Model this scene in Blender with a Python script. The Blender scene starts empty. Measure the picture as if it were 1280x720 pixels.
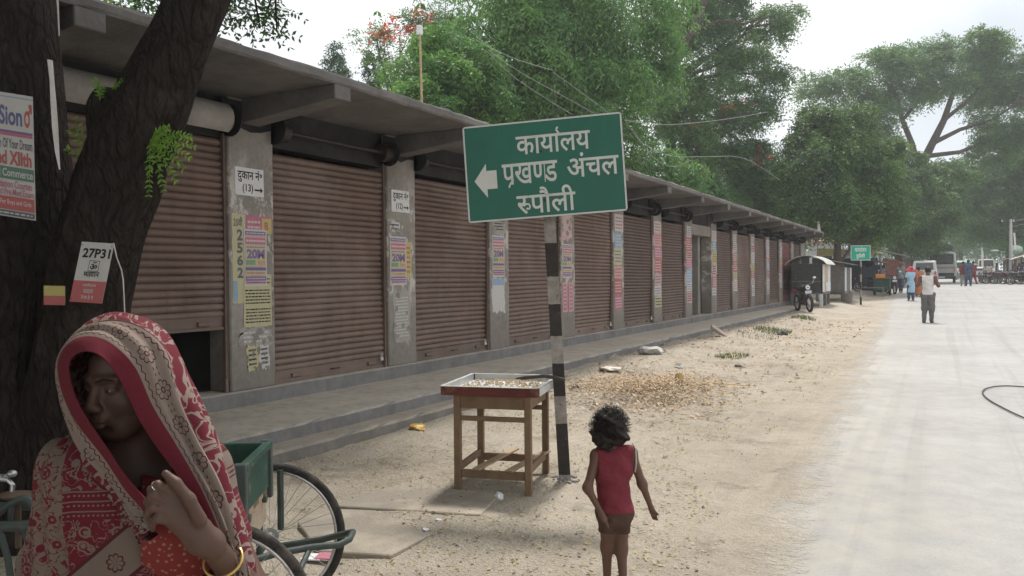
import bpy, bmesh, math, random
import numpy as np
from mathutils import Vector, Matrix
random.seed(7)
RNG = np.random.default_rng(11)
PI = math.pi
R = math.radians
S = bpy.context.scene
COL = S.collection

# ---------------------------------------------------------------- camera
CAM_H = 1.45
HAZE_D = 0.0012
YAW, PITCH, ROLL, FPX = R(29.25), R(0.8), R(0.5), 1000.0
FWD = Vector((-math.sin(YAW) * math.cos(PITCH), math.cos(YAW) * math.cos(PITCH), -math.sin(PITCH)))
RT0 = Vector((math.cos(YAW), math.sin(YAW), 0))
UP0 = RT0.cross(FWD)
RT = RT0 * math.cos(ROLL) - UP0 * math.sin(ROLL)
UP = RT0 * math.sin(ROLL) + UP0 * math.cos(ROLL)
CAM = Vector((0, 0, CAM_H))
cam_d = bpy.data.cameras.new('camera')
cam_d.lens = 36 * FPX / 1280
cam_d.sensor_width = 36
cam_d.clip_start = 0.05
cam_d.clip_end = 2000
cam = bpy.data.objects.new('camera', cam_d)
COL.objects.link(cam)
mw = Matrix.Identity(4)
for i in range(3):
    mw[i][0] = RT[i]; mw[i][1] = UP[i]; mw[i][2] = -FWD[i]; mw[i][3] = CAM[i]
cam.matrix_world = mw
S.camera = cam


def P(px, py, z):
    """survey helper: point seen at photo pixel (1280x720) at depth z metres"""
    return CAM + FWD * z + RT * ((px - 640) / FPX * z) + UP * ((360 - py) / FPX * z)


# ---------------------------------------------------------------- world and sun
SUN_EL, SUN_AZ = R(64), R(-14)      # azimuth clockwise from +Y
W = bpy.data.worlds.new('World')
S.world = W
W.use_nodes = True
nt = W.node_tree
nt.nodes.clear()
sky = nt.nodes.new('ShaderNodeTexSky')
sky.sky_type = 'NISHITA'
sky.sun_disc = False
sky.sun_elevation = SUN_EL
sky.sun_rotation = SUN_AZ
sky.dust_density = 4
bg1 = nt.nodes.new('ShaderNodeBackground'); bg1.inputs[1].default_value = 0.09
nt.links.new(sky.outputs[0], bg1.inputs[0])
bg2 = nt.nodes.new('ShaderNodeBackground'); bg2.inputs[1].default_value = 0.98
tc = nt.nodes.new('ShaderNodeTexCoord')
cn = nt.nodes.new('ShaderNodeTexNoise'); cn.inputs['Scale'].default_value = 2.2; cn.inputs['Detail'].default_value = 5
nt.links.new(tc.outputs['Generated'], cn.inputs['Vector'])
cr = nt.nodes.new('ShaderNodeValToRGB')
cr.color_ramp.elements[0].position = 0.36; cr.color_ramp.elements[0].color = (0.60, 0.65, 0.70, 1)
cr.color_ramp.elements[1].position = 0.56; cr.color_ramp.elements[1].color = (1.0, 1.0, 1.0, 1)
nt.links.new(cn.outputs[0], cr.inputs[0]); nt.links.new(cr.outputs[0], bg2.inputs[0])
mx = nt.nodes.new('ShaderNodeMixShader'); mx.inputs[0].default_value = 0.9
nt.links.new(bg1.outputs[0], mx.inputs[1]); nt.links.new(bg2.outputs[0], mx.inputs[2])
wo = nt.nodes.new('ShaderNodeOutputWorld'); nt.links.new(mx.outputs[0], wo.inputs[0])
sl = bpy.data.lights.new('sun', 'SUN')
sl.energy = 2.9; sl.angle = R(8); sl.color = (1, .965, .91)
so = bpy.data.objects.new('sun', sl); COL.objects.link(so)
so.location = (0, 0, 40)
sd = Vector((math.sin(SUN_AZ) * math.cos(SUN_EL), math.cos(SUN_AZ) * math.cos(SUN_EL), math.sin(SUN_EL)))
so.rotation_euler = (-sd).to_track_quat('-Z', 'Y').to_euler()
S.view_settings.view_transform = 'Standard'
S.view_settings.look = 'None'
S.view_settings.exposure = 0.5
S.view_settings.gamma = 1
try:
    S.cycles.volume_step_rate = 4
    S.cycles.volume_max_steps = 64
    S.cycles.max_bounces = 7
    S.cycles.transparent_max_bounces = 8
    S.cycles.volume_bounces = 0
except Exception:
    pass


# ---------------------------------------------------------------- node helper
class NB:
    def __init__(s, name):
        s.m = bpy.data.materials.new(name)
        s.m.use_nodes = True
        s.t = s.m.node_tree
        s.b = s.t.nodes['Principled BSDF']
        s._co = None

    def n(s, kind, **kw):
        x = s.t.nodes.new(kind)
        for k, v in kw.items():
            setattr(x, k, v)
        return x

    def put(s, sock, v):
        if isinstance(v, (int, float)):
            sock.default_value = v
        elif isinstance(v, (tuple, list)):
            if len(v) == 3 and len(sock.default_value) == 4:
                v = tuple(v) + (1,)
            sock.default_value = v
        else:
            s.t.links.new(v, sock)

    def co(s, which='Object'):
        if s._co is None:
            s._co = s.n('ShaderNodeTexCoord')
        return s._co.outputs[which]

    def pos(s):
        return s.n('ShaderNodeNewGeometry').outputs['Position']

    def xyz(s, v):
        x = s.n('ShaderNodeSeparateXYZ'); s.put(x.inputs[0], v)
        return x.outputs[0], x.outputs[1], x.outputs[2]

    def vec(s, x, y, z):
        c = s.n('ShaderNodeCombineXYZ')
        for i, a in enumerate((x, y, z)):
            s.put(c.inputs[i], a)
        return c.outputs[0]

    def ma(s, op, a, b=0.0, c=0.0, clamp=False):
        x = s.n('ShaderNodeMath', operation=op, use_clamp=clamp)
        s.put(x.inputs[0], a); s.put(x.inputs[1], b); s.put(x.inputs[2], c)
        return x.outputs[0]

    def map(s, v, a, b, c=0.0, d=1.0):
        x = s.n('ShaderNodeMapRange')
        s.put(x.inputs[0], v); s.put(x.inputs[1], a); s.put(x.inputs[2], b); s.put(x.inputs[3], c); s.put(x.inputs[4], d)
        return x.outputs[0]

    def scale(s, v, k):
        x = s.n('ShaderNodeVectorMath', operation='MULTIPLY')
        s.put(x.inputs[0], v); x.inputs[1].default_value = k
        return x.outputs[0]

    def noise(s, sc, v=None, det=4, rough=.55, dist=0):
        x = s.n('ShaderNodeTexNoise')
        s.put(x.inputs['Vector'], v if v is not None else s.co())
        x.inputs['Scale'].default_value = sc; x.inputs['Detail'].default_value = det
        x.inputs['Roughness'].default_value = rough; x.inputs['Distortion'].default_value = dist
        return x.outputs[0]

    def vor(s, sc, v=None, feat='F1'):
        x = s.n('ShaderNodeTexVoronoi', feature=feat)
        s.put(x.inputs['Vector'], v if v is not None else s.co())
        x.inputs['Scale'].default_value = sc
        return x.outputs[0]

    def mix(s, f, a, b, mode='MIX'):
        x = s.n('ShaderNodeMix', data_type='RGBA', blend_type=mode)
        s.put(x.inputs['Factor'], f); s.put(x.inputs[6], a); s.put(x.inputs[7], b)
        return x.outputs[2]

    def bump(s, h, st=.3, d=.01):
        x = s.n('ShaderNodeBump'); x.inputs['Strength'].default_value = st; x.inputs['Distance'].default_value = d
        s.put(x.inputs['Height'], h)
        s.t.links.new(x.outputs[0], s.b.inputs['Normal'])

    def out(s, col, rough=.8, metal=0, spec=.3):
        s.put(s.b.inputs['Base Color'], col); s.put(s.b.inputs['Roughness'], rough)
        s.put(s.b.inputs['Metallic'], metal); s.put(s.b.inputs['Specular IOR Level'], spec)
        return s.m


def mul(c, k):
    return tuple(min(1, x * k) for x in c)


def MAT(name, col, rough=.75, var=.22, sc=6, bump=.25, bsc=60, metal=0, dirt=None, dsc=3, dlo=.5, dhi=.7, spec=.3, coords='Object', rnd=0.0):
    """general weathered surface: base colour, tone variation, optional dirt patches, fine relief"""
    b = NB(name)
    v = b.pos() if coords == 'World' else b.co(coords)
    n1 = b.noise(sc, v, 5)
    n2 = b.noise(sc * 7.3, v, 3)
    f = b.ma('ADD', b.ma('MULTIPLY', n1, .65), b.ma('MULTIPLY', n2, .35))
    c = b.mix(b.map(f, .3, .7), mul(col, 1 - var), mul(col, 1 + var))
    if dirt:
        d = b.noise(dsc, v, 6, .65)
        c = b.mix(b.map(d, dlo, dhi, 0, .85), c, dirt)
    if rnd:
        oi = b.n('ShaderNodeObjectInfo')
        c = b.mix(1.0, c, b.vec(*[b.map(oi.outputs['Random'], 0, 1, 1 - rnd, 1 + rnd)] * 3), 'MULTIPLY')
    if bump:
        b.bump(b.ma('ADD', b.noise(bsc, v, 4), b.ma('MULTIPLY', n1, .5)), bump, .01)
    rr = b.map(n2, .2, .8, max(.05, rough - .1), min(1, rough + .1))
    return b.out(c, rr, metal, spec)


# ---------------------------------------------------------------- object helpers
BASE = {}


def thing(name, label, cat, loc=(0, 0, 0), group=None):
    o = bpy.data.objects.new(name, None)
    o.empty_display_size = .2
    COL.objects.link(o); o.location = loc
    o['label'] = label; o['category'] = cat
    if group: o['group'] = group
    BASE[o.name] = Vector(loc)
    return o


def tag(o, label=None, cat=None, group=None, kind=None):
    if label: o['label'] = label
    if cat: o['category'] = cat
    if group: o['group'] = group
    if kind: o['kind'] = kind
    return o


def link_mesh(name, me, parent=None, loc=None):
    o = bpy.data.objects.new(name, me)
    COL.objects.link(o)
    if parent is not None:
        o.parent = parent
        BASE[o.name] = BASE[parent.name]
    else:
        o.location = loc or (0, 0, 0)
        BASE[o.name] = Vector(loc or (0, 0, 0))
    return o


def np_mesh(name, V, F, mats, mi=None, smooth=False, parent=None, loc=None, uv=None):
    """V (n,3) world coords, F (m,k) equal-sized faces -> one mesh object"""
    base = BASE[parent.name] if parent is not None else Vector(loc or (0, 0, 0))
    V = np.asarray(V, dtype=np.float32) - np.array(base, dtype=np.float32)
    F = np.asarray(F, dtype=np.int32)
    me = bpy.data.meshes.new(name)
    k = F.shape[1]
    me.vertices.add(len(V)); me.vertices.foreach_set('co', V.ravel())
    me.loops.add(F.size); me.loops.foreach_set('vertex_index', F.ravel())
    me.polygons.add(len(F)); me.polygons.foreach_set('loop_start', np.arange(0, F.size, k, dtype=np.int32))
    if not isinstance(mats, (list, tuple)): mats = [mats]
    for m in mats: me.materials.append(m)
    if mi is not None: me.polygons.foreach_set('material_index', np.asarray(mi, dtype=np.int32))
    me.update(calc_edges=True)
    me.polygons.foreach_set('use_smooth', np.full(len(F), smooth))
    if uv is not None:
        l = me.uv_layers.new(name='UVMap')
        l.data.foreach_set('uv', np.asarray(uv, dtype=np.float32)[F.ravel()].ravel())
    return link_mesh(name, me, parent, loc)


class MB:
    """collects shapes in world coordinates; build() links them as ONE mesh object"""
    def __init__(s):
        s.v = []; s.f = []; s.mi = []; s.cur = 0

    def m(s, i):
        s.cur = i; return s

    def add(s, vs, fs):
        o = len(s.v)
        s.v.extend(Vector(p) for p in vs)
        for f in fs:
            s.f.append(tuple(i + o for i in f)); s.mi.append(s.cur)
        return s

    def box(s, c, sz, rot=None):
        hx, hy, hz = sz[0] / 2, sz[1] / 2, sz[2] / 2
        vs = [Vector((x, y, z)) for x in (-hx, hx) for y in (-hy, hy) for z in (-hz, hz)]
        if rot is not None: vs = [rot @ p for p in vs]
        c = Vector(c)
        return s.add([p + c for p in vs], [(0, 1, 3, 2), (4, 6, 7, 5), (0, 4, 5, 1), (2, 3, 7, 6), (0, 2, 6, 4), (1, 5, 7, 3)])

    def bb(s, x0, x1, y0, y1, z0, z1):
        return s.box(((x0 + x1) / 2, (y0 + y1) / 2, (z0 + z1) / 2), (abs(x1 - x0), abs(y1 - y0), abs(z1 - z0)))

    def bevbox(s, c, sz, bv=.01, rot=None):
        """box with chamfered vertical and horizontal edges (rounded profile)"""
        hx, hy, hz = sz[0] / 2, sz[1] / 2, sz[2] / 2
        rings = []
        for z, k in ((-hz, bv), (-hz + bv, 0), (hz - bv, 0), (hz, bv)):
            a, b = hx - k, hy - k
            rings.append([Vector((x, y, z)) for x, y in ((-a + bv, -b), (a - bv, -b), (a, -b + bv), (a, b - bv), (a - bv, b), (-a + bv, b), (-a, b - bv), (-a, -b + bv))])
        c = Vector(c)
        rings = [[((rot @ p) if rot is not None else p) + c for p in r] for r in rings]
        return s.loft(rings, caps=True)

    def loft(s, rings, closed=True, caps=True):
        n = len(rings[0]); vs = [p for r in rings for p in r]; fs = []
        for i in range(len(rings) - 1):
            for j in range(n if closed else n - 1):
                a = i * n + j; b = i * n + (j + 1) % n
                fs.append((a, b, b + n, a + n))
        if caps and closed:
            fs.append(tuple(range(n - 1, -1, -1))); fs.append(tuple((len(rings) - 1) * n + k for k in range(n)))
        return s.add(vs, fs)

    def tube(s, pts, r, n=8, caps=True, flat=1.0):
        pts = [Vector(p) for p in pts]
        rs = r if isinstance(r, (list, tuple)) else [r] * len(pts)
        rings = []; ref = None
        for i, p in enumerate(pts):
            d = (pts[min(i + 1, len(pts) - 1)] - pts[max(i - 1, 0)])
            if d.length < 1e-9: d = Vector((0, 0, 1))
            d.normalize()
            if ref is None:
                ref = Vector((0, 0, 1)) if abs(d.z) < .9 else Vector((1, 0, 0))
            u = d.cross(ref)
            if u.length < 1e-5: u = d.orthogonal()
            u.normalize(); w = u.cross(d).normalized(); ref = w
            rings.append([p + (u * math.cos(2 * PI * k / n) + w * math.sin(2 * PI * k / n) * flat) * rs[i] for k in range(n)])
        return s.loft(rings, caps=caps)

    def bar(s, a, b, w, h, up=(0, 0, 1)):
        """square bar from a to b"""
        a = Vector(a); b = Vector(b); d = (b - a); L = d.length; d.normalize()
        u = d.cross(Vector(up))
        if u.length < 1e-4: u = d.orthogonal()
        u.normalize(); w2 = u.cross(d)
        rot = Matrix((u, w2, d)).transposed()
        return s.box((a + b) / 2, (w, h, L), rot)

    def cyl(s, c, ax, r, h, n=20, r2=None):
        ax = Vector(ax).normalized(); c = Vector(c)
        return s.tube([c - ax * h / 2, c + ax * h / 2], [r, r if r2 is None else r2], n)

    def ell(s, c, rad, n=12, m=8, rot=None):
        c = Vector(c); rings = []
        for i in range(m + 1):
            t = PI * (i + .02) / (m + .04)
            rg = []
            for k in range(n):
                p = Vector((rad[0] * math.sin(t) * math.cos(2 * PI * k / n), rad[1] * math.sin(t) * math.sin(2 * PI * k / n), -rad[2] * math.cos(t)))
                rg.append(c + ((rot @ p) if rot is not None else p))
            rings.append(rg)
        return s.loft(rings)

    def prism(s, poly, o, u, w, d, t):
        """2-D polygon poly placed at o with axes u, w, extruded t along d"""
        o = Vector(o); u = Vector(u); w = Vector(w); d = Vector(d)
        a = [o + u * p[0] + w * p[1] for p in poly]
        return s.loft([a, [p + d * t for p in a]])

    def torus(s, c, ax, r, rt, n=40, m=8, a0=0, a1=2 * PI):
        ax = Vector(ax).normalized(); u = ax.orthogonal().normalized(); w = ax.cross(u); c = Vector(c)
        full = abs(a1 - a0 - 2 * PI) < 1e-6
        rings = []
        for i in range(n if full else n + 1):
            a = a0 + (a1 - a0) * i / n
            d = u * math.cos(a) + w * math.sin(a)
            rings.append([c + d * (r + rt * math.cos(2 * PI * k / m)) + ax * rt * math.sin(2 * PI * k / m) for k in range(m)])
        if full: rings.append(rings[0])
        return s.loft(rings, caps=not full)

    def build(s, name, mats, parent=None, loc=None, smooth=False, bevel=0):
        base = BASE[parent.name] if parent is not None else Vector(loc or (0, 0, 0))
        me = bpy.data.meshes.new(name)
        me.from_pydata([tuple(p - base) for p in s.v], [], s.f)
        if not isinstance(mats, (list, tuple)): mats = [mats]
        for m in mats: me.materials.append(m)
        if any(s.mi): me.polygons.foreach_set('material_index', s.mi)
        bm = bmesh.new(); bm.from_mesh(me)
        if bevel:
            bmesh.ops.remove_doubles(bm, verts=bm.verts, dist=1e-5)
            bmesh.ops.bevel(bm, geom=list(bm.edges), offset=bevel, segments=1, affect='EDGES', clamp_overlap=True)
        bmesh.ops.recalc_face_normals(bm, faces=bm.faces)
        bm.to_mesh(me); bm.free()
        if smooth:
            me.polygons.foreach_set('use_smooth', [True] * len(me.polygons))
            try:
                me.set_sharp_from_angle(angle=R(40))
            except Exception:
                pass
        return link_mesh(name, me, parent, loc)


def copy_thing(root, loc=None, rz=None, label=None, group=None, name=None):
    r = root.copy(); COL.objects.link(r)
    if loc is not None: r.location = loc
    if rz is not None: r.rotation_euler = (0, 0, rz)
    if label: r['label'] = label
    if group: r['group'] = group
    if name: r.name = name
    def rec(a, b):
        for ch in list(a.children):
            c = ch.copy(); COL.objects.link(c); c.parent = b
            rec(ch, c)
    rec(root, r)
    return r


def vn(x, y, s=0):
    """smooth 2-D value noise 0..1"""
    x = np.asarray(x, float); y = np.asarray(y, float)
    xi = np.floor(x); yi = np.floor(y); xf = x - xi; yf = y - yi
    def h(a, b):
        v = np.sin(a * 127.1 + b * 311.7 + s * 74.7) * 43758.5453
        return v - np.floor(v)
    u = xf * xf * (3 - 2 * xf); w = yf * yf * (3 - 2 * yf)
    return (h(xi, yi) * (1 - u) + h(xi + 1, yi) * u) * (1 - w) + (h(xi, yi + 1) * (1 - u) + h(xi + 1, yi + 1) * u) * w


def sm(a, b, x):
    t = np.clip((np.asarray(x, float) - a) / (b - a), 0, 1)
    return t * t * (3 - 2 * t)


def gmac(x, y):
    """broad ground height"""
    d = np.hypot(x, y)
    return .62 * sm(26, 62, d) + .0 * x


def road_l(y):
    return -(1.0 + .055 * np.clip(y, 0, 26) + .03 * np.sin(np.asarray(y) * .9) + .02 * np.sin(np.asarray(y) * 2.3 + 1)) - .02 * np.clip(np.asarray(y) - 26, 0, 60)


ROAD_R = 7.4


def gz(x, y):
    x = np.asarray(x, float); y = np.asarray(y, float)
    g = gmac(x, y)
    el = np.clip((road_l(y) + .05 - x) / .9, 0, 1)       # 0 at the road edge, 1 inside the verge
    er = np.clip((x - ROAD_R) / .6, 0, 1)
    e = np.maximum(el, er)
    micro = (.035 * (vn(x * .9, y * .9, 1) - .5) + .03 * (vn(x * 2.7, y * 2.7, 2) - .5) + .014 * (vn(x * 8, y * 8, 3) - .5) + .007 * (vn(x * 21, y * 21, 9) - .5))
    g = g + e * micro - .02 * (1 - e) * sm(0, .12, np.maximum(x - road_l(y) - .04, 0))
    g = g + .11 * sm(6.5, 12, y) * sm(-3.7, -4.5, x)
    # low heap of rubble at the foot of the step
    g = g + .10 * np.exp(-((x + 3.75) / .45) ** 2 - ((y - 8.6) / .9) ** 2)
    return g


def G(x, y):
    return float(gz(x, y))


def ground_at(px, py):
    """ground point seen at photo pixel"""
    d = FWD + RT * ((px - 640) / FPX) + UP * ((360 - py) / FPX)
    t = 2.0
    for _ in range(4000):
        q = CAM + d * t
        if q.z <= G(q.x, q.y): break
        t += .01 + .002 * t
    q = CAM + d * t
    return Vector((q.x, q.y, G(q.x, q.y)))


# ---------------------------------------------------------------- materials
CONC = MAT('old_concrete', (.30, .275, .25), .9, .25, 2.5, .5, 45, dirt=(.17, .15, .13), dsc=1.3, dlo=.48, dhi=.75)
CONC_D = MAT('soot_stained_concrete', (.22, .21, .20), .92, .25, 1.6, .4, 40, dirt=(.08, .075, .07), dsc=.9, dlo=.42, dhi=.7)
PLAST = MAT('grey_cement_plaster', (.25, .225, .20), .92, .22, 2.2, .35, 50, dirt=(.38, .35, .31), dsc=3.5, dlo=.56, dhi=.72)
def dusty_top_shaded_side(name, side, top):
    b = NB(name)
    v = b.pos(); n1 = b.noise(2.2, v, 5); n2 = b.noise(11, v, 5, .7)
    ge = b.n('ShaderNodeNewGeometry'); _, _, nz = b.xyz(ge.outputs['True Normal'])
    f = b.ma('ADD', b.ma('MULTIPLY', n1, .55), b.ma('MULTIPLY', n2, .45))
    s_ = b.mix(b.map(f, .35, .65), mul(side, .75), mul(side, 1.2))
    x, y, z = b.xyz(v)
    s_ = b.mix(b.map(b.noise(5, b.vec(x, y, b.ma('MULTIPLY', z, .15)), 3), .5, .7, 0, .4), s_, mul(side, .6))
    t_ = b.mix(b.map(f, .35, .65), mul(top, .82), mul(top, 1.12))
    k = b.ma('MULTIPLY', b.map(nz, .5, .9), b.map(n2, .25, .5, .6, 1))  # dust lightens the top; riser shade is painted into the darker sides
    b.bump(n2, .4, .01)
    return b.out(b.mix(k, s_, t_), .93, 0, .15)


STEPM = dusty_top_shaded_side('cement_dusty_top_shaded_riser', (.205, .20, .195), (.47, .42, .35))
STEP2 = dusty_top_shaded_side('rough_step_dirt_top_shaded_riser', (.215, .20, .18), (.36, .315, .26))
FLOORC = MAT('dusty_cement_floor', (.40, .36, .31), .93, .16, 1.4, .3, 60, dirt=(.27, .245, .22), dsc=.8, dlo=.5, dhi=.75)
DARKIN = MAT('dark_interior_plaster', (.07, .065, .06), .95, .2, 2)
SOOT = MAT('black_grease_and_soot', (.022, .021, .022), .85, .3, 8)
IRON = MAT('dark_iron', (.05, .045, .042), .55, .3, 12, .2, 90, metal=.6, dirt=(.10, .06, .045), dsc=8)
PAPER_W = MAT('white_paper', (.50, .48, .46), .85, .08, 20, .1, 120, dirt=(.5, .46, .42), dsc=14, dlo=.55, dhi=.8)
BLK = MAT('black_print', (.02, .02, .025), .8, .1, 30, 0)


def flat(name, c, rough=.7, **k):
    if name.endswith(('_print', '_paper')): c = tuple(x * .55 + y * .30 for x, y in zip(c, (.36, .33, .30)))
    return MAT(name, c, rough, .1, 15, .1, 100, **k)


INK = {'k': BLK, 'r': flat('red_print', (.55, .035, .05)), 'b': flat('blue_print', (.05, .07, .33)), 'p': flat('purple_print', (.16, .06, .33)),
       'y': flat('yellow_paper', (.62, .52, .10)), 'g': flat('green_print', (.10, .36, .14)), 'w': PAPER_W, 'o': flat('orange_print', (.75, .26, .12)),
       's': flat('pink_paper', (.72, .40, .40)), 'c': flat('pale_blue_print', (.25, .45, .68)), 'l': flat('pale_yellow_paper', (.62, .58, .30)),
       'n': flat('navy_print', (.03, .04, .10)), 'd': flat('dark_green_print', (.02, .18, .13)), 'm': flat('magenta_print', (.60, .10, .22))}


def shutter_mat(name, col):
    b = NB(name)
    v = b.pos()
    x, y, z = b.xyz(v)
    n1 = b.noise(1.3, b.vec(x, y, b.ma('MULTIPLY', z, 2.2)), 5)
    st = b.noise(9, b.vec(x, y, b.ma('MULTIPLY', z, .12)), 4)          # runs down
    sl_ = b.noise(3, b.vec(0.0, b.ma('MULTIPLY', y, .35), b.ma('MULTIPLY', z, 9)), 3)  # slat to slat
    c = b.mix(b.map(n1, .3, .7), mul(col, .8), mul(col, 1.2))
    c = b.mix(b.map(st, .48, .72, 0, .45), c, mul(col, .55))
    c = b.mix(b.map(sl_, .5, .75, 0, .35), c, (col[0] * 1.5, col[1] * 1.6, col[2] * 1.6))
    oj = b.n('ShaderNodeObjectInfo').outputs['Random']
    fade = b.map(b.noise(.9, b.vec(x, b.ma('ADD', y, b.ma('MULTIPLY', oj, 40.0)), z), 5, .65), .48, .66)
    c = b.mix(b.ma('MULTIPLY', fade, b.map(oj, 0, 1, .1, .5)), c, (.25, .20, .175))
    run = b.map(b.noise(26, b.vec(x, y, b.ma('MULTIPLY', z, .05)), 3), .62, .70)
    c = b.mix(b.ma('MULTIPLY', run, b.map(b.ma('FRACT', b.ma('MULTIPLY', oj, 7.3)), 0, 1, .1, .6)), c, (.10, .05, .032))
    dust = b.map(z, .3, 1.5, .5, 0)
    c = b.mix(b.ma('MULTIPLY', dust, b.noise(5, v, 4)), c, (.30, .245, .20))
    c = b.mix(b.map(b.noise(16, v, 5, .7), .63, .70, 0, .7), c, (.085, .045, .03))   # rust flecks
    oi = b.n('ShaderNodeObjectInfo')
    c = b.mix(1.0, c, b.vec(*[b.map(oi.outputs['Random'], 0, 1, .82, 1.18)] * 3), 'MULTIPLY')
    b.bump(b.noise(60, v, 4), .15, .004)
    return b.out(c, b.map(n1, .3, .7, .5, .7), .0, .35)


SHUT = shutter_mat('brown_shutter_paint', (.135, .088, .070))
SHUT_R = shutter_mat('red_shutter_paint', (.25, .085, .075))


def bark_mat(name, col, col2, k=1.0):
    b = NB(name)
    v = b.co(); x, y, z = b.xyz(v)
    w = b.noise(3 * k, v, 3)
    q = b.vec(b.ma('ADD', x, b.ma('MULTIPLY', w, .12)), b.ma('ADD', y, b.ma('MULTIPLY', w, .12)), b.ma('MULTIPLY', z, .28))
    ed = b.vor(17 * k, q, 'DISTANCE_TO_EDGE'); e2 = b.vor(42 * k, q, 'DISTANCE_TO_EDGE'); n = b.noise(9 * k, v, 6, .7)
    hgt = b.ma('ADD', b.map(ed, 0, .22), b.ma('ADD', b.ma('MULTIPLY', b.map(e2, 0, .25), .45), b.ma('MULTIPLY', n, .9)))
    c = b.mix(b.map(hgt, .5, 1.7), mul(col, .6), col)
    c = b.mix(b.map(b.noise(2.2 * k, v, 5, .7), .52, .68, 0, .7), c, col2)
    b.bump(hgt, .75, .025 / k)
    return b.out(c, .95, 0, .1)


# ground materials
def dirt_colour(b, v, x, y, z):
    n1 = b.noise(.55, v, 6, .6); n2 = b.noise(5, v, 6, .65); n3 = b.noise(34, v, 4, .7)
    f = b.ma('ADD', b.ma('MULTIPLY', n1, .5), b.ma('ADD', b.ma('MULTIPLY', n2, .3), b.ma('MULTIPLY', n3, .2)))
    c = b.mix(b.map(f, .36, .62), (.34, .29, .23), (.54, .475, .39))
    tr = b.noise(2.2, b.vec(b.ma('MULTIPLY', x, 3.2), b.ma('MULTIPLY', y, .35), 0.0), 4)   # wheel and broom tracks along the road
    c = b.mix(b.map(tr, .5, .7, 0, .45), c, (.53, .46, .365))
    c = b.mix(b.map(b.noise(1.6, v, 5, .7), .55, .66, 0, .65), c, (.24, .20, .155))
    c = b.mix(b.map(b.noise(75, v, 2, .6), .66, .72, 0, .8), c, (.16, .12, .085))
    c = b.mix(b.map(b.noise(95, b.vec(y, x, z), 2, .6), .68, .73, 0, .8), c, (.62, .56, .46))
    c = b.mix(b.map(b.vor(23, v), .10, .05, 0, .6), c, (.42, .34, .16))
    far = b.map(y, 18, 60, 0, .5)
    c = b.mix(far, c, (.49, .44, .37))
    # dust thins out to worn concrete along a fairly straight line
    d_ = b.ma('ADD', b.ma('SUBTRACT', x, b.ma('MULTIPLY_ADD', y, -.054, -.66)), b.map(b.noise(1.6, v, 6, .75), .3, .7, -.20, .20))
    r1 = b.noise(.5, v, 5); r2 = b.noise(4, v, 5, .65); r3 = b.noise(60, v, 3)
    f2 = b.ma('ADD', b.ma('MULTIPLY', r1, .5), b.ma('ADD', b.ma('MULTIPLY', r2, .3), b.ma('MULTIPLY', r3, .2)))
    rc = b.mix(b.map(f2, .36, .64), (.30, .294, .283), (.415, .408, .395))
    tr2 = b.noise(1.3, b.vec(b.ma('MULTIPLY', x, 2.2), b.ma('MULTIPLY', y, .06), 0.0), 4)
    rc = b.mix(b.map(tr2, .5, .68, 0, .4), rc, (.30, .295, .285))
    rc = b.mix(b.map(b.noise(80, v, 2), .64, .70, 0, .7), rc, (.24, .22, .20))
    tk = b.noise(2.4, b.vec(b.ma('MULTIPLY', b.ma('ADD', x, b.ma('MULTIPLY', y, .02)), 2.6), b.ma('MULTIPLY', y, .03), 3.0), 3)
    rc = b.mix(b.map(tk, .54, .62, 0, .28), rc, (.26, .25, .235))
    rc = b.mix(b.map(b.noise(1.7, v, 6, .8), .60, .66, 0, .3), rc, (.46, .41, .345))
    ed = b.map(d_, -.10, .20, 1, 0)
    film = b.map(d_, .1, 1.6, .5, 0)
    rc = b.mix(b.ma('MULTIPLY', film, b.map(r2, .3, .6)), rc, (.42, .375, .315))
    c = b.mix(ed, rc, c)
    hh = b.ma('ADD', b.ma('MULTIPLY', n2, 1.0), b.ma('ADD', n3, b.ma('MULTIPLY', b.noise(90, v, 3), .6)))
    hh = b.ma('ADD', hh, b.ma('MULTIPLY', b.noise(3.0, b.vec(b.ma('MULTIPLY', x, 5.0), b.ma('MULTIPLY', y, .6), 0.0), 4, .6), 1.3))
    hh = b.ma('MULTIPLY', hh, b.map(ed, 0, 1, .10, 1))
    b.bump(hh, 1.0, .03)
    return c, n2, n3


def dirt_mat():
    b = NB('sandy_dirt')
    v = b.pos(); x, y, z = b.xyz(v)
    c, n2, n3 = dirt_colour(b, v, x, y, z)
    return b.out(c, .93, 0, .15)


def road_mat():
    b = NB('dusty_pale_road')
    v = b.pos(); x, y, z = b.xyz(v)
    c, n2, n3 = dirt_colour(b, v, x, y, z)
    return b.out(c, .93, 0, .15)


DIRT = dirt_mat()
ROAD = road_mat()

# ---------------------------------------------------------------- ground and road
def axis(segs):
    a = [segs[0][0]]
    for lo, hi, st in segs:
        n = max(1, round((hi - lo) / st))
        a += [lo + (hi - lo) * (i + 1) / n for i in range(n)]
    return np.array(a)


gx = axis([(-300, -60, 30), (-60, -12, 4), (-12, -5.2, .4), (-5.2, -.6, .055), (-.6, 3, .3), (3, 14, 1), (14, 60, 6), (60, 300, 30)])
gy = axis([(-60, -4, 6), (-4, 1.5, .5), (1.5, 11, .055), (11, 26, .16), (26, 70, .9), (70, 200, 8), (200, 620, 60)])
X, Y = np.meshgrid(gx, gy, indexing='ij')
Vg = np.stack([X, Y, gz(X, Y)], -1).reshape(-1, 3)
nx, ny = len(gx), len(gy)
I = (np.arange(nx - 1)[:, None] * ny + np.arange(ny - 1)[None, :]).ravel()
g = np_mesh('ground', Vg, np.stack([I, I + ny, I + ny + 1, I + 1], -1), DIRT, smooth=True)
g['kind'] = 'structure'

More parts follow.
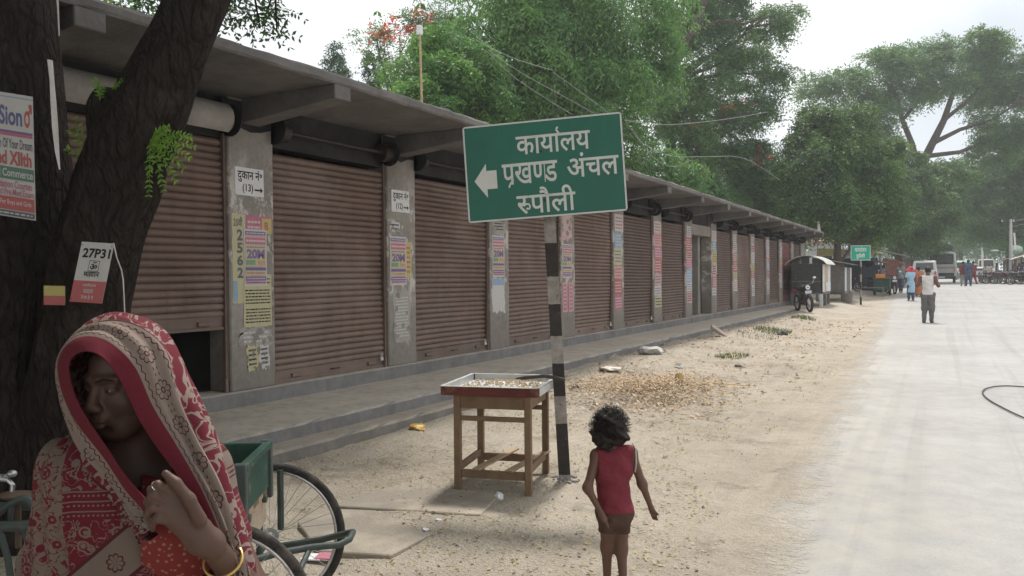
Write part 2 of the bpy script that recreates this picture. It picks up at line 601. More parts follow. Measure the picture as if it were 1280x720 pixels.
ry = axis([(-40, 0, 2), (0, 30, .25), (30, 110, 1.5)])
ru = np.linspace(0, 1, 24)
RX = road_l(ry)[:, None] * (1 - ru[None, :]) + ROAD_R * ru[None, :]
RY = np.repeat(ry[:, None], len(ru), 1)
Vr = np.stack([RX, RY, gmac(RX, RY) + .004], -1).reshape(-1, 3)
n_, m_ = len(ry), len(ru)
I = (np.arange(n_ - 1)[:, None] * m_ + np.arange(m_ - 1)[None, :]).ravel()
g = np_mesh('road', Vr, np.stack([I, I + 1, I + m_ + 1, I + m_], -1), ROAD, smooth=True)
g['kind'] = 'structure'
# ---------------------------------------------------------------- lettering
_gc = {}


def glyphs(s, bold=0.0):
    """2-D outline mesh of a string in the built-in font, em size 1"""
    k = (s, bold)
    if k in _gc: return _gc[k]
    cu = bpy.data.curves.new('t', 'FONT'); cu.body = s; cu.size = 1; cu.resolution_u = 3; cu.offset = bold
    o = bpy.data.objects.new('t', cu); COL.objects.link(o)
    me = o.to_mesh()
    v = [(p.co.x, p.co.y) for p in me.vertices]; f = [tuple(p.vertices) for p in me.polygons]
    o.to_mesh_clear(); bpy.data.objects.remove(o); bpy.data.curves.remove(cu)
    _gc[k] = (v, f)
    return _gc[k]


def gwidth(s):
    v, f = glyphs(s)
    return max(p[0] for p in v) if v else 0


def clip2(v, f, xmax):
    """keep the part of a 2-D mesh left of xmax"""
    bm = bmesh.new()
    bv = [bm.verts.new((p[0], p[1], 0)) for p in v]
    for q in f:
        try: bm.faces.new([bv[i] for i in q])
        except ValueError: pass
    bmesh.ops.bisect_plane(bm, geom=list(bm.verts) + list(bm.edges) + list(bm.faces), plane_co=(xmax, 0, 0), plane_no=(1, 0, 0), clear_outer=True)
    bm.verts.index_update()
    r = ([(p.co.x, p.co.y) for p in bm.verts], [tuple(w.index for w in q.verts) for q in bm.faces])
    bm.free()
    return r


def stroke2(pts, w):
    """thick 2-D polyline"""
    v = []; f = []
    for i, p in enumerate(pts):
        a = pts[max(0, i - 1)]; b = pts[min(len(pts) - 1, i + 1)]
        dx, dy = b[0] - a[0], b[1] - a[1]; L = math.hypot(dx, dy) or 1
        v += [(p[0] - dy / L * w / 2, p[1] + dx / L * w / 2), (p[0] + dy / L * w / 2, p[1] - dx / L * w / 2)]
        if i: f.append((2 * i - 2, 2 * i - 1, 2 * i + 1, 2 * i))
    return v, f


class Text2:
    def __init__(s): s.v = []; s.f = []
    def add(s, vf, dx=0, dy=0, k=1.0):
        o = len(s.v); s.v += [(p[0] * k + dx, p[1] * k + dy) for p in vf[0]]; s.f += [tuple(i + o for i in q) for q in vf[1]]
        return s
    def text(s, t, dx=0, dy=0, k=1.0, bold=0.0): return s.add(glyphs(t, bold), dx, dy, k)
    def bbox(s):
        xs = [p[0] for p in s.v]; ys = [p[1] for p in s.v]
        return min(xs), max(xs), min(ys), max(ys)
    def fit(s, x0, x1, y0, y1, keep=False):
        a, b, c, d = s.bbox(); kx = (x1 - x0) / (b - a); ky = (y1 - y0) / (d - c)
        if keep: kx = ky = min(kx, ky)
        s.v = [(x0 + (p[0] - a) * kx, y0 + (p[1] - c) * ky) for p in s.v]
        return s
    def onto(s, mb, o, u, w, lift=Vector((0, 0, 0))):
        o = Vector(o) + Vector(lift); u = Vector(u); w = Vector(w)
        mb.add([o + u * p[0] + w * p[1] for p in s.v], s.f)


BO = .012
HL = .62       # headline height of the Devanagari glyphs (em)


def word_office():
    t = Text2().text('कायालय', bold=BO)
    x = gwidth('काया') - .035                       # reph sits over the second aa sign
    t.add(stroke2([(x, HL), (x - .05, HL + .07), (x - .10, HL + .13), (x - .08, HL + .20), (x - .01, HL + .215)], .075))
    return t


def word_village():
    t = Text2().text('र', bold=BO)
    w0 = gwidth('र')
    t.add(stroke2([(w0 - .17, .27), (w0 - .06, .335), (w0 + .045, .32), (w0 + .085, .24), (w0 + .05, .16), (w0 - .03, .15), (w0 - .05, .20)], .07))
    t.add(stroke2([(w0 - .02, HL - .035), (w0 + .14, HL - .035)], .07))
    t.add(glyphs('पौली', BO), w0 + .10)
    return t


def word_block():
    t = Text2().text('प', bold=BO)
    x = gwidth('प')
    t.add(stroke2([(x - .09, .14), (x - .24, .02), (x - .32, -.10)], .07))   # rakar
    v, f = glyphs('खण', BO)
    w0 = gwidth('खण')
    t.add(clip2(v, f, w0 - .155), x - .02)
    t.add(glyphs('ड', BO), x - .02 + w0 - .19)
    return t


# ---------------------------------------------------------------- the row of shops
XF = -6.1
MOD, T0 = 2.42, 5.91
def ve(y): return -(4.9 + .010 * max(0, y - 5.6))      # outer edge of veranda and canopy

shop = thing('shop_row', 'long single-storey row of closed shops with brown rolling shutters under a deep concrete canopy', 'shop building', (-8, 16, 0))
YA, YB = 1.07 - .57 - 2.42, 36.8 + .45
# walls (back, ends, partitions, header over the doors)
w = MB()
w.bb(-11.0, -10.8, YA, YB, -.05, 3.2)
w.bb(-10.8, -6.36, YA, YA + .2, -.05, 3.2)
w.bb(-10.8, -6.36, YB - .2, YB, -.05, 3.2)
w.build('wall', CONC, shop)
for k in range(-2, 13):
    y = T0 + MOD * k - .28
    MB().bb(-10.8, -6.37, y - .06, y + .06, .37, 3.199).build('partition_wall', DARKIN, shop)
w = MB().bb(-10.8, -6.16, YA + .2, YB - .2, .05, .369)
w.build('shop_floor', DARKIN, shop)
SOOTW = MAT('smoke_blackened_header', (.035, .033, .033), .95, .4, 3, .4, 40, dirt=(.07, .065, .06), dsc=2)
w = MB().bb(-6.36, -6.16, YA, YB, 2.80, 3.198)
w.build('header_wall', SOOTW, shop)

# roof slab with a worn, chipped edge
def slab():
    ys = np.arange(YA - .3, YB + .06, .12)
    prof = []
    rr = random.Random(3)
    for y in ys:
        e = ve(y); j = lambda a: rr.uniform(-a, a)
        n = float(vn(y * .8, 0, 5)) - .5
        prof.append([(-11.2, 3.20), (e - .02, 3.195), (e + .004 + j(.004), 3.198 + j(.006)), (e + .02 + j(.006), 3.215), (e + .022 + j(.008), 3.27 + .02 * n + j(.007)), (e - .01 + j(.01), 3.295 + .02 * n + j(.008)), (e - .16, 3.285), (-11.2, 3.30)])
    m = MB()
    m.loft([[Vector((p[0], y, p[1])) for p in pr] for y, pr in zip(ys, prof)])
    return m


CANOPY = MAT('weathered_canopy_concrete', (.165, .153, .145), .92, .3, 2.0, .6, 30, dirt=(.085, .08, .075), dsc=1.1, dlo=.45, dhi=.7)
slab().build('roof_slab', CANOPY, shop)
bmsh = None
for k in range(-2, 14):
    y = T0 + MOD * k - .29
    if y < YA: continue
    e = ve(y) + .012
    m = MB()
    ex = -6.16
    a = [(ex, 3.199), (e, 3.199), (e, 3.07), (ex, 2.95)]
    m.loft([[Vector((p[0], y - .11, p[1])) for p in a], [Vector((p[0], y + .11, p[1])) for p in a]])
    m.build('canopy_beam', CANOPY, shop, bevel=.008)

# pillars between the doors
def pillar_part(y0, y1, par=shop):
    m = MB()
    ys = [y0, y1]
    m.bb(-6.37, -6.07, y0, y1, .366, 3.2)
    return m.build('pillar', PILL, par, bevel=.012)


def pill_mat():
    b = NB('pillar_plaster_with_paste_marks')
    v = b.pos(); x, y, z = b.xyz(v)
    n1 = b.noise(2.0, v, 5); n2 = b.noise(14, v, 5, .65)
    c = b.mix(b.map(b.ma('ADD', b.ma('MULTIPLY', n1, .6), b.ma('MULTIPLY', n2, .4)), .35, .65), (.185, .165, .145), (.31, .285, .255))
    band = b.ma('MULTIPLY', b.map(z, .9, 1.3), b.map(z, 2.75, 2.3))
    m = b.ma('MULTIPLY', b.map(b.noise(3.4, b.vec(x, b.ma('MULTIPLY', y, 1.6), z), 6, .72), .52, .56), band)
    c = b.mix(b.ma('MULTIPLY', m, .8), c, (.55, .52, .48))
    low = b.map(z, .37, .9, .6, 0)
    c = b.mix(b.ma('MULTIPLY', low, n1), c, (.14, .12, .10))
    b.bump(b.ma('ADD', n2, b.ma('MULTIPLY', m, .5)), .35, .01)
    return b.out(c, .92, 0, .2)


PILL = pill_mat()
pillars = []
for k in range(-2, 14):
    y1 = T0 + MOD * k
    pillars.append(pillar_part(y1 - .57, y1 if k < 13 else y1 + .3))

# sill that runs under the doors, veranda floor, lower step
m = MB()
m.bb(-6.36, -6.03, YA, YB, .10, .37)
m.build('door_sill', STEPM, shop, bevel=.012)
def edge_strip(off0, off1, z0, z1, ya, yb, mat, name, xin=None, jit=.006):
    ys = np.arange(ya, yb, .15); rr = random.Random(hash(name) % 97)
    m = MB(); rings = []
    rr = random.Random(len(name))
    for y in ys:
        e = ve(y) + off1
        j = lambda a=jit: rr.uniform(-a, a)
        xi = xin if xin is not None else ve(y) + off0
        rings.append([Vector((xi, y, z0)), Vector((e + j(), y, z0)), Vector((e + j(), y, z1 - .02)), Vector((e - .02 + j(), y, z1 + j(.002))), Vector((xi, y, z1))])
    m.loft(rings)
    return m.build(name, mat, shop)


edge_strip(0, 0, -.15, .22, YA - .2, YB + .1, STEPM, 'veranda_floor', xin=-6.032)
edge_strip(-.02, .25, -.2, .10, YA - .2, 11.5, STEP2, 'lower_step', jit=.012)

# rolling shutters
def shutter_curve(h):
    pts = []; pitch = .068; n = int(h / pitch)
    for i in range(n):
        z = i * pitch
        for u, d in ((0, 0), (.10, .010), (.35, .021), (.6, .021), (.86, .008), (.94, -.008)):
            pts.append((z + u * pitch, d))
    pts.append((n * pitch, 0))
    return pts


def make_shutter(name, label, zb, mat, dents=0, seed=0):
    """name is the part name; local origin at door left edge, sill level"""
    rr = random.Random(seed)
    pts = shutter_curve(2.80 - zb - .12)
    wd = 1.85
    ys = np.linspace(.03, wd - .03, 9)
    m = MB(); rings = []
    ph = rr.uniform(0, 6)
    for j, y in enumerate(ys):
        ring = []
        for z, d in pts:
            bow = .010 * math.sin(y * 2.1 + z * 1.7 + ph) + .006 * math.sin(y * 5 + z * 3 + ph)
            ring.append(Vector((XF - .055 + d + bow, y, zb + .12 + z + .006 * math.sin(y * 1.7 + ph))))
        rings.append(ring)
    m.loft(rings, closed=False, caps=False)
    return m


def add_door(y0, zb, mat, seed, lbl=None):
    off = Vector((0, y0, 0))
    m = make_shutter('shutter', '', zb, mat, seed=seed)
    m.v = [p + off for p in m.v]
    sh = m.build('rolling_shutter', mat, shop, smooth=True)
    if lbl: sh['label'] = lbl
    b = MB()
    b.bb(XF - .075, XF - .04, y0 + .03, y0 + 1.82, zb, zb + .125)
    b.bb(XF - .04, XF - .022, y0 + .03, y0 + 1.82, zb, zb + .03)
    for q in (.28, 1.52):
        b.bb(XF - .04, XF - .015, y0 + q, y0 + q + .14, zb + .045, zb + .085)
    b.build('bottom_bar', mat, sh, bevel=.004)
    b = MB()
    b.tube([(XF - .02, y0 + .86, zb + .07), (XF + .015, y0 + .87, zb + .075), (XF + .015, y0 + .98, zb + .075), (XF - .02, y0 + .99, zb + .07)], .007, 6)
    b.build('pull_handle', IRON, sh)
    if 0 <= seed < 5:
        b = MB(); b.bevbox((XF + .004, y0 + 1.74, zb + .10), (.022, .05, .045), .006); b.tube([(XF + .004, y0 + 1.725, zb + .12), (XF + .004, y0 + 1.725, zb + .155), (XF + .004, y0 + 1.74, zb + .165), (XF + .004, y0 + 1.755, zb + .155), (XF + .004, y0 + 1.755, zb + .12)], .005, 6)
        b.build('padlock', flat('steel_lock', (.6, .6, .58), .3, metal=.7), sh)
    for s_, yy in ((0, y0), (1, y0 + 1.85)):
        g_ = MB()
        g_.bb(-6.150, XF - .005, yy - .03 if s_ else yy - .012, yy + .012 if s_ else yy + .03, .372, 2.84)
        g_.bb(XF - .03, XF + .008, yy - .045 if s_ else yy + .012, yy - .012 if s_ else yy + .045, .372, .50)
        g_.build('guide_rail', mat, shop, bevel=.003)


def add_drum(y0):
    d = MB()
    d.tube([(-6.03, y0 + .02, 2.95), (-6.03, y0 + 1.83, 2.95)], .022, 12)
    for q in (.02, 1.70):
        d.tube([(-6.05, y0 + q, 2.95), (-6.05, y0 + q + .13, 2.95)], .105, 18)
    dr = d.build('shutter_drum', IRON, shop, smooth=True)
    for yy in (y0 - .02, y0 + 1.84):
        b = MB()
        b.m(0).cyl((-6.02, yy, 2.95), (0, 1, 0), .15, .012, 22)
        b.bb(-6.16, -6.01, yy - .006, yy + .006, 2.82, 3.0)
        b.build('drum_bracket', SOOT, dr)
    # wooden or tin half cover hangs over the drum
    if y0 > T0 - 1: return
    c = MB(); rings = []
    for yy in np.linspace(y0 + .10, y0 + 1.75, 5):
        rings.append([Vector((-6.03 + .165 * math.cos(a), yy, 2.95 + .150 * math.sin(a))) for a in np.linspace(R(115), R(-60), 9)])
    c.loft(rings, closed=False, caps=False)
    c.build('drum_cover', CONC, dr, smooth=True)


for k in range(-2, 13):
    y0 = T0 + MOD * k
    if k == 6:      # open passage
        continue
    if k == -1:
        add_door(y0, .97, SHUT, 50, 'brown shutter left part open')
    elif k == 11:
        add_door(y0, .372, SHUT_R, 51, 'red painted shutter')
    else:
        add_door(y0, .372, SHUT, k)
    if k >= -1: add_drum(y0)

# passage doorway in the seventh bay: lintel, inner wall, open black doorway
y0 = T0 + MOD * 6
m = MB()
m.bb(-6.36, -6.10, y0, y0 + 1.85, 2.52, 2.80)
m.build('lintel', PLAST, shop, bevel=.01)
m = MB()
m.bb(-7.6, -7.45, y0 + .9, y0 + 1.8, .37, 3.19)
m.bb(-7.45, -6.37, y0 + 1.55, y0 + 1.80, .37, 2.79)
m.build('inner_wall', CONC, shop)
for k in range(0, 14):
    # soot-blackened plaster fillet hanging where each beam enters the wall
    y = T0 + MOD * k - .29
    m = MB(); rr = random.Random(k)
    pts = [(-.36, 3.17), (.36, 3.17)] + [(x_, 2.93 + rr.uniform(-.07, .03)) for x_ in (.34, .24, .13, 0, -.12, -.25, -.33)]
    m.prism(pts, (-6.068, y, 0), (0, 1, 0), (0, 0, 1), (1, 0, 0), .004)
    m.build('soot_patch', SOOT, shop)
# ---------------------------------------------------------------- painted shop numbers on the first two pillars
WHITE_P = flat('white_sign_paint', (.62, .61, .60))


def shop_number(par, yc, num, w_=.36, h_=.27):
    z0 = 2.40 - h_ / 2; x = -6.0675
    m = MB()
    m.m(0).prism([(0, 0), (w_, 0), (w_, h_), (0, h_)], (x, yc - w_ / 2, z0), (0, 1, 0), (0, 0, 1), (1, 0, 0), .001)
    o = Vector((x + .0016, yc - w_ / 2, z0))
    m.m(1)
    Text2().text('दुकान नं॰', bold=.02).fit(.03, w_ - .02, h_ * .47, h_ * .95).onto(m, o, (0, 1, 0), (0, 0, 1))
    Text2().text('(' + num + ')', bold=.02).fit(w_ * .25, w_ * .62, h_ * .07, h_ * .42).onto(m, o, (0, 1, 0), (0, 0, 1))
    t = Text2(); t.add(stroke2([(w_ * .67, h_ * .23), (w_ * .9, h_ * .23)], .016)); t.add(([(w_ * .88, h_ * .34), (w_ * .97, h_ * .23), (w_ * .88, h_ * .12)], [(0, 1, 2)]))
    t.onto(m, o, (0, 1, 0), (0, 0, 1))
    return m.build('shop_number_sign', [WHITE_P, BLK], par)


pc = lambda k: T0 + MOD * k - .285          # centre of the pillar left of door k
shop_number(pillars[2], pc(0) - .03, '13')
shop_number(pillars[3], pc(1) - .03, '12')

# ---------------------------------------------------------------- flyers
INK['z'] = PLAST
INK['v'] = flat('old_paste_paper', (.40, .38, .35))
PAL = [INK[c] for c in 'kwrbpygosclndmzv']
PIDX = {c: i for i, c in enumerate('kwrbpygosclndmzv')}


class Sheet:
    """flat print: paper quad with coloured bands and lettering, origin bottom-left, axes u (right) w (up) n (towards viewer)"""
    def __init__(s, o, u, w, W_, H_, base='w', torn=0, seed=0):
        s.o = Vector(o); s.u = Vector(u); s.w = Vector(w); s.n = s.u.cross(s.w).normalized(); s.W = W_; s.H = H_
        s.m = MB(); s.lv = 0
        rr = random.Random(seed)
        poly = []
        N = 9
        for (x0, y0, x1, y1) in ((0, 0, W_, 0), (W_, 0, W_, H_), (W_, H_, 0, H_), (0, H_, 0, 0)):
            for i in range(N):
                t = i / N
                x = x0 + (x1 - x0) * t; y = y0 + (y1 - y0) * t
                if torn:
                    x += rr.uniform(-torn, torn) * .6; y += rr.uniform(-torn, torn)
                poly.append((x, y))
        s.m.m(PIDX[base]).prism(poly, s.o, s.u, s.w, s.n, .0012)
        s.lv = .0017

    def band(s, c, x0, y0, x1, y1):
        s.lv += .00035
        s.m.m(PIDX[c])
        q = [(x0, y0), (x1, y0), (x1, y1), (x0, y1)]
        s.m.add([s.o + s.u * (p[0] * s.W) + s.w * (p[1] * s.H) + s.n * s.lv for p in q], [(0, 1, 2, 3)])
        return s

    def poly(s, c, pts):
        s.lv += .00035
        s.m.m(PIDX[c])
        s.m.add([s.o + s.u * (p[0] * s.W) + s.w * (p[1] * s.H) + s.n * s.lv for p in pts], [tuple(range(len(pts)))])
        return s

    def txt(s, t, c, x0, y0, x1, y1, bold=.02, keep=False):
        s.lv += .00035
        T = t if isinstance(t, Text2) else Text2().text(t, bold=bold)
        T.fit(x0 * s.W, x1 * s.W, y0 * s.H, y1 * s.H, keep)
        s.m.m(PIDX[c]); T.onto(s.m, s.o + s.n * s.lv, s.u, s.w)
        return s

    def lines(s, c, x0, y0, x1, y1, n, seed=0):
        """rows of small unreadable print"""
        rr = random.Random(seed); s.lv += .00035; s.m.m(PIDX[c])
        hh = (y1 - y0) / n
        for i in range(n):
            x = x0 + rr.uniform(0, .03); yb = y0 + hh * i + hh * .3
            while x < x1 - .02:
                w_ = min(rr.uniform(.04, .13), x1 - x); x2 = x + w_
                q = [(x, yb), (x2, yb), (x2, yb + hh * .42), (x, yb + hh * .42)]
                s.m.add([s.o + s.u * (p[0] * s.W) + s.w * (p[1] * s.H) + s.n * s.lv for p in q], [(0, 1, 2, 3)])
                x = x2 + rr.uniform(.02, .035)
        return s

    def done(s, name, label, cat, group=None):
        base = s.o + s.u * s.W / 2
        o = s.m.build(name, PAL, None, loc=base)
        tag(o, label, cat, group)
        return o


def wallsheet(yl, z0, W_, H_, base='w', torn=0, seed=0, lift=0, tilt=0):
    u = Vector((0, math.cos(tilt), math.sin(tilt))); w_ = Vector((0, -math.sin(tilt), math.cos(tilt)))
    return Sheet((-6.068 + lift, yl, z0), u, w_, W_, H_, base, torn, seed)


def zoom_flyer(yl, z0, W_, H_, lift, seed, label, grp=None, tilt=0):
    s = wallsheet(yl, z0, W_, H_, 'w', 0, seed, lift, tilt)
    s.band('s', .05, .03, .95, .97)
    s.band('b', .05, .90, .95, .96); s.lines('w', .09, .905, .92, .955, 1, seed)
    s.band('m', .05, .74, .95, .85); s.lines('w', .08, .75, .92, .84, 1, seed + 1)
    s.band('l', .05, .36, .95, .72); s.lines('b', .1, .66, .9, .71, 1, seed + 2)
    s.txt('20M', 'p', .10, .48, .90, .65, .05)
    s.band('g', .07, .375, .48, .46); s.txt('Art', 'o', .55, .37, .92, .47, .04)
    s.band('b', .05, .28, .95, .33); s.band('l', .05, .19, .95, .27); s.lines('r', .1, .2, .9, .26, 1, seed + 3)
    s.band('p', .05, .10, .95, .17); s.lines('w', .08, .11, .92, .16, 1, seed + 4)
    s.lines('b', .08, .04, .92, .09, 1, seed + 5)
    return s.done('flyer', label, 'flyer', grp)


def yp(k): return T0 + MOD * k - .57           # left edge of pillar k
y0 = yp(0)
# pillar 13
s = wallsheet(y0 + .03, 1.22, .16, .86, 'l', .012, 1)
s.txt('20वीं', 'n', .1, .86, .8, .97); s.txt('2', 'n', .35, .70, .8, .83, .04); s.txt('5', 'n', .35, .56, .8, .68, .04); s.txt('6', 'n', .35, .42, .8, .54, .04); s.txt('2', 'n', .35, .28, .8, .40, .04)
s.band('c', .05, .02, .35, .25)
s.done('flyer', 'narrow pale yellow strip with large dark digits on the pillar of shop 13', 'flyer')
s = wallsheet(y0 + .20, 1.90, .33, .17, 'm', .008, 2, .001)
s.band('y', .62, .0, 1.0, .9).txt('B', 'r', .72, .2, .88, .7, .04); s.lines('w', .05, .2, .55, .8, 2, 3)
s.done('flyer', 'torn pink and yellow scrap topmost on the pillar of shop 13', 'flyer')
s = wallsheet(y0 + .16, .98, .36, .52, 'l', .006, 3, .002)
s.lines('k', .05, .80, .45, .94, 2, 5); s.lines('k', .55, .80, .95, .94, 2, 6); s.lines('k', .05, .42, .95, .72, 5, 7); s.lines('k', .05, .06, .95, .36, 5, 8); s.band('y', .495, .0, .51, 1)
s.done('flyer', 'pale yellow two-column notice below the colourful flyer on the pillar of shop 13', 'flyer')
zoom_flyer(y0 + .17, 1.38, .29, .56, .0045, 11, 'purple bordered exam flyer on the pillar of shop 13, the nearest readable pillar')
# torn scraps lower down
def scrap(yl, z0, W_, H_, base, seed, label, lift=.0, ink='k', torn=.03, grp=None, ln=None):
    s = wallsheet(yl, z0, W_, H_, base, torn, seed, lift, random.Random(seed).uniform(-.04, .04))
    s.lines(ink, .12, .12, .88, .88, ln or max(2, int(H_ / .05)), seed)
    rq = random.Random(seed + 5)
    for _ in range(9):
        cx, cy, ra = rq.random(), rq.random(), rq.uniform(.05, .16)
        s.poly('z', [(min(1.02, max(-.02, cx + ra * rq.uniform(.4, 1.3) * math.cos(a_ * .7))), min(1.02, max(-.02, cy + ra * rq.uniform(.4, 1.3) * math.sin(a_ * .7) * s.W / s.H))) for a_ in range(9)])
    return s.done('torn_paper', label, 'torn paper', grp)


scrap(y0 + .10, .80, .42, .17, 'v', 21, 'whitish torn paper band under the yellow notice on the pillar of shop 13', ink='w')
scrap(y0 + .20, .56, .13, .24, 'l', 22, 'yellowish torn scrap lowest left on the pillar of shop 13', .001)
scrap(y0 + .36, .56, .12, .24, 'w', 23, 'white printed torn scrap lowest right on the pillar of shop 13', .001)
# pillar 12
y0 = yp(1)
zoom_flyer(y0 + .03, 1.36, .33, .60, .003, 12, 'purple bordered exam flyer on the pillar of shop 12')
s = wallsheet(y0 + .30, 1.45, .16, .45, 'y', .006, 5); s.lines('r', .1, .1, .9, .9, 6, 2)
s.done('flyer', 'bright yellow flyer behind the purple one on the pillar of shop 12', 'flyer')
scrap(y0 + .10, .62, .34, .68, 'v', 24, 'ragged whitish paper remains low on the pillar of shop 12', ink='w', torn=.05)
scrap(y0 + .04, 2.02, .20, .12, 'w', 25, 'small white torn scrap just below the painted number 12', ink='k')
# pillar of the third visible gap, partly behind the sign
y0 = yp(2)
zoom_flyer(y0 + .06, 1.45, .36, .62, .003, 13, 'purple and pink exam flyer on the pillar left of the sign pole')
s = wallsheet(y0 + .05, .92, .38, .52, 'w', .03, 26); s.band('c', .05, .78, .95, .97)
s.done('torn_paper', 'white torn sheet with a pale blue top under the flyer left of the sign pole', 'torn paper')
scrap(y0 + .08, 2.10, .36, .35, 'v', 27, 'whitish torn patch above the flyer on the pillar left of the sign pole', ink='k', torn=.04)
# next pillar
y0 = yp(3)
zoom_flyer(y0 + .04, 1.42, .38, .60, .003, 14, 'pink exam flyer on the pillar just right of the sign pole')
scrap(y0 + .03, 2.1, .42, .5, 's', 28, 'pink and white torn sheets under the sign board right of the pole', ink='w', torn=.04)
for i, q in enumerate((.04, .29)):
    s = wallsheet(y0 + q, .82, .20, .52, 's', .004, 30 + i, .001); s.band('m', .18, .06, .82, .94); s.lines('w', .3, .12, .7, .9, 6, 31 + i)
    s.done('flyer', ('left' if i == 0 else 'right') + ' of two narrow red and pink slips low on the pillar right of the pole', 'flyer')
# further pillars: stacks of slips
ORDW = ['first', 'second', 'third', 'fourth', 'fifth', 'sixth', 'seventh', 'eighth']
CNAME = dict(w='whitish', c='pale blue', l='pale yellow', s='pinkish', r='red', m='magenta', y='yellow')
far_cols = [4, 5, 6, 7, 8, 9, 10, 11, 12]
seq = ['wclsrmw', 'wsmrswl', 'wrsmcws', 'wcysmww', 'wwsrlww', 'wswyrww', 'wwscsww', 'wwyswww', 'wwsswww']
names = ['second pillar right of the pole', 'third pillar right of the pole', 'pillar left of the open passage', 'pillar right of the open passage', 'second pillar past the passage', 'third pillar past the passage', 'fourth pillar past the passage', 'pillar left of the red shutter', 'pillar right of the red shutter']
for ci, k in enumerate(far_cols):
    y0 = yp(k); rr = random.Random(k * 5)
    z = 2.72
    for i, c in enumerate(seq[ci]):
        h = rr.uniform(.20, .36); z -= h + rr.uniform(0, .03)
        if z < .7: break
        wd = rr.uniform(.36, .48)
        s = wallsheet(y0 + rr.uniform(.02, .53 - wd), z, wd, h, c, .012, k * 10 + i, .0006 * i)
        s.lines(rr.choice('kbrpn') if c in 'wlsy' else 'w', .08, .1, .92, .9, max(2, int(h / .07)), k + i)
        s.done('flyer', ORDW[i] + ' slip from the top, ' + CNAME[c] + ', ' + names[ci], 'flyer', 'paper slips on the ' + names[ci])

# ---------------------------------------------------------------- the green direction sign
def sign_green():
    b = NB('green_sign_enamel')
    v = b.co(); x, y, z = b.xyz(v); n = b.noise(2.2, v, 5)
    c = b.mix(b.map(n, .35, .7), (.009, .105, .072), (.018, .145, .102))
    st = b.noise(11, b.vec(x, y, b.ma('MULTIPLY', z, .12)), 4)
    c = b.mix(b.map(st, .58, .72, 0, .35), c, (.06, .17, .13))
    c = b.mix(b.map(b.noise(34, v, 4, .7), .68, .72, 0, .7), c, (.16, .12, .08))
    return b.out(c, b.map(n, .3, .7, .35, .6), 0, .5)


GREEN = sign_green()
SIGNW = MAT('sign_white_enamel', (.60, .60, .57), .5, .08, 8, .05, 60)


def stripe_mat(name, zs, dark_first=True):
    """pole bands: real paint that changes colour with height along the pole"""
    b = NB(name)
    v = b.co('Object'); x, y, z = b.xyz(v)
    n = b.noise(14, v, 5, .7)
    zz = b.ma('ADD', z, b.map(n, 0, 1, -.012, .012))
    f = None
    for lo, hi in zs:
        g_ = b.ma('MULTIPLY', b.ma('GREATER_THAN', zz, lo), b.ma('LESS_THAN', zz, hi))
        f = g_ if f is None else b.ma('ADD', f, g_)
    c = b.mix(f, b.mix(b.map(n, .3, .75), (.36, .33, .30), (.17, .14, .12)), b.mix(b.map(n, .3, .7), (.02, .018, .018), (.05, .04, .035)))
    c = b.mix(b.map(b.noise(30, v, 3), .66, .70, 0, .8), c, (.16, .08, .05))
    b.bump(n, .2, .004)
    return b.out(c, .7, 0, .3)


foot = ground_at(706, 600)
ZS = (foot - CAM).dot(FWD)
top = P(686, 262, ZS - .06)
sign = thing('direction_sign', 'large tilted green sign with white Hindi lettering and a left arrow on a striped pole', 'road sign', foot)
axis_ = (top - foot)
# striped angle-iron pole
bands = []
for a, b_ in ((590, 529), (491, 454), (416, 380), (342, 304)):
    za = (P(700, a, ZS) - foot).z; zb_ = (P(695, b_, ZS) - foot).z
    bands.append((za - .02, zb_))
POLE = stripe_mat('striped_pole_paint', bands)
m = MB()
dn = axis_.normalized()
u = (RT - dn * RT.dot(dn)).normalized(); wv = dn.cross(u).normalized()
b0 = foot - dn * .12
m.bar(b0, top + dn * .55, .072, .008, up=wv)
m.v = m.v
m2 = MB()
def angle_iron(m, a, b, wdt, th, u, v):
    poly = [(-wdt / 2, -th / 2), (wdt / 2, -th / 2), (wdt / 2, wdt * .8), (wdt / 2 - th, wdt * .8), (wdt / 2 - th, th / 2), (-wdt / 2, th / 2)]
    m.loft([[a + u * p[0] + v * p[1] for p in poly], [b + u * p[0] + v * p[1] for p in poly]])
m = MB(); angle_iron(m, b0, top + dn * .50, .082, .008, u, (wv if wv.dot(FWD) > 0 else -wv))
m.build('pole', POLE, sign)
# the board: four corners surveyed, kept as a real rectangle
cl = P(577.5, 161, ZS - .10); cr_ = P(776, 141.5, ZS - .26); cbl = P(586, 279, ZS - .10)
uu = (cr_ - cl).normalized(); ww = (cl - cbl); ww = (ww - uu * ww.dot(uu)).normalized()
BW = (cr_ - cl).length; BH = (cl - cbl).length * 1.015
nn = uu.cross(ww).normalized()
if nn.dot(FWD) > 0: nn = -nn
o_ = cbl
def bpt(x, y, l=0): return o_ + uu * x + ww * y + nn * l
m = MB(); r_ = .02
poly = []
for cx_, cy_, a0 in ((BW - r_, r_, -90), (BW - r_, BH - r_, 0), (r_, BH - r_, 90), (r_, r_, 180)):
    for q in range(4):
        a = R(a0 + q * 30); poly.append((cx_ + r_ * math.cos(a), cy_ + r_ * math.sin(a)))
m.prism(poly, o_, uu, ww, nn, -.004)
board = m.build('sign_board', GREEN, sign)
m = MB(); t_ = .011
inner = [(max(t_, min(BW - t_, p[0])), max(t_, min(BH - t_, p[1]))) for p in poly]
vs = [bpt(p[0], p[1], .0008) for p in poly] + [bpt(p[0], p[1], .0008) for p in inner]
n_ = len(poly)
m.add(vs, [(i, (i + 1) % n_, n_ + (i + 1) % n_, n_ + i) for i in range(n_)])
m.build('white_border', SIGNW, board)
m = MB()
ar = [(.055, .425), (.135, .60), (.135, .525), (.20, .525), (.20, .335), (.135, .335), (.135, .245)]
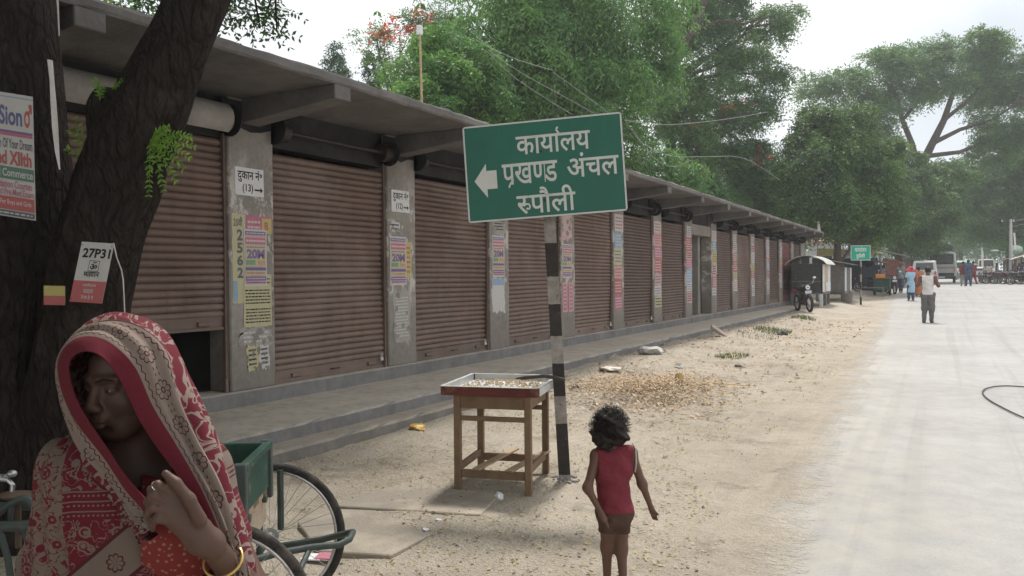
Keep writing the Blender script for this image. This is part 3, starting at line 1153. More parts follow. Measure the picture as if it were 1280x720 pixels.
m.add([bpt(p[0] * BW, p[1] * BH, .001) for p in ar], [(0, 1, 2, 4, 5, 6), (2, 3, 4)])
m.v and m.build('arrow', SIGNW, board)
for t, x0, x1, y0_, y1_, nm in ((word_office(), .335, .80, .655, .915, 'office'), (word_block(), .235, .585, .325, .575, 'block'), (Text2().text('अंचल', bold=BO), .645, .965, .375, .63, 'zone'), (word_village(), .315, .685, .045, .315, 'village')):
    t.fit(x0 * BW, x1 * BW, y0_ * BH, y1_ * BH)
    m = MB(); t.onto(m, o_ + nn * .001, uu, ww)
    m.build('lettering', SIGNW, board)
m = MB()
for yy in (.25, .75):
    c = bpt(BW * .5, BH * yy, -.032)
    m.bar(c - uu * BW * .42, c + uu * BW * .42, .03, .02, up=ww)
m.build('back_brace', IRON, sign)
for xx, yy in ((.50, .25), (.50, .75)):
    c = bpt(BW * xx - .01, BH * yy - .05, .002)
    MB().cyl(c, nn, .009, .006, 8).build('bolt', IRON, board)
m = MB(); rr = random.Random(2)
for i in range(26):
    a = rr.uniform(0, 6.28); r_ = rr.uniform(.02, .10)
    q = foot + Vector((r_ * math.cos(a), r_ * math.sin(a), 0)); q.z = G(q.x, q.y) + .004
    m.ell(q, (rr.uniform(.008, .022), rr.uniform(.008, .02), rr.uniform(.006, .014)), 6, 4)
m.build('concrete_footing', CONC, sign)

# ---------------------------------------------------------------- wooden stall table with a tin-lined tray
WOOD = MAT('worn_brown_wood', (.20, .13, .08), .72, .28, 7, .35, 50, dirt=(.16, .10, .065), dsc=6, dlo=.5, dhi=.75)
WOOD_L = MAT('pale_wood', (.40, .29, .19), .75, .2, 8, .3, 60)
REDW = MAT('faded_dark_red_paint', (.12, .03, .024), .7, .3, 9, .3, 60, dirt=(.25, .15, .10), dsc=7, dlo=.55, dhi=.7)
TIN = MAT('galvanised_tin', (.55, .56, .56), .45, .15, 5, .2, 30, metal=.5, dirt=(.42, .38, .33), dsc=5)
A = ground_at(573, 612); B = ground_at(661, 619); Cc = ground_at(618, 590)
A.z = B.z = Cc.z = (A.z + B.z + Cc.z) / 3
ux = (B - A); TW = ux.length; ux.normalize()
uy = (Cc - A); uy = (uy - ux * uy.dot(ux)).normalized()
TD = min(.85, abs((Cc - A).dot(uy)))
TH = .655
tb = thing('stall_table', 'worn wooden vendor table with a red edged tin tray beside the striped sign pole', 'table', A)
def tp(x, y, z): return A + ux * x + uy * y + Vector((0, 0, z))
rotT = Matrix((ux, uy, Vector((0, 0, 1)))).transposed()
for (x, y) in ((0, 0), (TW, 0), (0, TD), (TW, TD)):
    m = MB().bar(tp(x, y, -.02), tp(x, y, TH), .045, .045, up=ux)
    m.build('leg', WOOD, tb, bevel=.003)
def tbar(a, b, w_, h_, name, mat=WOOD):
    a = tp(*a); b = tp(*b)
    m = MB().bar(a, b, w_, h_)
    return m.build(name, mat, tb, bevel=.002)
e_ = .0225
for y in (0, TD):
    tbar((e_, y, TH - .055), (TW - e_, y, TH - .055), .022, .085, 'apron')
    tbar((e_, y, TH - .165), (TW - e_, y, TH - .165), .022, .032, 'rail')
for x in (0, TW):
    tbar((x, e_, TH - .055), (x, TD - e_, TH - .055), .022, .085, 'apron')
    tbar((x, e_, .15), (x, TD - e_, .15), .022, .05, 'lower_rail')
for y in (0.004, TD):
    tbar((e_, y, .115), (TW - e_, y, .115), .024, .055, 'stretcher')
tbar((.13, -.02, .15), (.26, TD + .03, .175), .055, .014, 'loose_slat', WOOD_L)
tbar((.36, -.02, .15), (.50, TD + .02, .172), .055, .014, 'loose_slat', WOOD_L)
ov = .085
m = MB().box(tp(TW / 2, TD / 2, TH + .008), (TW + 2 * ov - .02, TD + 2 * ov - .02, .014), rotT)
m.build('tray_bottom', TIN, tb)
for (x, y, sx, sy, mt) in ((TW / 2, -ov, TW + 2 * ov, .016, REDW), (TW / 2, TD + ov, TW + 2 * ov, .016, REDW), (-ov, TD / 2, .016, TD + 2 * ov - .016, REDW), (TW + ov, TD / 2, .016, TD + 2 * ov - .016, REDW)):
    m = MB().box(tp(x, y, TH + .028), (sx, sy, .056), rotT)
    rim = m.build('tray_rim', mt, tb, bevel=.002)
    m = MB()
    if sx > sy:
        s_ = 1 if y < 0 else -1
        m.box(tp(x, y + s_ * .011, TH + .032), (sx - .04, .004, .058), rotT); m.box(tp(x, y + s_ * .002, TH + .0595), (sx, .024, .004), rotT)
    else:
        s_ = 1 if x < 0 else -1
        m.box(tp(x + s_ * .011, y, TH + .032), (.004, sy - .02, .058), rotT); m.box(tp(x + s_ * .002, y, TH + .0595), (.024, sy, .004), rotT)
        if x > 0: m.box(tp(x + .010, y, TH + .030), (.003, sy * .98, .05), rotT)
    m.build('tin_lining', TIN, rim)
# drying stuff in the tray
HUSK = MAT('dry_husks', (.50, .38, .24), .9, .3, 30, .3, 80)
rr = random.Random(5); m = MB()
for i in range(520):
    x = rr.uniform(-.05, TW + .05); y = rr.uniform(-.05, TD + .05)
    if rr.random() > .35 + .65 * math.exp(-((x - TW * .55) ** 2 + (y - TD * .6) ** 2) / .08): continue
    h = .03 * math.exp(-((x - TW * .6) ** 2 + (y - TD * .65) ** 2) / .04)
    a = rr.uniform(0, PI); L = rr.uniform(.01, .03)
    d = ux * math.cos(a) + uy * math.sin(a) + Vector((0, 0, rr.uniform(-.3, .3)))
    c = tp(x, y, TH + .02 + h * rr.random() + .002)
    m.tube([c - d * L / 2, c, c + d * L / 2], [.002, .006, .002], 4)
hs = m.build('dry_husk_heap', HUSK, None, loc=tp(TW / 2, TD / 2, TH + .015)); tag(hs, 'dry yellowish husks spread in the tin tray of the wooden table', 'husks', kind='stuff')
m = MB()
m.tube([tp(TW * .55, TD + .02, TH + .035), tp(TW * .75, TD - .1, TH + .06), tp(TW + .05, TD - .25, TH + .095), tp(TW + .13, TD - .27, TH + .088), tp(TW + .2, TD - .28, TH + .075)], [.008, .014, .012, .015, .012], 8)
c = m.build('rolled_cloth', MAT('dark_cloth', (.08, .065, .055), .9), None, loc=tp(TW + .05, TD - .25, TH + .075), smooth=True); tag(c, 'dark rolled rag lying over the right rim of the tray', 'rag')

# ---------------------------------------------------------------- slabs on the ground by the table
SLABM = MAT('cracked_flat_slab', (.27, .235, .195), .95, .15, 3, .5, 50, dirt=(.42, .36, .28), dsc=3)
def ground_slab(pix, th, label):
    pts = [ground_at(*p) for p in pix]
    rings = []
    zb = [G(p.x, p.y) for p in pts]
    base = Vector((sum(p.x for p in pts) / len(pts), sum(p.y for p in pts) / len(pts), 0))
    zt = max(zb) + th * .5
    m = MB(); m.loft([[Vector((p.x, p.y, zt - .06)) for p in pts], [Vector((p.x, p.y, zt)) for p in pts]])
    o = m.build('paving_slab', SLABM, None, loc=(base.x, base.y, zt - .06), bevel=.006); tag(o, label, 'slab')
ground_slab([(400, 697), (488, 700), (536, 673), (520, 662), (470, 641), (392, 640), (372, 660)], .02, 'broken flat slab flush with the dirt in front of the cart wheel')
ground_slab([(415, 637), (600, 646), (625, 622), (560, 612), (470, 613)], .015, 'larger flat slab under the left legs of the wooden table')

# ---------------------------------------------------------------- litter
def crumple(name, px, py, r, mat, label, cat, seed, flat_=.5):
    q = ground_at(px, py); rr = random.Random(seed)
    bm = bmesh.new(); bmesh.ops.create_icosphere(bm, subdivisions=2, radius=r)
    for v in bm.verts:
        k = 1 + rr.uniform(-.35, .3); v.co = Vector((v.co.x * k, v.co.y * k * .8, max(-r * .3, v.co.z * flat_ * k)))
    me = bpy.data.meshes.new(name); bm.to_mesh(me); bm.free(); me.materials.append(mat)
    o = link_mesh(name, me, None, (q.x, q.y, q.z + r * .25)); tag(o, label, cat)
    return o


PLASTIC = MAT('white_crumpled_plastic', (.72, .72, .74), .4, .1, 20, .2, 60)
GOLDP = MAT('yellow_shiny_wrapper', (.58, .36, .08), .35, .3, 20, .3, 60)
crumple('paper_cup_litter', 623, 625, .035, PLASTIC, 'white crumpled paper cup on the dirt in front of the wooden table', 'litter', 1, .9)
crumple('crumpled_wrapper', 521, 537, .085, GOLDP, 'yellow orange wrapper lying below the lower step', 'litter', 2, .35)
crumple('plastic_bag', 763, 464, .15, MAT('cream_paper', (.60, .54, .46), .9), 'flat cream paper on the ground left of the rubbish heap', 'litter', 3, .18)
crumple('plastic_bag', 812, 443, .2, MAT('grey_plastic', (.45, .44, .42), .6), 'grey crumpled plastic against the step edge', 'litter', 4, .45)
crumple('plastic_bag', 718, 429, .08, MAT('bluish_plastic', (.40, .42, .55), .5), 'bluish white plastic lying on the veranda floor behind the pole', 'litter', 5, .6)
crumple('paper_cup_litter', 771, 509, .03, PLASTIC, 'small white cup right above the head of the child', 'litter', 6, .8)
crumple('paper_cup_litter', 783, 500, .045, PLASTIC, 'white crumpled wrapper in the middle of the rubbish heap', 'litter', 7, .5)
crumple('paper_cup_litter', 793, 490, .09, MAT('cream_paper2', (.55, .48, .42), .9), 'cream scrap of paper lying across the rubbish heap', 'litter', 8, .25)
crumple('paper_litter', 548, 652 + 0, .02, PLASTIC, 'tiny white scrap left of the child on the slab edge', 'litter', 9, .5)
crumple('paper_litter', 532, 664, .02, PLASTIC, 'tiny white scrap at the corner of the broken slab', 'litter', 10, .5)
crumple('paper_litter', 413, 501, .04, PLASTIC, 'white scrap of paper on the veranda floor under the second shutter', 'litter', 12, .2)
crumple('grey_stone', 848, 460, .07, MAT('pale_stone', (.5, .48, .44), .9), 'pale round stone behind the dry coconut husk', 'stone', 13, .8)
crumple('grey_stone', 720, 487, .07, MAT('dark_stone', (.14, .12, .11), .9), 'dark lump of rubble right of the table beside the pole', 'stone', 14, .6)
crumple('grey_stone', 923, 459, .06, MAT('dark_stone2', (.2, .17, .14), .9), 'small dark stone right of the husk stalk', 'stone', 15, .6)
crumple('black_shoe', 978, 419, .13, MAT('black_rubber', (.03, .03, .035), .6), 'small black shoe-like lump lying by the grass tufts', 'litter', 16, .6)
crumple('brown_pod', 882, 489, .05, WOOD_L, 'pale brown stub of wood right of the rubbish heap', 'wood', 17, .5)
q = ground_at(390, 702)
m = MB()
for i, (c_, dx) in enumerate(((1, 0.0), (0, .07))):
    m.m(i); pts = [(-.05, -.04), (.05, -.05), (.06, .04), (-.04, .05)]
    m.prism([(p[0] + dx, p[1]) for p in pts], q + Vector((0, 0, .02 + .004 * i)), RT0, Vector((-RT0.y, RT0.x, 0)), (0, 0, 1), .006)
o = m.build('paper_packet', [PLASTIC, INK['m']], None, loc=q); tag(o, 'pink and white paper packet on the ground below the cart wheel', 'litter')
# leaning broken brick slab by the step
q = ground_at(899, 420)
m = MB(); m.box(q + Vector((0, 0, .09)), (.42, .22, .07), Matrix.Rotation(R(38), 3, 'Y') @ Matrix.Rotation(R(20), 3, 'Z'))
o = m.build('broken_concrete_block', MAT('broken_block', (.30, .25, .21), .95, .2, 8, .6), None, loc=q, bevel=.012); tag(o, 'tilted broken concrete block at the foot of the veranda', 'block')
# coconut husk with its stalk
q = ground_at(849, 484)
STRAW = MAT('pale_straw', (.56, .42, .20), .9, .25, 20)
m = MB(); rr = random.Random(9)
for i in range(60):
    a = rr.uniform(0, 2 * PI); e = rr.uniform(.01, .05)
    m.tube([q + Vector((0, 0, .0)), q + Vector((math.cos(a) * e, math.sin(a) * e, .09)), q + Vector((math.cos(a) * e * 1.1, math.sin(a) * e * 1.1, .16 + rr.uniform(-.03, .03)))], [.008, .012, .004], 4)
sd_ = ground_at(935, 484)
m.tube([q + Vector((0, 0, .02)), (q + sd_) / 2 + Vector((0, 0, .05)), sd_ + Vector((0, 0, .02))], [.014, .01, .005], 5)
o = m.build('dry_husk', STRAW, None, loc=q); tag(o, 'dry straw coloured husk with a long stalk on the dirt', 'husk')
# rubbish heap of straw and chaff, scattered leaves, gravel
def scatter(n, fx, size, mat, name, label, cat, seed, kind='stuff', asp=(.25, .5), tilt=.5, lift=.006):
    r = np.random.default_rng(seed)
    xy = fx(r, n); n = len(xy)
    L = r.uniform(size[0], size[1], n); Wd = L * r.uniform(asp[0], asp[1], n); a = r.uniform(0, 2 * PI, n)
    tx = r.uniform(-tilt, tilt, n); ty = r.uniform(-tilt, tilt, n)
    d = np.stack([np.cos(a), np.sin(a), tx], -1) * L[:, None] / 2
    s_ = np.stack([-np.sin(a), np.cos(a), ty], -1) * Wd[:, None] / 2
    c = np.stack([xy[:, 0], xy[:, 1], gz(xy[:, 0], xy[:, 1]) + lift + np.abs(tx) * L / 2 + (xy[:, 2] if xy.shape[1] > 2 else 0)], -1)
    V = np.stack([c - d, c + s_, c + d, c - s_], 1).reshape(-1, 3)
    F = np.arange(n * 4).reshape(-1, 4)
    o = np_mesh(name, V, F, mat, loc=(float(xy[0, 0]), float(xy[0, 1]), 0)); tag(o, label, cat, kind=kind)
    return o


def leafy(name, cols, rough=.8):
    b = NB(name)
    ge = b.n('ShaderNodeNewGeometry')
    r_ = b.n('ShaderNodeValToRGB'); b.put(r_.inputs[0], ge.outputs['Random Per Island'])
    el = r_.color_ramp.elements
    el[0].color = tuple(cols[0]) + (1,); el[0].position = 0
    el[1].color = tuple(cols[-1]) + (1,); el[1].position = 1
    for i, c in enumerate(cols[1:-1]):
        e = el.new((i + 1) / (len(cols) - 1)); e.color = tuple(c) + (1,)
    return b.out(r_.outputs[0], rough, 0, .2)


DRYLEAF = leafy('dry_leaf_litter', [(.36, .29, .10), (.22, .14, .07), (.46, .38, .16), (.30, .28, .12), (.5, .42, .3), (.16, .11, .07)])
CHAFF = leafy('straw_chaff', [(.40, .27, .15), (.50, .38, .24), (.28, .18, .10), (.56, .48, .37), (.34, .21, .13)])
h0 = ground_at(800, 490)


def f_heap(r, n):
    p = r.normal(0, 1, (n, 2)) * [.48, .80]
    ang = R(25); x = h0.x + p[:, 0] * math.cos(ang) - p[:, 1] * math.sin(ang) * .5; y = h0.y + .3 + p[:, 0] * math.sin(ang) + p[:, 1]
    z = .13 * np.exp(-(p ** 2).sum(1) / 1.2) * r.random(n)
    return np.stack([x, y, z], -1)


scatter(11000, f_heap, (.02, .075), CHAFF, 'chaff_heap', 'low heap of straw chaff and rubbish on the dirt behind the child', 'rubbish heap', 21, asp=(.12, .35))


def f_leaf(r, n):
    x = r.uniform(-4.7, -.9, n); y = r.uniform(2.2, 13, n)
    k = vn(x * 1.3, y * 1.3, 31) * .6 + vn(x * 4, y * 4, 32) * .4 - .03 * np.maximum(0, y - 8) + .08 * sm(6, 3, y) - .10 * sm(-2.0, -1.1, x)
    m_ = k > .47
    return np.stack([x[m_], y[m_]], -1)


scatter(17000, f_leaf, (.008, .034), DRYLEAF, 'leaf_litter', 'tiny dry yellow and brown leaves scattered over the sandy dirt', 'leaf litter', 22, asp=(.3, .6))


def f_far(r, n):
    y = r.uniform(8, 26, n); x = ve(5) + .6 - .0 * y + r.uniform(-.9, 2.2, n) + r.normal(0, .3, n)
    return np.stack([x, y], -1)


scatter(2600, f_far, (.03, .10), CHAFF, 'verge_debris', 'bits of straw and debris along the foot of the veranda', 'debris', 23)
# gravel
def gravel():
    r = np.random.default_rng(5); n = 750
    x = r.uniform(-5, -1.0, n); y = r.uniform(2.2, 18, n); s_ = r.uniform(.003, .012, n) * (1 + (r.random(n) > .96) * 1.6)
    t = np.array([(1, 0, 0), (-.6, .8, 0), (-.6, -.8, 0), (0, 0, .8), (0, 0, -.6)], float)
    f = np.array([(0, 1, 3), (1, 2, 3), (2, 0, 3), (1, 0, 4), (2, 1, 4), (0, 2, 4)])
    a = r.uniform(0, 6.28, n); ca, sa = np.cos(a), np.sin(a)
    V = t[None] * s_[:, None, None] * r.uniform(.7, 1.3, (n, 5, 1))
    V = np.stack([V[..., 0] * ca[:, None] - V[..., 1] * sa[:, None], V[..., 0] * sa[:, None] + V[..., 1] * ca[:, None], V[..., 2]], -1)
    V += np.stack([x, y, gz(x, y) + .003], -1)[:, None]
    F = f[None] + (np.arange(n) * 5)[:, None, None]
    o = np_mesh('loose_gravel', V.reshape(-1, 3), F.reshape(-1, 3), leafy('gravel_tones', [(.30, .27, .24), (.45, .40, .34), (.2, .17, .15), (.36, .2, .14)]), loc=(-3, 6, 0))
    tag(o, 'small stones and brick crumbs strewn over the dirt', 'gravel', kind='stuff')


gravel()
# grass tufts
GRASS = leafy('verge_grass', [(.10, .16, .04), (.16, .22, .06), (.07, .11, .03), (.22, .24, .09)])
def tuft(px, py, n, rad, h, label, seed):
    q = ground_at(px, py); r = np.random.default_rng(seed)
    a = r.uniform(0, 6.28, n); rr_ = rad * np.sqrt(r.random(n)); bx = q.x + rr_ * np.cos(a) * .8; by = q.y + rr_ * np.sin(a) * 1.6
    hh = h * r.uniform(.4, 1, n); ln = r.normal(0, .35, (n, 2)) * hh[:, None]; wd = .006 * np.ones(n)
    b0_ = np.stack([bx - wd, by, gz(bx, by) - .005], -1); b1_ = np.stack([bx + wd, by, gz(bx, by) - .005], -1)
    tp_ = np.stack([bx + ln[:, 0], by + ln[:, 1], gz(bx, by) + hh], -1)
    V = np.stack([b0_, b1_, tp_], 1).reshape(-1, 3)
    o = np_mesh('grass_tuft', V, np.arange(n * 3).reshape(-1, 3), GRASS, loc=(q.x, q.y, q.z)); tag(o, label, 'grass', kind='stuff')


tuft(1004, 398, 260, .45, .12, 'brightest green grass tuft, just in front of the parked motorcycle', 1)
tuft(966, 414, 320, .55, .13, 'darker grass tuft beside the black lump on the verge', 2)
tuft(915, 446, 160, .35, .09, 'thin grass patch right of the tilted concrete block, nearest of the tufts', 3)
tuft(948, 420, 120, .6, .08, 'sparse weeds between the tilted block and the grass tufts', 4)
# hose loop on the road
m = MB(); pts = []
for px, py in ((1282, 488), (1262, 486.5), (1243, 487), (1230, 490), (1227, 496), (1236, 505), (1252, 514), (1268, 522), (1284, 529), (1300, 534)):
    q = ground_at(px, py); pts.append(Vector((q.x, q.y, gmac(q.x, q.y) + .02)))
pp = []
for i in range(len(pts) - 1):
    for t in (0, .33, .66): pp.append(pts[i].lerp(pts[i + 1], t))
pp.append(pts[-1])
for _ in range(2): pp = [pp[0]] + [(pp[i - 1] + pp[i] * 2 + pp[i + 1]) / 4 for i in range(1, len(pp) - 1)] + [pp[-1]]
o = m.tube(pp, .008, 8).build('rubber_hose', MAT('black_hose', (.04, .04, .045), .5), None, loc=pp[0], smooth=True); tag(o, 'thin black hose curving in a loop on the pale road', 'hose')
# ---------------------------------------------------------------- foliage
def leaf_mat(name, cols, trans=.35):
    b = NB(name)
    ge = b.n('ShaderNodeNewGeometry')
    r_ = b.n('ShaderNodeValToRGB'); b.put(r_.inputs[0], ge.outputs['Random Per Island'])
    el = r_.color_ramp.elements
    el[0].color = tuple(cols[0]) + (1,); el[1].color = tuple(cols[-1]) + (1,); el[1].position = 1
    for i, c in enumerate(cols[1:-1]):
        e = el.new((i + 1) / (len(cols) - 1)); e.color = tuple(c) + (1,)
    n = b.noise(.55, ge.outputs['Position'], 3)
    c = b.mix(b.map(n, .35, .65), r_.outputs[0], b.mix(1.0, r_.outputs[0], (1.35, 1.25, .85), 'MULTIPLY'))
    b.out(c, .55, 0, .35)
    tr = b.n('ShaderNodeBsdfTranslucent'); b.t.links.new(c, tr.inputs[0])
    ms = b.n('ShaderNodeMixShader'); ms.inputs[0].default_value = trans
    b.t.links.new(b.b.outputs[0], ms.inputs[1]); b.t.links.new(tr.outputs[0], ms.inputs[2])
    o = [x for x in b.t.nodes if x.type == 'OUTPUT_MATERIAL'][0]
    b.t.links.new(ms.outputs[0], o.inputs[0])
    return b.m


LF_NEEM = leaf_mat('bright_drooping_foliage', [(.07, .18, .055), (.11, .25, .07), (.08, .21, .065), (.18, .32, .09), (.045, .125, .045)], .45)
LF_MANGO = leaf_mat('dark_broad_foliage', [(.045, .11, .04), (.07, .155, .05), (.035, .09, .035), (.11, .19, .06), (.15, .22, .06)], .35)
LF_RAIN = leaf_mat('feathery_grey_green_foliage', [(.08, .175, .065), (.11, .22, .075), (.065, .145, .055), (.15, .25, .085)])
LF_FAR = leaf_mat('far_green_foliage', [(.08, .165, .07), (.11, .20, .085), (.065, .135, .06), (.13, .22, .09)])
LF_CONE = leaf_mat('dark_conical_foliage', [(.035, .09, .045), (.05, .11, .05), (.03, .07, .04)], .2)
LF_RED = leaf_mat('orange_red_blossom', [(.62, .10, .05), (.70, .18, .08), (.5, .07, .05)], .3)
LF_SPRIG = leaf_mat('fresh_green_leaflets', [(.13, .27, .04), (.20, .36, .06), (.09, .20, .03), (.26, .38, .08)], .5)
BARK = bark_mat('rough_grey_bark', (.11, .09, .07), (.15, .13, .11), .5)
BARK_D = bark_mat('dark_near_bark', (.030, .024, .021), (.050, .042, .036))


def sprays(r, C, D, per, L, leafl, droop, wr=.35, gap=.0, flatk=1.0):
    """C centres (n,3), D outward directions; per leaflets along each drooping twig -> V,F"""
    n = len(C)
    t = (np.arange(per) // 2 + .5) / (per / 2)
    side = np.where(np.arange(per) % 2 == 0, 1.0, -1.0)
    Ls = L * r.uniform(.6, 1.3, n)
    pos = C[:, None] + D[:, None] * (t[None, :, None] * Ls[:, None, None])
    pos[..., 2] -= droop * Ls[:, None] * t[None] ** 2
    tang = D[:, None] * np.ones((1, per, 1)); tang = tang.copy(); tang[..., 2] -= 2 * droop * t[None]
    tang /= np.linalg.norm(tang, axis=-1, keepdims=True)
    up = r.normal(0, .45, (n, 1, 3)) + np.array([0, 0, 1.0])
    lat = np.cross(tang, np.broadcast_to(up, tang.shape)); lat /= np.linalg.norm(lat, axis=-1, keepdims=True) + 1e-6
    ld = lat * side[None, :, None] + tang * .7 + r.normal(0, .25, (n, per, 3)); ld[..., 2] -= droop * .6
    ld /= np.linalg.norm(ld, axis=-1, keepdims=True)
    nrm = np.cross(ld, tang + r.normal(0, .3, (n, per, 3))); 
    wv = np.cross(nrm, ld); wv /= np.linalg.norm(wv, axis=-1, keepdims=True) + 1e-6
    ll = leafl * r.uniform(.6, 1.25, (n, per, 1))
    a = pos; b = pos + ld * ll * .5 + wv * ll * wr * .5; c = pos + ld * ll; d = pos + ld * ll * .5 - wv * ll * wr * .5
    return np.stack([a, b, c, d], 2).reshape(-1, 3)


def crown_pts(r, blobs, n, inner=.55, hole=.0):
    B = np.array([[b[0][0], b[0][1], b[0][2], b[1][0], b[1][1], b[1][2]] for b in blobs])
    vol = B[:, 3] * B[:, 4] + B[:, 5] * B[:, 3]; vol = vol / vol.sum()
    ids = r.choice(len(B), n, p=vol)
    d = r.normal(0, 1, (n, 3)); d /= np.linalg.norm(d, axis=1, keepdims=True)
    rad = inner + (1.0 - inner) * r.random(n) ** .7
    # lumpy silhouette
    lump = 1 + .32 * (vn(d[:, 0] * 3 + ids * 7.1, d[:, 2] * 3 + d[:, 1] * 2, 4) - .5) * 2
    K = 13
    kd = r.normal(0, 1, (len(B), K, 3)); kd /= np.linalg.norm(kd, axis=-1, keepdims=True)
    kr = r.uniform(.5, 1.0, (len(B), K, 1)); kc = kd * kr
    ks = r.uniform(.20, .38, (len(B), K))
    kk = r.integers(0, K, n)
    core = r.random(n) < .16
    q_ = r.normal(0, 1, (n, 3)); q_ /= np.linalg.norm(q_, axis=1, keepdims=True)
    rr2 = r.random(n)[:, None] ** .45
    loc_ = kc[ids, kk] + q_ * rr2 * ks[ids, kk][:, None] * np.array([1, 1, .62])
    d = np.where(core[:, None], d, q_ * .8 + kd[ids, kk] * .5)
    C = B[ids, :3] + np.where(core[:, None], d * (rad * lump)[:, None] * .8, loc_) * B[ids, 3:]
    if hole:
        q = vn(C[:, 0] * .9 + C[:, 2] * .5, C[:, 2] * 1.1 - C[:, 1] * .6, 6) * .6 + vn(C[:, 0] * 2.3, C[:, 2] * 2.3 + C[:, 1], 8) * .4
        k = q > hole
        C = C[k]; d = d[k]
    d = d * np.array([1, 1, .5]) + r.normal(0, .35, d.shape); d /= np.linalg.norm(d, axis=1, keepdims=True)
    return C, d


def px_blobs(lst):
    out = []
    for px, py, z, rp, *k in lst:
        c = P(px, py, z); rr_ = rp * z / 1000
        kz = k[0] if k else 1.0
        out.append(((c.x, c.y, c.z), (rr_, rr_, rr_ * kz)))
    return out


def limb(m, a, b, r0, r1, sag, r, n=7, wob=.06):
    a = Vector(a); b = Vector(b); pts = []; L = (b - a).length
    for i in range(n):
        t = i / (n - 1)
        p = a.lerp(b, t); p.z += sag * L * math.sin(PI * t)
        if 0 < i < n - 1: p += Vector((r.uniform(-1, 1), r.uniform(-1, 1), r.uniform(-.6, .6))) * wob * L * .5
        pts.append(p)
    m.tube(pts, [r0 + (r1 - r0) * i / (n - 1) for i in range(n)], 7)
    return pts


def tree(label, base, blobs, n, leaf, per=8, L=.5, droop=.4, mat=LF_NEEM, inner=.5, hole=.35, seed=1, tr=.28, fork=.45, group=None, name='tree', bark=BARK, wr=.35, blossom=None, limbs=True, cat='tree', trunk_top=None):
    r = np.random.default_rng(seed); rr_ = random.Random(seed)
    base = Vector(base)
    root = thing(name, label, cat, base, group)
    cx = sum(b[0][0] for b in blobs) / len(blobs); cy = sum(b[0][1] for b in blobs) / len(blobs)
    zt = min(b[0][2] for b in blobs); 
    topz = max(b[0][2] for b in blobs)
    ft = Vector(trunk_top) if trunk_top else Vector((base.x + (cx - base.x) * .3, base.y + (cy - base.y) * .3, base.z + (topz - base.z) * fork))
    m = MB()
    pts = []
    for i in range(8):
        t = i / 7
        p = base.lerp(ft, t) + Vector((rr_.uniform(-1, 1), rr_.uniform(-1, 1), 0)) * .12 * tr * (1 if 0 < i < 7 else 0)
        pts.append(p)
    pts[0] = pts[0] - Vector((0, 0, .1))
    m.tube(pts, [tr * (1.35 if i == 0 else 1.1 - .45 * i / 7) for i in range(8)], 10)
    m.build('trunk', bark, root, smooth=True)
    if limbs:
        m = MB()
        for b in blobs:
            c = Vector(b[0])
            st = pts[rr_.choice([4, 5, 6, 7])] if c.z < ft.z + 1 else pts[-1]
            lp = limb(m, st, c, tr * .42, tr * .10, .04, rr_)
            for q in range(5):
                a = lp[rr_.randint(2, 6)]
                d = Vector((rr_.gauss(0, 1), rr_.gauss(0, 1), rr_.gauss(.4, .8))).normalized()
                e = Vector(b[0]) + Vector((d.x * b[1][0], d.y * b[1][1], d.z * b[1][2])) * .85
                limb(m, a, e, tr * .14, tr * .03, .05, rr_, 5)
        m.build('limbs', bark, root, smooth=True)
    C, D = crown_pts(r, blobs, n, inner, hole)
    V = sprays(r, C, D, per, L, leaf, droop, wr)
    np_mesh('crown', V, np.arange(len(V)).reshape(-1, 4), mat, parent=root)['kind'] = 'stuff'
    if blossom:
        for (px, py, z, rp) in blossom:
            pass
        C, D = crown_pts(r, px_blobs(blossom), 20 * len(blossom), .1, 0)
        V = sprays(r, C, D, 6, L * .5, leaf * .9, .1, .8)
        np_mesh('blossom', V, np.arange(len(V)).reshape(-1, 4), LF_RED, parent=root)
    return root


def gb(px, z, extra=0):
    p = P(px, 345, z); return Vector((p.x, p.y, G(p.x, p.y)))


# tall drooping tree behind the shops
tree('tall lush tree with drooping bright foliage behind the roof, just above the green sign', gb(705, 31),
     px_blobs([(700, 55, 31, 75), (640, 110, 29, 62), (755, 125, 32, 62), (585, 120, 28, 45), (690, -50, 32, 95), (780, 10, 33, 60), (610, 35, 29, 55), (735, 200, 33, 55), (640, 180, 30, 50, .8), (560, 140, 27, 30), (800, 70, 34, 45), (690, 170, 31, 50), (830, 215, 36, 42), (700, 125, 30, 60)]),
     21000, .23, 9, .95, .95, LF_NEEM, .35, .14, 2, .35, wr=.27)
tree('leafy bush-headed tree in front of the flame blossoms, left of the tall drooping tree', gb(545, 25),
     px_blobs([(545, 110, 25, 42), (520, 130, 24, 34), (580, 80, 26, 40), (510, 90, 25, 28), (555, 60, 26, 34), (535, 150, 24, 34), (600, 140, 26, 34)]),
     6000, .15, 9, .55, .6, LF_NEEM, .35, .2, 3, .2)
tree('flame tree with orange red blossoms at its top left, seen over the roof', gb(505, 34),
     px_blobs([(470, 45, 34, 24, .5), (500, 40, 34, 26, .6), (535, 30, 34, 30, .6), (560, 15, 34, 30), (480, 75, 34, 20, .7), (505, 95, 34, 24, .7), (600, -5, 34, 36)]),
     1700, .15, 9, .6, .3, LF_RAIN, .3, .42, 4, .2, blossom=[(465, 42, 33.5, 12), (495, 38, 33.5, 14), (530, 22, 33.5, 14), (512, 48, 33.5, 10), (484, 36, 33.5, 9)])
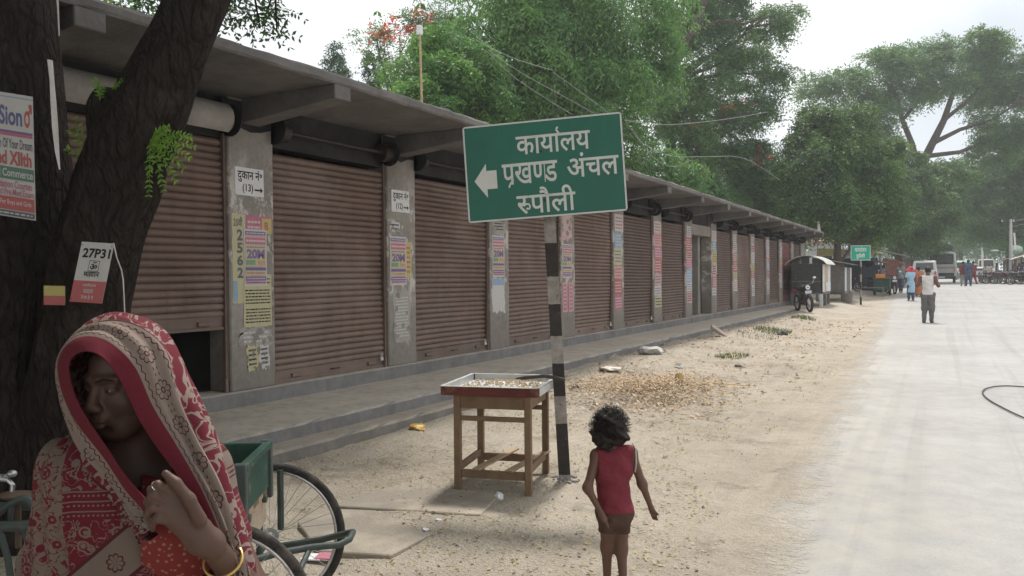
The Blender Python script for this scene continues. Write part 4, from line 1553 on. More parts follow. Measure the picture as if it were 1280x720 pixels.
for i, (px, py0, hw, z, lab) in enumerate(((421, 50, 17, 37, 'narrow conical tree standing alone against the sky left of the roof pole'), (465, 62, 15, 36, 'narrow conical tree under the flame blossoms, right of the other cone'))):
    bl = px_blobs([(px, py0 + 12, z, hw * .45, 1.6), (px - 1, py0 + 34, z, hw * .75, 1.2), (px + 1, py0 + 58, z, hw, 1.1), (px, py0 + 88, z, hw * 1.15, 1.1), (px, py0 + 120, z, hw * 1.25)])
    tree(lab, gb(px, z), bl, 1500, .16, 8, .4, .9, LF_CONE, .2, .15, 30 + i, .14, name='conical_tree', limbs=False)
# airy tree with a heavy leaning limb and red blossoms
LB = tree('airy tree with a dark leaning limb and red blossoms, right of the drooping tree', gb(850, 43),
     px_blobs([(850, 30, 44, 38, .9), (900, 20, 45, 34, .8), (930, 70, 45, 34, .8), (960, 30, 46, 26, .8), (985, 15, 46, 16, .7), (885, 100, 43, 34, .8), (940, 130, 46, 36, .7), (905, 170, 45, 38, .8), (950, 200, 46, 32, .8), (870, 190, 43, 36), (925, 240, 46, 40, .9), (960, 265, 47, 34), (850, 150, 42, 32, .8), (880, 250, 43, 42), (840, 260, 41, 36), (895, -40, 45, 50), (975, 90, 46, 20, .7), (820, 120, 41, 26)]),
     21000, .19, 9, .75, .6, LF_RAIN, .2, .24, 5, .34, blossom=[(905, 130, 44, 10), (862, 160, 42, 10), (870, 215, 42, 10), (950, 195, 45, 8), (935, 128, 45, 8), (880, 175, 43, 8)], trunk_top=P(833, 110, 43))
m = MB(); rr = random.Random(4)
def pxlimb(m, pts, r0, r1):
    q = [P(*p) for p in pts]; n = len(q)
    m.tube(q, [r0 + (r1 - r0) * i / (n - 1) for i in range(n)], 8)
pxlimb(m, [(833, 112, 42.5), (838, 80, 42.2), (852, 58, 42), (866, 40, 42), (878, 10, 42), (892, -30, 42)], .26, .14)
pxlimb(m, [(852, 58, 42), (850, 30, 42), (856, -10, 42.5)], .14, .07)
pxlimb(m, [(838, 230, 42), (862, 205, 42.2), (880, 170, 42.3), (905, 150, 42.5), (940, 140, 43)], .16, .05)
pxlimb(m, [(866, 40, 42), (900, 25, 42), (930, 30, 42.5), (965, 20, 43)], .10, .03)
m.build('leaning_limb', BARK, LB, smooth=True)
tree('mid-green tree filling the gap behind the far end of the roof', gb(915, 55),
     px_blobs([(900, 220, 56, 34), (940, 235, 58, 34), (975, 230, 60, 32), (870, 250, 54, 30), (1000, 250, 60, 30), (950, 265, 57, 30), (980, 275, 58, 28)]), 6500, .24, 8, .9, .5, LF_MANGO, .3, .1, 6, .3)
tree('small yellow green palm-like tree beside the end of the shop roof', gb(975, 50),
     px_blobs([(965, 255, 50, 14), (990, 250, 50, 14), (980, 270, 49, 16)]), 420, .5, 8, .9, 1.3, leaf_mat('yellow_green_fronds', [(.16, .22, .06), (.24, .26, .08), (.10, .17, .05)], .4), .1, 0, 7, .12, wr=.14)
# dark mango tree over the kiosks
tree('dense dark mango tree with a bare trunk rising behind the kiosks', gb(1046, 41),
     px_blobs([(1040, 180, 42, 42), (1005, 205, 41, 36), (1080, 190, 43, 38), (1030, 235, 41, 40), (1075, 240, 42, 40), (1000, 250, 41, 30, .8), (1055, 150, 43, 30), (1105, 225, 44, 30), (1095, 265, 43, 28, .7), (1040, 270, 41, 28, .6), (1085, 290, 43, 20, .6), (1010, 280, 42, 18, .6), (1060, 288, 44, 20, .5), (1020, 160, 42, 24)]),
     12500, .20, 8, .6, .6, LF_MANGO, .35, .12, 8, .26, fork=.30)
# huge umbrella crowned tree
RT_ = tree('huge spreading rain tree with a flat feathery crown and pale gaps, centre right', gb(1135, 72),
     px_blobs([(1060, 110, 70, 32, .6), (1100, 90, 71, 36, .6), (1150, 70, 72, 40, .5), (1205, 62, 73, 44, .5), (1250, 70, 74, 40, .5), (1020, 108, 70, 22, .6), (1280, 110, 74, 40, .6), (1225, 110, 74, 40, .5), (1175, 105, 72, 34, .45), (1130, 120, 72, 30, .5), (1250, 160, 72, 34, .6), (1090, 145, 71, 34, .7), (1310, 90, 75, 50, .7), (1350, 130, 76, 60, .7), (1290, 170, 73, 34, .5), (1010, 140, 69, 16, .5), (1095, 175, 70, 26, .7), (1060, 150, 70, 24, .7), (1240, 192, 73, 26, .5), (1200, 215, 73, 24, .5)]),
     20000, .30, 9, 1.0, .3, LF_RAIN, .2, .22, 9, .42, fork=.5, trunk_top=P(1148, 215, 72), limbs=False)
m = MB()
for pts, a, b in (([(1148, 215, 72), (1165, 180, 72), (1180, 150, 72), (1190, 120, 72), (1205, 90, 72)], .42, .16),
                  ([(1148, 215, 72), (1140, 180, 72), (1128, 150, 72), (1120, 120, 72), (1105, 100, 72)], .30, .12),
                  ([(1180, 150, 72), (1205, 130, 72), (1228, 105, 72), (1245, 85, 72)], .20, .08),
                  ([(1168, 178, 72), (1200, 162, 72), (1240, 150, 72), (1285, 120, 72)], .22, .08),
                  ([(1160, 195, 72), (1200, 190, 72), (1230, 178, 72), (1290, 165, 72)], .22, .08),
                  ([(1128, 150, 72), (1150, 125, 72), (1158, 95, 72)], .16, .06)):
    pxlimb(m, pts, a, b)
m.build('spreading_limb', BARK, RT_, smooth=True)
tree('mid-height tree in front of the rain tree trunk, above the bus', gb(1120, 62),
     px_blobs([(1120, 215, 62, 34), (1150, 235, 63, 34), (1090, 245, 61, 30), (1130, 270, 61, 30, .8), (1170, 260, 64, 28, .8), (1160, 290, 63, 22, .6), (1110, 290, 61, 22, .6), (1135, 303, 62, 18, .6), (1160, 306, 66, 16, .6), (1185, 225, 64, 26)]),
     7500, .26, 8, .8, .5, LF_MANGO, .3, .1, 10, .3)
tree('bright green feathery tree arching over the right side of the road', gb(1262, 80),
     px_blobs([(1225, 215, 80, 34, .7), (1260, 205, 80, 34, .7), (1290, 225, 80, 36), (1215, 255, 79, 28, .7), (1250, 250, 79, 34, .7), (1285, 265, 79, 30), (1320, 240, 80, 44), (1235, 285, 79, 24, .6), (1210, 290, 79, 20, .6), (1262, 296, 78, 20, .6), (1270, 180, 81, 24)]),
     8500, .30, 8, 1.0, .5, LF_FAR, .25, .14, 11, .34)
tree('pale far tree closing the road behind the vehicles', gb(1200, 125),
     px_blobs([(1190, 265, 125, 30), (1220, 275, 125, 26), (1165, 285, 124, 24), (1245, 290, 124, 24), (1200, 300, 123, 20, .7)]), 2600, .42, 8, 1.4, .4, LF_FAR, .25, .1, 12, .4)
tree('far tree behind the right-hand stalls', gb(1290, 118),
     px_blobs([(1270, 270, 118, 30), (1300, 280, 118, 34), (1255, 300, 117, 20, .7), (1340, 270, 118, 40)]), 2200, .42, 8, 1.4, .4, LF_FAR, .25, .1, 13, .4)
r = np.random.default_rng(77)
bl = px_blobs([(1020 + 42 * i, 262 + 8 * math.sin(i * 2.1), 165, 30) for i in range(12)] + [(1020 + 42 * i, 300, 160, 28) for i in range(12)] + [(1000 + 36 * i, 325, 158, 20) for i in range(16)])
C, D = crown_pts(r, bl, 8200, .2, 0)
V = sprays(r, C, D, 6, 2.0, .75, .3, .5)
o = np_mesh('distant_woods', V, np.arange(len(V)).reshape(-1, 4), LF_FAR, loc=tuple(P(1200, 330, 160))); tag(o, 'distant line of woods at the end of the road', 'woods', kind='stuff')
bl = [((-15 - 2 * math.sin(i), 4 + 5.2 * i, 5.0 + 1.2 * math.sin(i * 1.7)), (2.6, 3.0, 2.4)) for i in range(9)]
C, D = crown_pts(r, bl, 5200, .3, .1)
V = sprays(r, C, D, 8, .6, .2, .5, .4)
o = np_mesh('shrub_thicket', V, np.arange(len(V)).reshape(-1, 4), LF_MANGO, loc=(-15, 20, 0)); tag(o, 'dense low thicket growing behind the shop roof', 'thicket', kind='stuff')

# ---------------------------------------------------------------- the near tree at the left
TK = 1.2
_P0 = P
def P(px, py, z): return _P0(px, py, z * TK if z < 6 else z)

def trunk_mesh(m, pts, rs, seed, n=30, sub=10):
    q = []; rad = []
    for i in range(len(pts) - 1):
        p0 = pts[max(0, i - 1)]; p1 = pts[i]; p2 = pts[i + 1]; p3 = pts[min(len(pts) - 1, i + 2)]
        for k in range(sub):
            t = k / sub
            q.append(.5 * ((2 * p1) + (p2 - p0) * t + (2 * p0 - 5 * p1 + 4 * p2 - p3) * t * t + (3 * p1 - p0 - 3 * p2 + p3) * t ** 3))
            rad.append((rs[i] + (rs[i + 1] - rs[i]) * t) * TK)
    q.append(pts[-1]); rad.append(rs[-1] * TK)
    rings = []; ref = Vector((1, 0, 0)); acc = 0
    for i, p in enumerate(q):
        d = (q[min(i + 1, len(q) - 1)] - q[max(i - 1, 0)]).normalized()
        w_ = d.cross(ref).normalized(); u_ = w_.cross(d).normalized(); ref = u_
        acc = i * .05
        ring = []
        for k in range(n):
            a = 2 * PI * k / n
            e = .13 * (float(vn(math.cos(a) * 1.6 + seed, math.sin(a) * 1.6 + acc * .8, seed)) - .5) * 2 + .07 * (float(vn(a * 3.2, acc * 2.2, seed + 1)) - .5) * 2 + .07 * (float(vn(a * 6, acc * 3, seed + 2)) - .5) * 2
            ring.append(p + (u_ * math.cos(a) + w_ * math.sin(a)) * rad[i] * (1 + e))
        rings.append(ring)
    m.loft(rings)


nb = P(40, 652, 3.85); nb = Vector((nb.x, nb.y, G(nb.x, nb.y)))
NT = thing('tree', 'big dark forked tree trunk at the left edge with notices nailed to it', 'tree', nb)
m = MB()
trunk_mesh(m, [Vector((nb.x - .05, nb.y, -.15)), P(18, 600, 3.9), P(12, 480, 3.9), P(8, 320, 3.9), P(-2, 160, 3.92), P(-14, 20, 3.95), P(-40, -160, 4.0), P(-60, -420, 4.1)], [.36, .32, .29, .27, .265, .27, .25, .2], 3)
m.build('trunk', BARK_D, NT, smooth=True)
m = MB()
trunk_mesh(m, [Vector((nb.x + .12, nb.y - .02, -.15)), P(72, 590, 3.85), P(88, 500, 3.8), P(106, 380, 3.75), P(128, 280, 3.72), P(152, 205, 3.7), P(188, 130, 3.68), P(228, 50, 3.66), P(258, -25, 3.66), P(300, -160, 3.7), P(330, -400, 3.8)], [.30, .24, .21, .19, .185, .185, .165, .135, .125, .12, .09], 9)
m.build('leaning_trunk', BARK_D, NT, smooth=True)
m = MB()
trunk_mesh(m, [P(140, 240, 3.74), P(142, 180, 3.72), P(138, 135, 3.70), P(140, 112, 3.70)], [.12, .10, .09, .05], 15, 18, 6)
m.build('cut_stump', BARK_D, NT, smooth=True)
m = MB(); rr = random.Random(8)
for i in range(10):
    a = rr.uniform(0, 6.28)
    e = Vector((nb.x + 3.2 * math.cos(a) + 1.6, nb.y + 3.2 * math.sin(a) + 1.5, rr.uniform(6.3, 8.2)))
    limb(m, P(-60, -420, 4.1) if i % 2 else P(330, -400, 3.8), e, .13, .04, .03, rr)
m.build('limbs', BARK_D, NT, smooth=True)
r = np.random.default_rng(3)
bl = [((-3.5 + 3.0 * math.cos(i * 1.1) - .9, 5.0 + 3.2 * math.sin(i * 1.1), 7.3 + .7 * math.sin(i * 2.3)), (2.2, 2.2, 1.3)) for i in range(6)] + [((-3.2, 4.5, 7.6), (2.6, 2.6, 1.4)), ((-3.8, 2.5, 7.2), (2.4, 2.4, 1.2)), ((-2.8, 3.2, 7.4), (2.2, 2.2, 1.2)), ((-5.0, 5.5, 7.8), (2.4, 2.4, 1.2))]
bl = [b for b in bl if b[0][0] < -5.2]
for bx_ in (-7, -4.5, -2.2, .2, 2.6):  # unseen leaf blobs added behind and above the camera to shade the foreground
    for by_ in (-7.5, -5, -2.6, -.4): bl.append(((bx_ + .4 * math.sin(by_ * 3), by_, 6.4 + .5 * math.sin(bx_ + by_)), (1.9, 1.9, 1.1)))
C, D = crown_pts(r, bl, 19000, .1, 0)
V = sprays(r, C, D, 8, .6, .17, .4, .45)
np_mesh('crown', V, np.arange(len(V)).reshape(-1, 4), LF_NEEM, parent=NT)
# twigs seen hanging against the sky at the top left
def twig_cloud(blist, n, L, leaf, seed, droop, mat, name, per=10, wr=.3):
    r = np.random.default_rng(seed)
    C, D = crown_pts(r, px_blobs(blist), n, .1, .35)
    V = sprays(r, C, D, per, L, leaf, droop, wr)
    return np_mesh(name, V, np.arange(len(V)).reshape(-1, 4), mat, parent=NT)


twig_cloud([(300, 5, 7, 40, .6), (325, 35, 7, 22, .5), (275, -25, 7, 50, .6), (335, 10, 7, 20, .5), (210, -30, 8, 36, .6), (165, -14, 8, 34, .6), (232, 22, 7, 12, .5)], 420, .22, .055, 61, .3, LF_MANGO, 'hanging_twigs', 8, .45)
m = MB(); rr = random.Random(6)
for e in ((300, 5, 7), (325, 35, 7), (335, 10, 7), (275, -25, 7), (210, -30, 8), (165, -14, 8), (232, 22, 7), (346, 40, 7)):
    limb(m, P(330, -400, 3.8) if e[0] > 200 else P(-60, -420, 4.1), P(*e), .03, .006, .0, rr)
m.build('twigs', BARK_D, NT, smooth=True)
# fresh compound leaves sprouting at the fork
def frond(m, mm, a, b, sag, leaf, n, seed):
    r = random.Random(seed); a = Vector(a); b = Vector(b); d = (b - a); L = d.length
    pts = [a.lerp(b, t / 8) + Vector((0, 0, sag * L * math.sin(PI * t / 8) - 0)) for t in range(9)]
    mm.tube(pts, [.003 - .0003 * i for i in range(9)], 4)
    side = d.cross(FWD).normalized()
    for i in range(n):
        t = (i // 2 + 1) / (n / 2 + 1); k = t * 8; j = min(7, int(k)); p = pts[j].lerp(pts[j + 1], k - j)
        s_ = 1 if i % 2 else -1
        ld = (side * s_ * .9 + d.normalized() * .6 + Vector((r.gauss(0, .2), r.gauss(0, .3), r.gauss(-.1, .2)))).normalized() * leaf * (1 - .4 * abs(t - .4)) * r.uniform(.8, 1.2)
        wv = ld.cross(FWD + Vector((r.gauss(0, .4), r.gauss(0, .4), r.gauss(0, .4)))).normalized() * ld.length * .2
        m.add([p, p + ld * .35 + wv, p + ld * .75 + wv * .7, p + ld, p + ld * .75 - wv * .7, p + ld * .35 - wv], [(0, 1, 2, 3, 4, 5)])


m = MB(); mm = MB(); a0 = (188, 175, 3.55); sd = 0
for e, sg in (((247, 186), .10), ((242, 172), .12), ((240, 200), .10), ((232, 216), .10), ((222, 232), .08), ((206, 244), .05), ((186, 250), .0), ((214, 160), .10)):
    sd += 1
    frond(m, mm, P(*a0), P(e[0], e[1], 3.5 - .02 * sd + .15), sg, .034, 22, sd)
for e, sg, st in (((116, 95), .1, (125, 125, 3.6)), ((128, 108), .2, (125, 125, 3.6)), ((160, 100), .1, (140, 112, 3.6)), ((174, 106), .1, (140, 112, 3.6)), ((85, 160), .1, (108, 200, 3.75)), ((80, 185), .1, (108, 205, 3.75)), ((92, 145), .1, (108, 190, 3.75))):
    sd += 1
    frond(m, mm, P(*st), P(e[0], e[1], st[2] - .02), sg, .03, 14, sd)
sp = m.build('leaf_sprig', LF_SPRIG, NT); sp['kind'] = 'stuff'
mm.build('stem', LF_SPRIG, sp)


# ---------------------------------------------------------------- notices nailed to the trunk
def pxsheet(tl, tr_, bl_, z, base, name=None, seed=0):
    a = P(tl[0], tl[1], z); b = P(tr_[0], tr_[1], z); c = P(bl_[0], bl_[1], z)
    u = (b - a); W_ = u.length; u.normalize(); w_ = (a - c); H_ = w_.length; w_ = w_.normalized()
    return Sheet(c, u, w_, W_, H_, base, 0, seed)


s = pxsheet((-22, 111), (41, 121), (-18, 266), 3.48, 'w')
s.band('c', 0, .965, 1, .975)
s.txt('ViSion', 'b', .08, .74, .78, .90, .03); s.txt('\u2642', 'r', .82, .74, .98, .93, .03)
s.band('p', .02, .66, .98, .70); s.band('m', .02, .655, .98, .68)
s.txt('Solution Of Your Dream', 'n', .06, .555, .97, .635, .01)
s.txt('and XIIth', 'r', .16, .42, .95, .535, .035)
s.band('d', .02, .305, .99, .405); s.txt('and Commerce', 'w', .14, .325, .97, .39, .02)
s.txt('Foundation Courses', 'm', .10, .235, .95, .295, .012)
s.txt('and Pre.Med.Exam', 'm', .22, .175, .98, .23, .012)
s.band('r', .02, .06, .99, .165); s.txt('Hostels For Boys and Girls', 'w', .04, .09, .93, .14, .012)
s.band('n', .02, .01, .99, .05); s.lines('w', .06, .015, .95, .045, 1, 3)
s.done('tuition_poster', 'white coaching class poster with a red band on the left tree trunk', 'poster')
s = pxsheet((102.5, 302), (143, 304.5), (87, 377), 3.44, 'w')
s.band('r', 0, 0, 1, .36)
s.txt('27P31', 'k', .10, .74, .95, .90, .03)
s.band('k', .36, .52, .68, .70).band('w', .375, .53, .665, .69).txt('\u0950', 'k', .41, .55, .63, .68, .03)
s.txt('मतदान', 'k', .26, .42, .74, .51, .02)
s.txt('उम्मीदवार', 'w', .30, .25, .72, .32, .01); s.txt('मतदाता', 'w', .36, .15, .66, .22, .01); s.txt('२७३१', 'w', .32, .05, .70, .12, .01)
for x, y in ((.05, .95), (.95, .95), (.05, .05), (.95, .05)): s.band('k', x - .015, y - .008, x + .015, y + .008)
s.done('tree_notice', 'small white and red notice reading 27P31 tied to the leaning trunk', 'notice')
s = pxsheet((55, 357), (81.5, 357.5), (55, 381), 3.46, 'y')
s.band('y', 0, .48, 1, 1).band('r', 0, 0, 1, .48)
s.done('two_colour_plate', 'small yellow over red plate fixed low on the trunk', 'plate')
CLOTHW = MAT('dirty_white_cloth', (.52, .48, .46), .9, .2, 10)
m = MB(); q = [P(62.5 + 0, 75, 3.5), P(65, 100, 3.5), P(67, 130, 3.5), P(69, 160, 3.5), P(71.5, 190, 3.5), P(74.5, 212, 3.5)]
m.tube(q, [.015, .013, .016, .017, .012, .004], 8, flat=.25)
o = m.build('cloth_strip', CLOTHW, None, loc=q[0], smooth=True); tag(o, 'narrow white cloth strip hanging down the left trunk', 'cloth')
m = MB(); q = [P(71, -10, 3.5), P(72.5, 10, 3.5), P(74, 45, 3.5)]
m.tube(q, [.006, .005, .003], 6); o = m.build('white_string', CLOTHW, None, loc=q[0]); tag(o, 'thin white string at the top of the left trunk', 'string')
m = MB(); q = [P(142, 304, 3.44), P(146, 322, 3.42), P(152, 338, 3.45), P(154, 350, 3.46), P(156, 392, 3.46)]
m.tube(q, .0035, 6); o = m.build('tie_string', CLOTHW, None, loc=q[0]); tag(o, 'white string dangling from the 27P31 notice', 'string')

_Pz = None
P = _P0
# ---------------------------------------------------------------- roof pole, iron rods and wires
BAMB = MAT('bamboo', (.50, .38, .22), .7, .2, 10)
m = MB(); a = P(529, 150, 14.5); a.z = 3.28; b = P(525, 45, 14.5)
rp = thing('roof_pole', 'slim bamboo pole with a white lamp rising from the roof', 'pole', a)
m.tube([a, (a + b) / 2, b], [.025, .022, .018], 8); m.build('pole', BAMB, rp, smooth=True)
MB().box(P(524.5, 38, 14.5), (.09, .09, .17)).build('lamp', MAT('white_lamp_plastic', (.75, .75, .74), .5), rp, bevel=.01)
def rod(px0, y0_, px1, y1_, z, label, r_=.012):
    a = P(px0, y0_, z); b = P(px1, y1_, z); a.z = min(a.z, 3.28)
    o = MB().tube([a, b], r_, 6).build('iron_rod', IRON, None, loc=a); tag(o, label, 'rod')
rod(693, 190, 691, 88, 20, 'thin dark iron rod standing up from the roof behind the green sign')
rod(697, 190, 695, 92, 20.1, 'second thinner rod tied to the rod behind the green sign', .008)
m = MB(); q = P(955, 246, 37.5)
q.z = 3.6; m.box(q, (.25, .25, .62)); o = m.build('tower_stub', MAT('pale_brick', (.42, .30, .24), .9), None, loc=(q.x, q.y, q.z - .31)); tag(o, 'small brick stub standing on the far part of the roof', 'brick stub')
WIREM = MAT('grey_wire', (.30, .30, .29), .6)
def wire(pts, label, r_=.006):
    q = [P(*p) for p in pts]; pp = []
    for i in range(len(q) - 1):
        p0 = q[max(0, i - 1)]; p1 = q[i]; p2 = q[i + 1]; p3 = q[min(len(q) - 1, i + 2)]
        for k in range(6):
            t = k / 6; pp.append(.5 * ((2 * p1) + (p2 - p0) * t + (2 * p0 - 5 * p1 + 4 * p2 - p3) * t * t + (3 * p1 - p0 - 3 * p2 + p3) * t ** 3))
    pp.append(q[-1])
    o = MB().tube(pp, r_, 5).build('overhead_wire', WIREM, None, loc=pp[0], smooth=True); tag(o, label, 'wire')
wire([(595, 50, 16), (640, 72, 18), (691, 88, 20)], 'wire from upper left down to the top of the iron rod')
wire([(610, 62, 16), (650, 90, 18), (700, 118, 19), (745, 143, 20)], 'middle wire crossing the tall tree above the sign')
wire([(612, 68, 16), (645, 98, 18), (690, 128, 19), (715, 143, 20)], 'lowest of the wires meeting behind the top edge of the sign')
wire([(691, 90, 20), (730, 118, 20.5), (770, 148, 21)], 'wire sloping from the iron rod down to the right corner of the sign')
wire([(780, 150, 22), (830, 156, 24), (900, 150, 27), (960, 140, 30)], 'nearly level wire running right from the sign corner', .008)
wire([(782, 152, 22), (805, 180, 23), (840, 195, 25), (880, 196, 27), (930, 198, 30), (975, 225, 33)], 'sagging wire right of the sign, the upper of the two loops', .008)
wire([(790, 160, 22), (815, 195, 24), (840, 208, 25), (865, 200, 26)], 'short loose loop of wire right of the sign, the lower loop', .008)
# ---------------------------------------------------------------- implicit surfaces for bodies and cloth
class SDF:
    def __init__(s): s.p = []
    def cap(s, a, b, ra, rb=None, k=.02, op='+'):
        s.p.append(('c', np.array(a, float), np.array(b, float), ra, ra if rb is None else rb, k, op)); return s
    def ell(s, c, r, k=.02, op='+', rot=None):
        s.p.append(('e', np.array(c, float), np.array(r, float), None if rot is None else np.array(rot, float), 0, k, op)); return s
    def eval(s, lo, hi, h, off=0.0):
        lo = np.array(lo, float); n = np.ceil((np.array(hi) - lo) / h).astype(int) + 1
        D = np.full(n, 1.0, np.float32)
        ax = [lo[i] + h * np.arange(n[i]) for i in range(3)]
        for t, a, b, ra, rb, k, op in s.p:
            if t == 'c':
                mn = np.minimum(a - ra, b - rb); mx_ = np.maximum(a + ra, b + rb)
            else:
                R_ = b.max() if ra is not None else b
                mn = a - R_; mx_ = a + R_
            pad = k + off + 4 * h
            i0 = np.clip(np.floor((mn - pad - lo) / h).astype(int), 0, n); i1 = np.clip(np.ceil((mx_ + pad - lo) / h).astype(int) + 1, 0, n)
            if (i1 <= i0).any(): continue
            sl_ = tuple(slice(i0[q], i1[q]) for q in range(3))
            X_ = ax[0][sl_[0]][:, None, None]; Y_ = ax[1][sl_[1]][None, :, None]; Z_ = ax[2][sl_[2]][None, None, :]
            if t == 'c':
                d = b - a; L2 = max(1e-9, float(d @ d))
                u = np.clip(((X_ - a[0]) * d[0] + (Y_ - a[1]) * d[1] + (Z_ - a[2]) * d[2]) / L2, 0, 1)
                q = np.sqrt((X_ - a[0] - u * d[0]) ** 2 + (Y_ - a[1] - u * d[1]) ** 2 + (Z_ - a[2] - u * d[2]) ** 2) - (ra + (rb - ra) * u)
            else:
                x, y, z = X_ - a[0], Y_ - a[1], Z_ - a[2]
                if ra is not None:
                    x, y, z = (ra[0][0] * x + ra[0][1] * y + ra[0][2] * z), (ra[1][0] * x + ra[1][1] * y + ra[1][2] * z), (ra[2][0] * x + ra[2][1] * y + ra[2][2] * z)
                k0 = np.sqrt((x / b[0]) ** 2 + (y / b[1]) ** 2 + (z / b[2]) ** 2)
                k1 = np.sqrt((x / b[0] ** 2) ** 2 + (y / b[1] ** 2) ** 2 + (z / b[2] ** 2) ** 2)
                q = k0 * (k0 - 1) / np.maximum(k1, 1e-6)
            A_ = D[sl_]
            if op == '+':
                hh = np.maximum(k - np.abs(A_ - q), 0) / k
                D[sl_] = np.minimum(A_, q) - hh * hh * k * .25
            else:
                q = -q
                hh = np.maximum(k - np.abs(A_ - q), 0) / k
                D[sl_] = np.maximum(A_, q) + hh * hh * k * .25
        return D - off, ax


def surfnet(V, ax, h):
    ins = V < 0
    n = V.shape
    c = [ins[i:n[0] - 1 + i, j:n[1] - 1 + j, k:n[2] - 1 + k] for i in (0, 1) for j in (0, 1) for k in (0, 1)]
    sm_ = sum(x.astype(np.int8) for x in c)
    act = (sm_ > 0) & (sm_ < 8)
    I_, J_, K_ = np.nonzero(act)
    idx = np.full(act.shape, -1, np.int64); idx[I_, J_, K_] = np.arange(len(I_))
    acc = np.zeros((len(I_), 3)); cnt = np.zeros(len(I_))
    cor = [(i, j, k) for i in (0, 1) for j in (0, 1) for k in (0, 1)]
    for a in range(8):
        for b in range(a + 1, 8):
            A_, B_ = cor[a], cor[b]
            if sum(abs(A_[q] - B_[q]) for q in range(3)) != 1: continue
            va = V[I_ + A_[0], J_ + A_[1], K_ + A_[2]]; vb = V[I_ + B_[0], J_ + B_[1], K_ + B_[2]]
            m_ = (va < 0) != (vb < 0)
            t = np.where(m_, va / np.where(m_, va - vb, 1), 0)
            for q in range(3):
                acc[:, q] += np.where(m_, A_[q] + (B_[q] - A_[q]) * t, 0)
            cnt += m_
    pos = acc / cnt[:, None] + np.stack([I_, J_, K_], -1)
    pos = np.stack([ax[q][0] + pos[:, q] * h for q in range(3)], -1)
    F = []
    for a in range(3):
        b, c2 = (a + 1) % 3, (a + 2) % 3
        s0 = [slice(None)] * 3; s1 = [slice(None)] * 3
        s0[a] = slice(0, n[a] - 1); s1[a] = slice(1, n[a])
        x0 = ins[tuple(s0)]; x1 = ins[tuple(s1)]
        e = np.stack(np.nonzero(x0 != x1), -1)
        ok = (e[:, b] > 0) & (e[:, c2] > 0) & (e[:, b] < n[b] - 1) & (e[:, c2] < n[c2] - 1)
        e = e[ok]
        fl = x0[tuple(e.T)]
        def cell(db, dc):
            q = e.copy(); q[:, b] += db; q[:, c2] += dc
            return idx[tuple(q.T)]
        q = np.stack([cell(-1, -1), cell(0, -1), cell(0, 0), cell(-1, 0)], -1)
        q = np.where(fl[:, None], q, q[:, ::-1])
        F.append(q)
    F = np.concatenate(F)
    return pos, F


def sdf_mesh(sdf, lo, hi, h, mat, name, parent, off=0.0, fn=None, xf=None, uvf=None, smooth_it=0):
    D, ax = sdf.eval(lo, hi, h, off)
    if fn is not None:
        D = fn(D, ax[0][:, None, None], ax[1][None, :, None], ax[2][None, None, :])
    # pad so the surface always closes
    D[0] = D[-1] = 1; D[:, 0] = D[:, -1] = 1; D[:, :, 0] = D[:, :, -1] = 1
    P_, F = surfnet(D, ax, h)
    uv = uvf(P_) if uvf else None
    if xf is not None:
        P_ = xf(P_)
    return np_mesh(name, P_, F, mat, smooth=True, parent=parent, uv=uv)


def cloth_mat(name, col, var=.25, sc=9, rough=.85, col2=None, fold=.5):
    b = NB(name)
    v = b.co(); n1 = b.noise(sc, v, 4); n2 = b.noise(sc * 14, v, 2)
    c = b.mix(b.map(n1, .3, .7), mul(col, 1 - var), col2 or mul(col, 1 + var))
    b.bump(b.ma('ADD', b.ma('MULTIPLY', n1, 2.0), b.ma('MULTIPLY', n2, .15)), fold, .02)
    return b.out(c, rough, 0, .2)


SKIN_D = MAT('deep_brown_skin', (.095, .051, .037), .5, .12, 14, .12, 160, spec=.35)
SKIN_C = MAT('brown_skin', (.13, .068, .047), .52, .10, 14, .1, 120, spec=.35)
HAIR = MAT('black_hair', (.016, .011, .009), .5, .3, 40, .5, 160)
EYEW = MAT('eye_white', (.20, .17, .15), .3, .02, 5, 0)
GOLD = MAT('gold_metal', (.75, .5, .18), .28, .05, 5, 0, metal=.9)


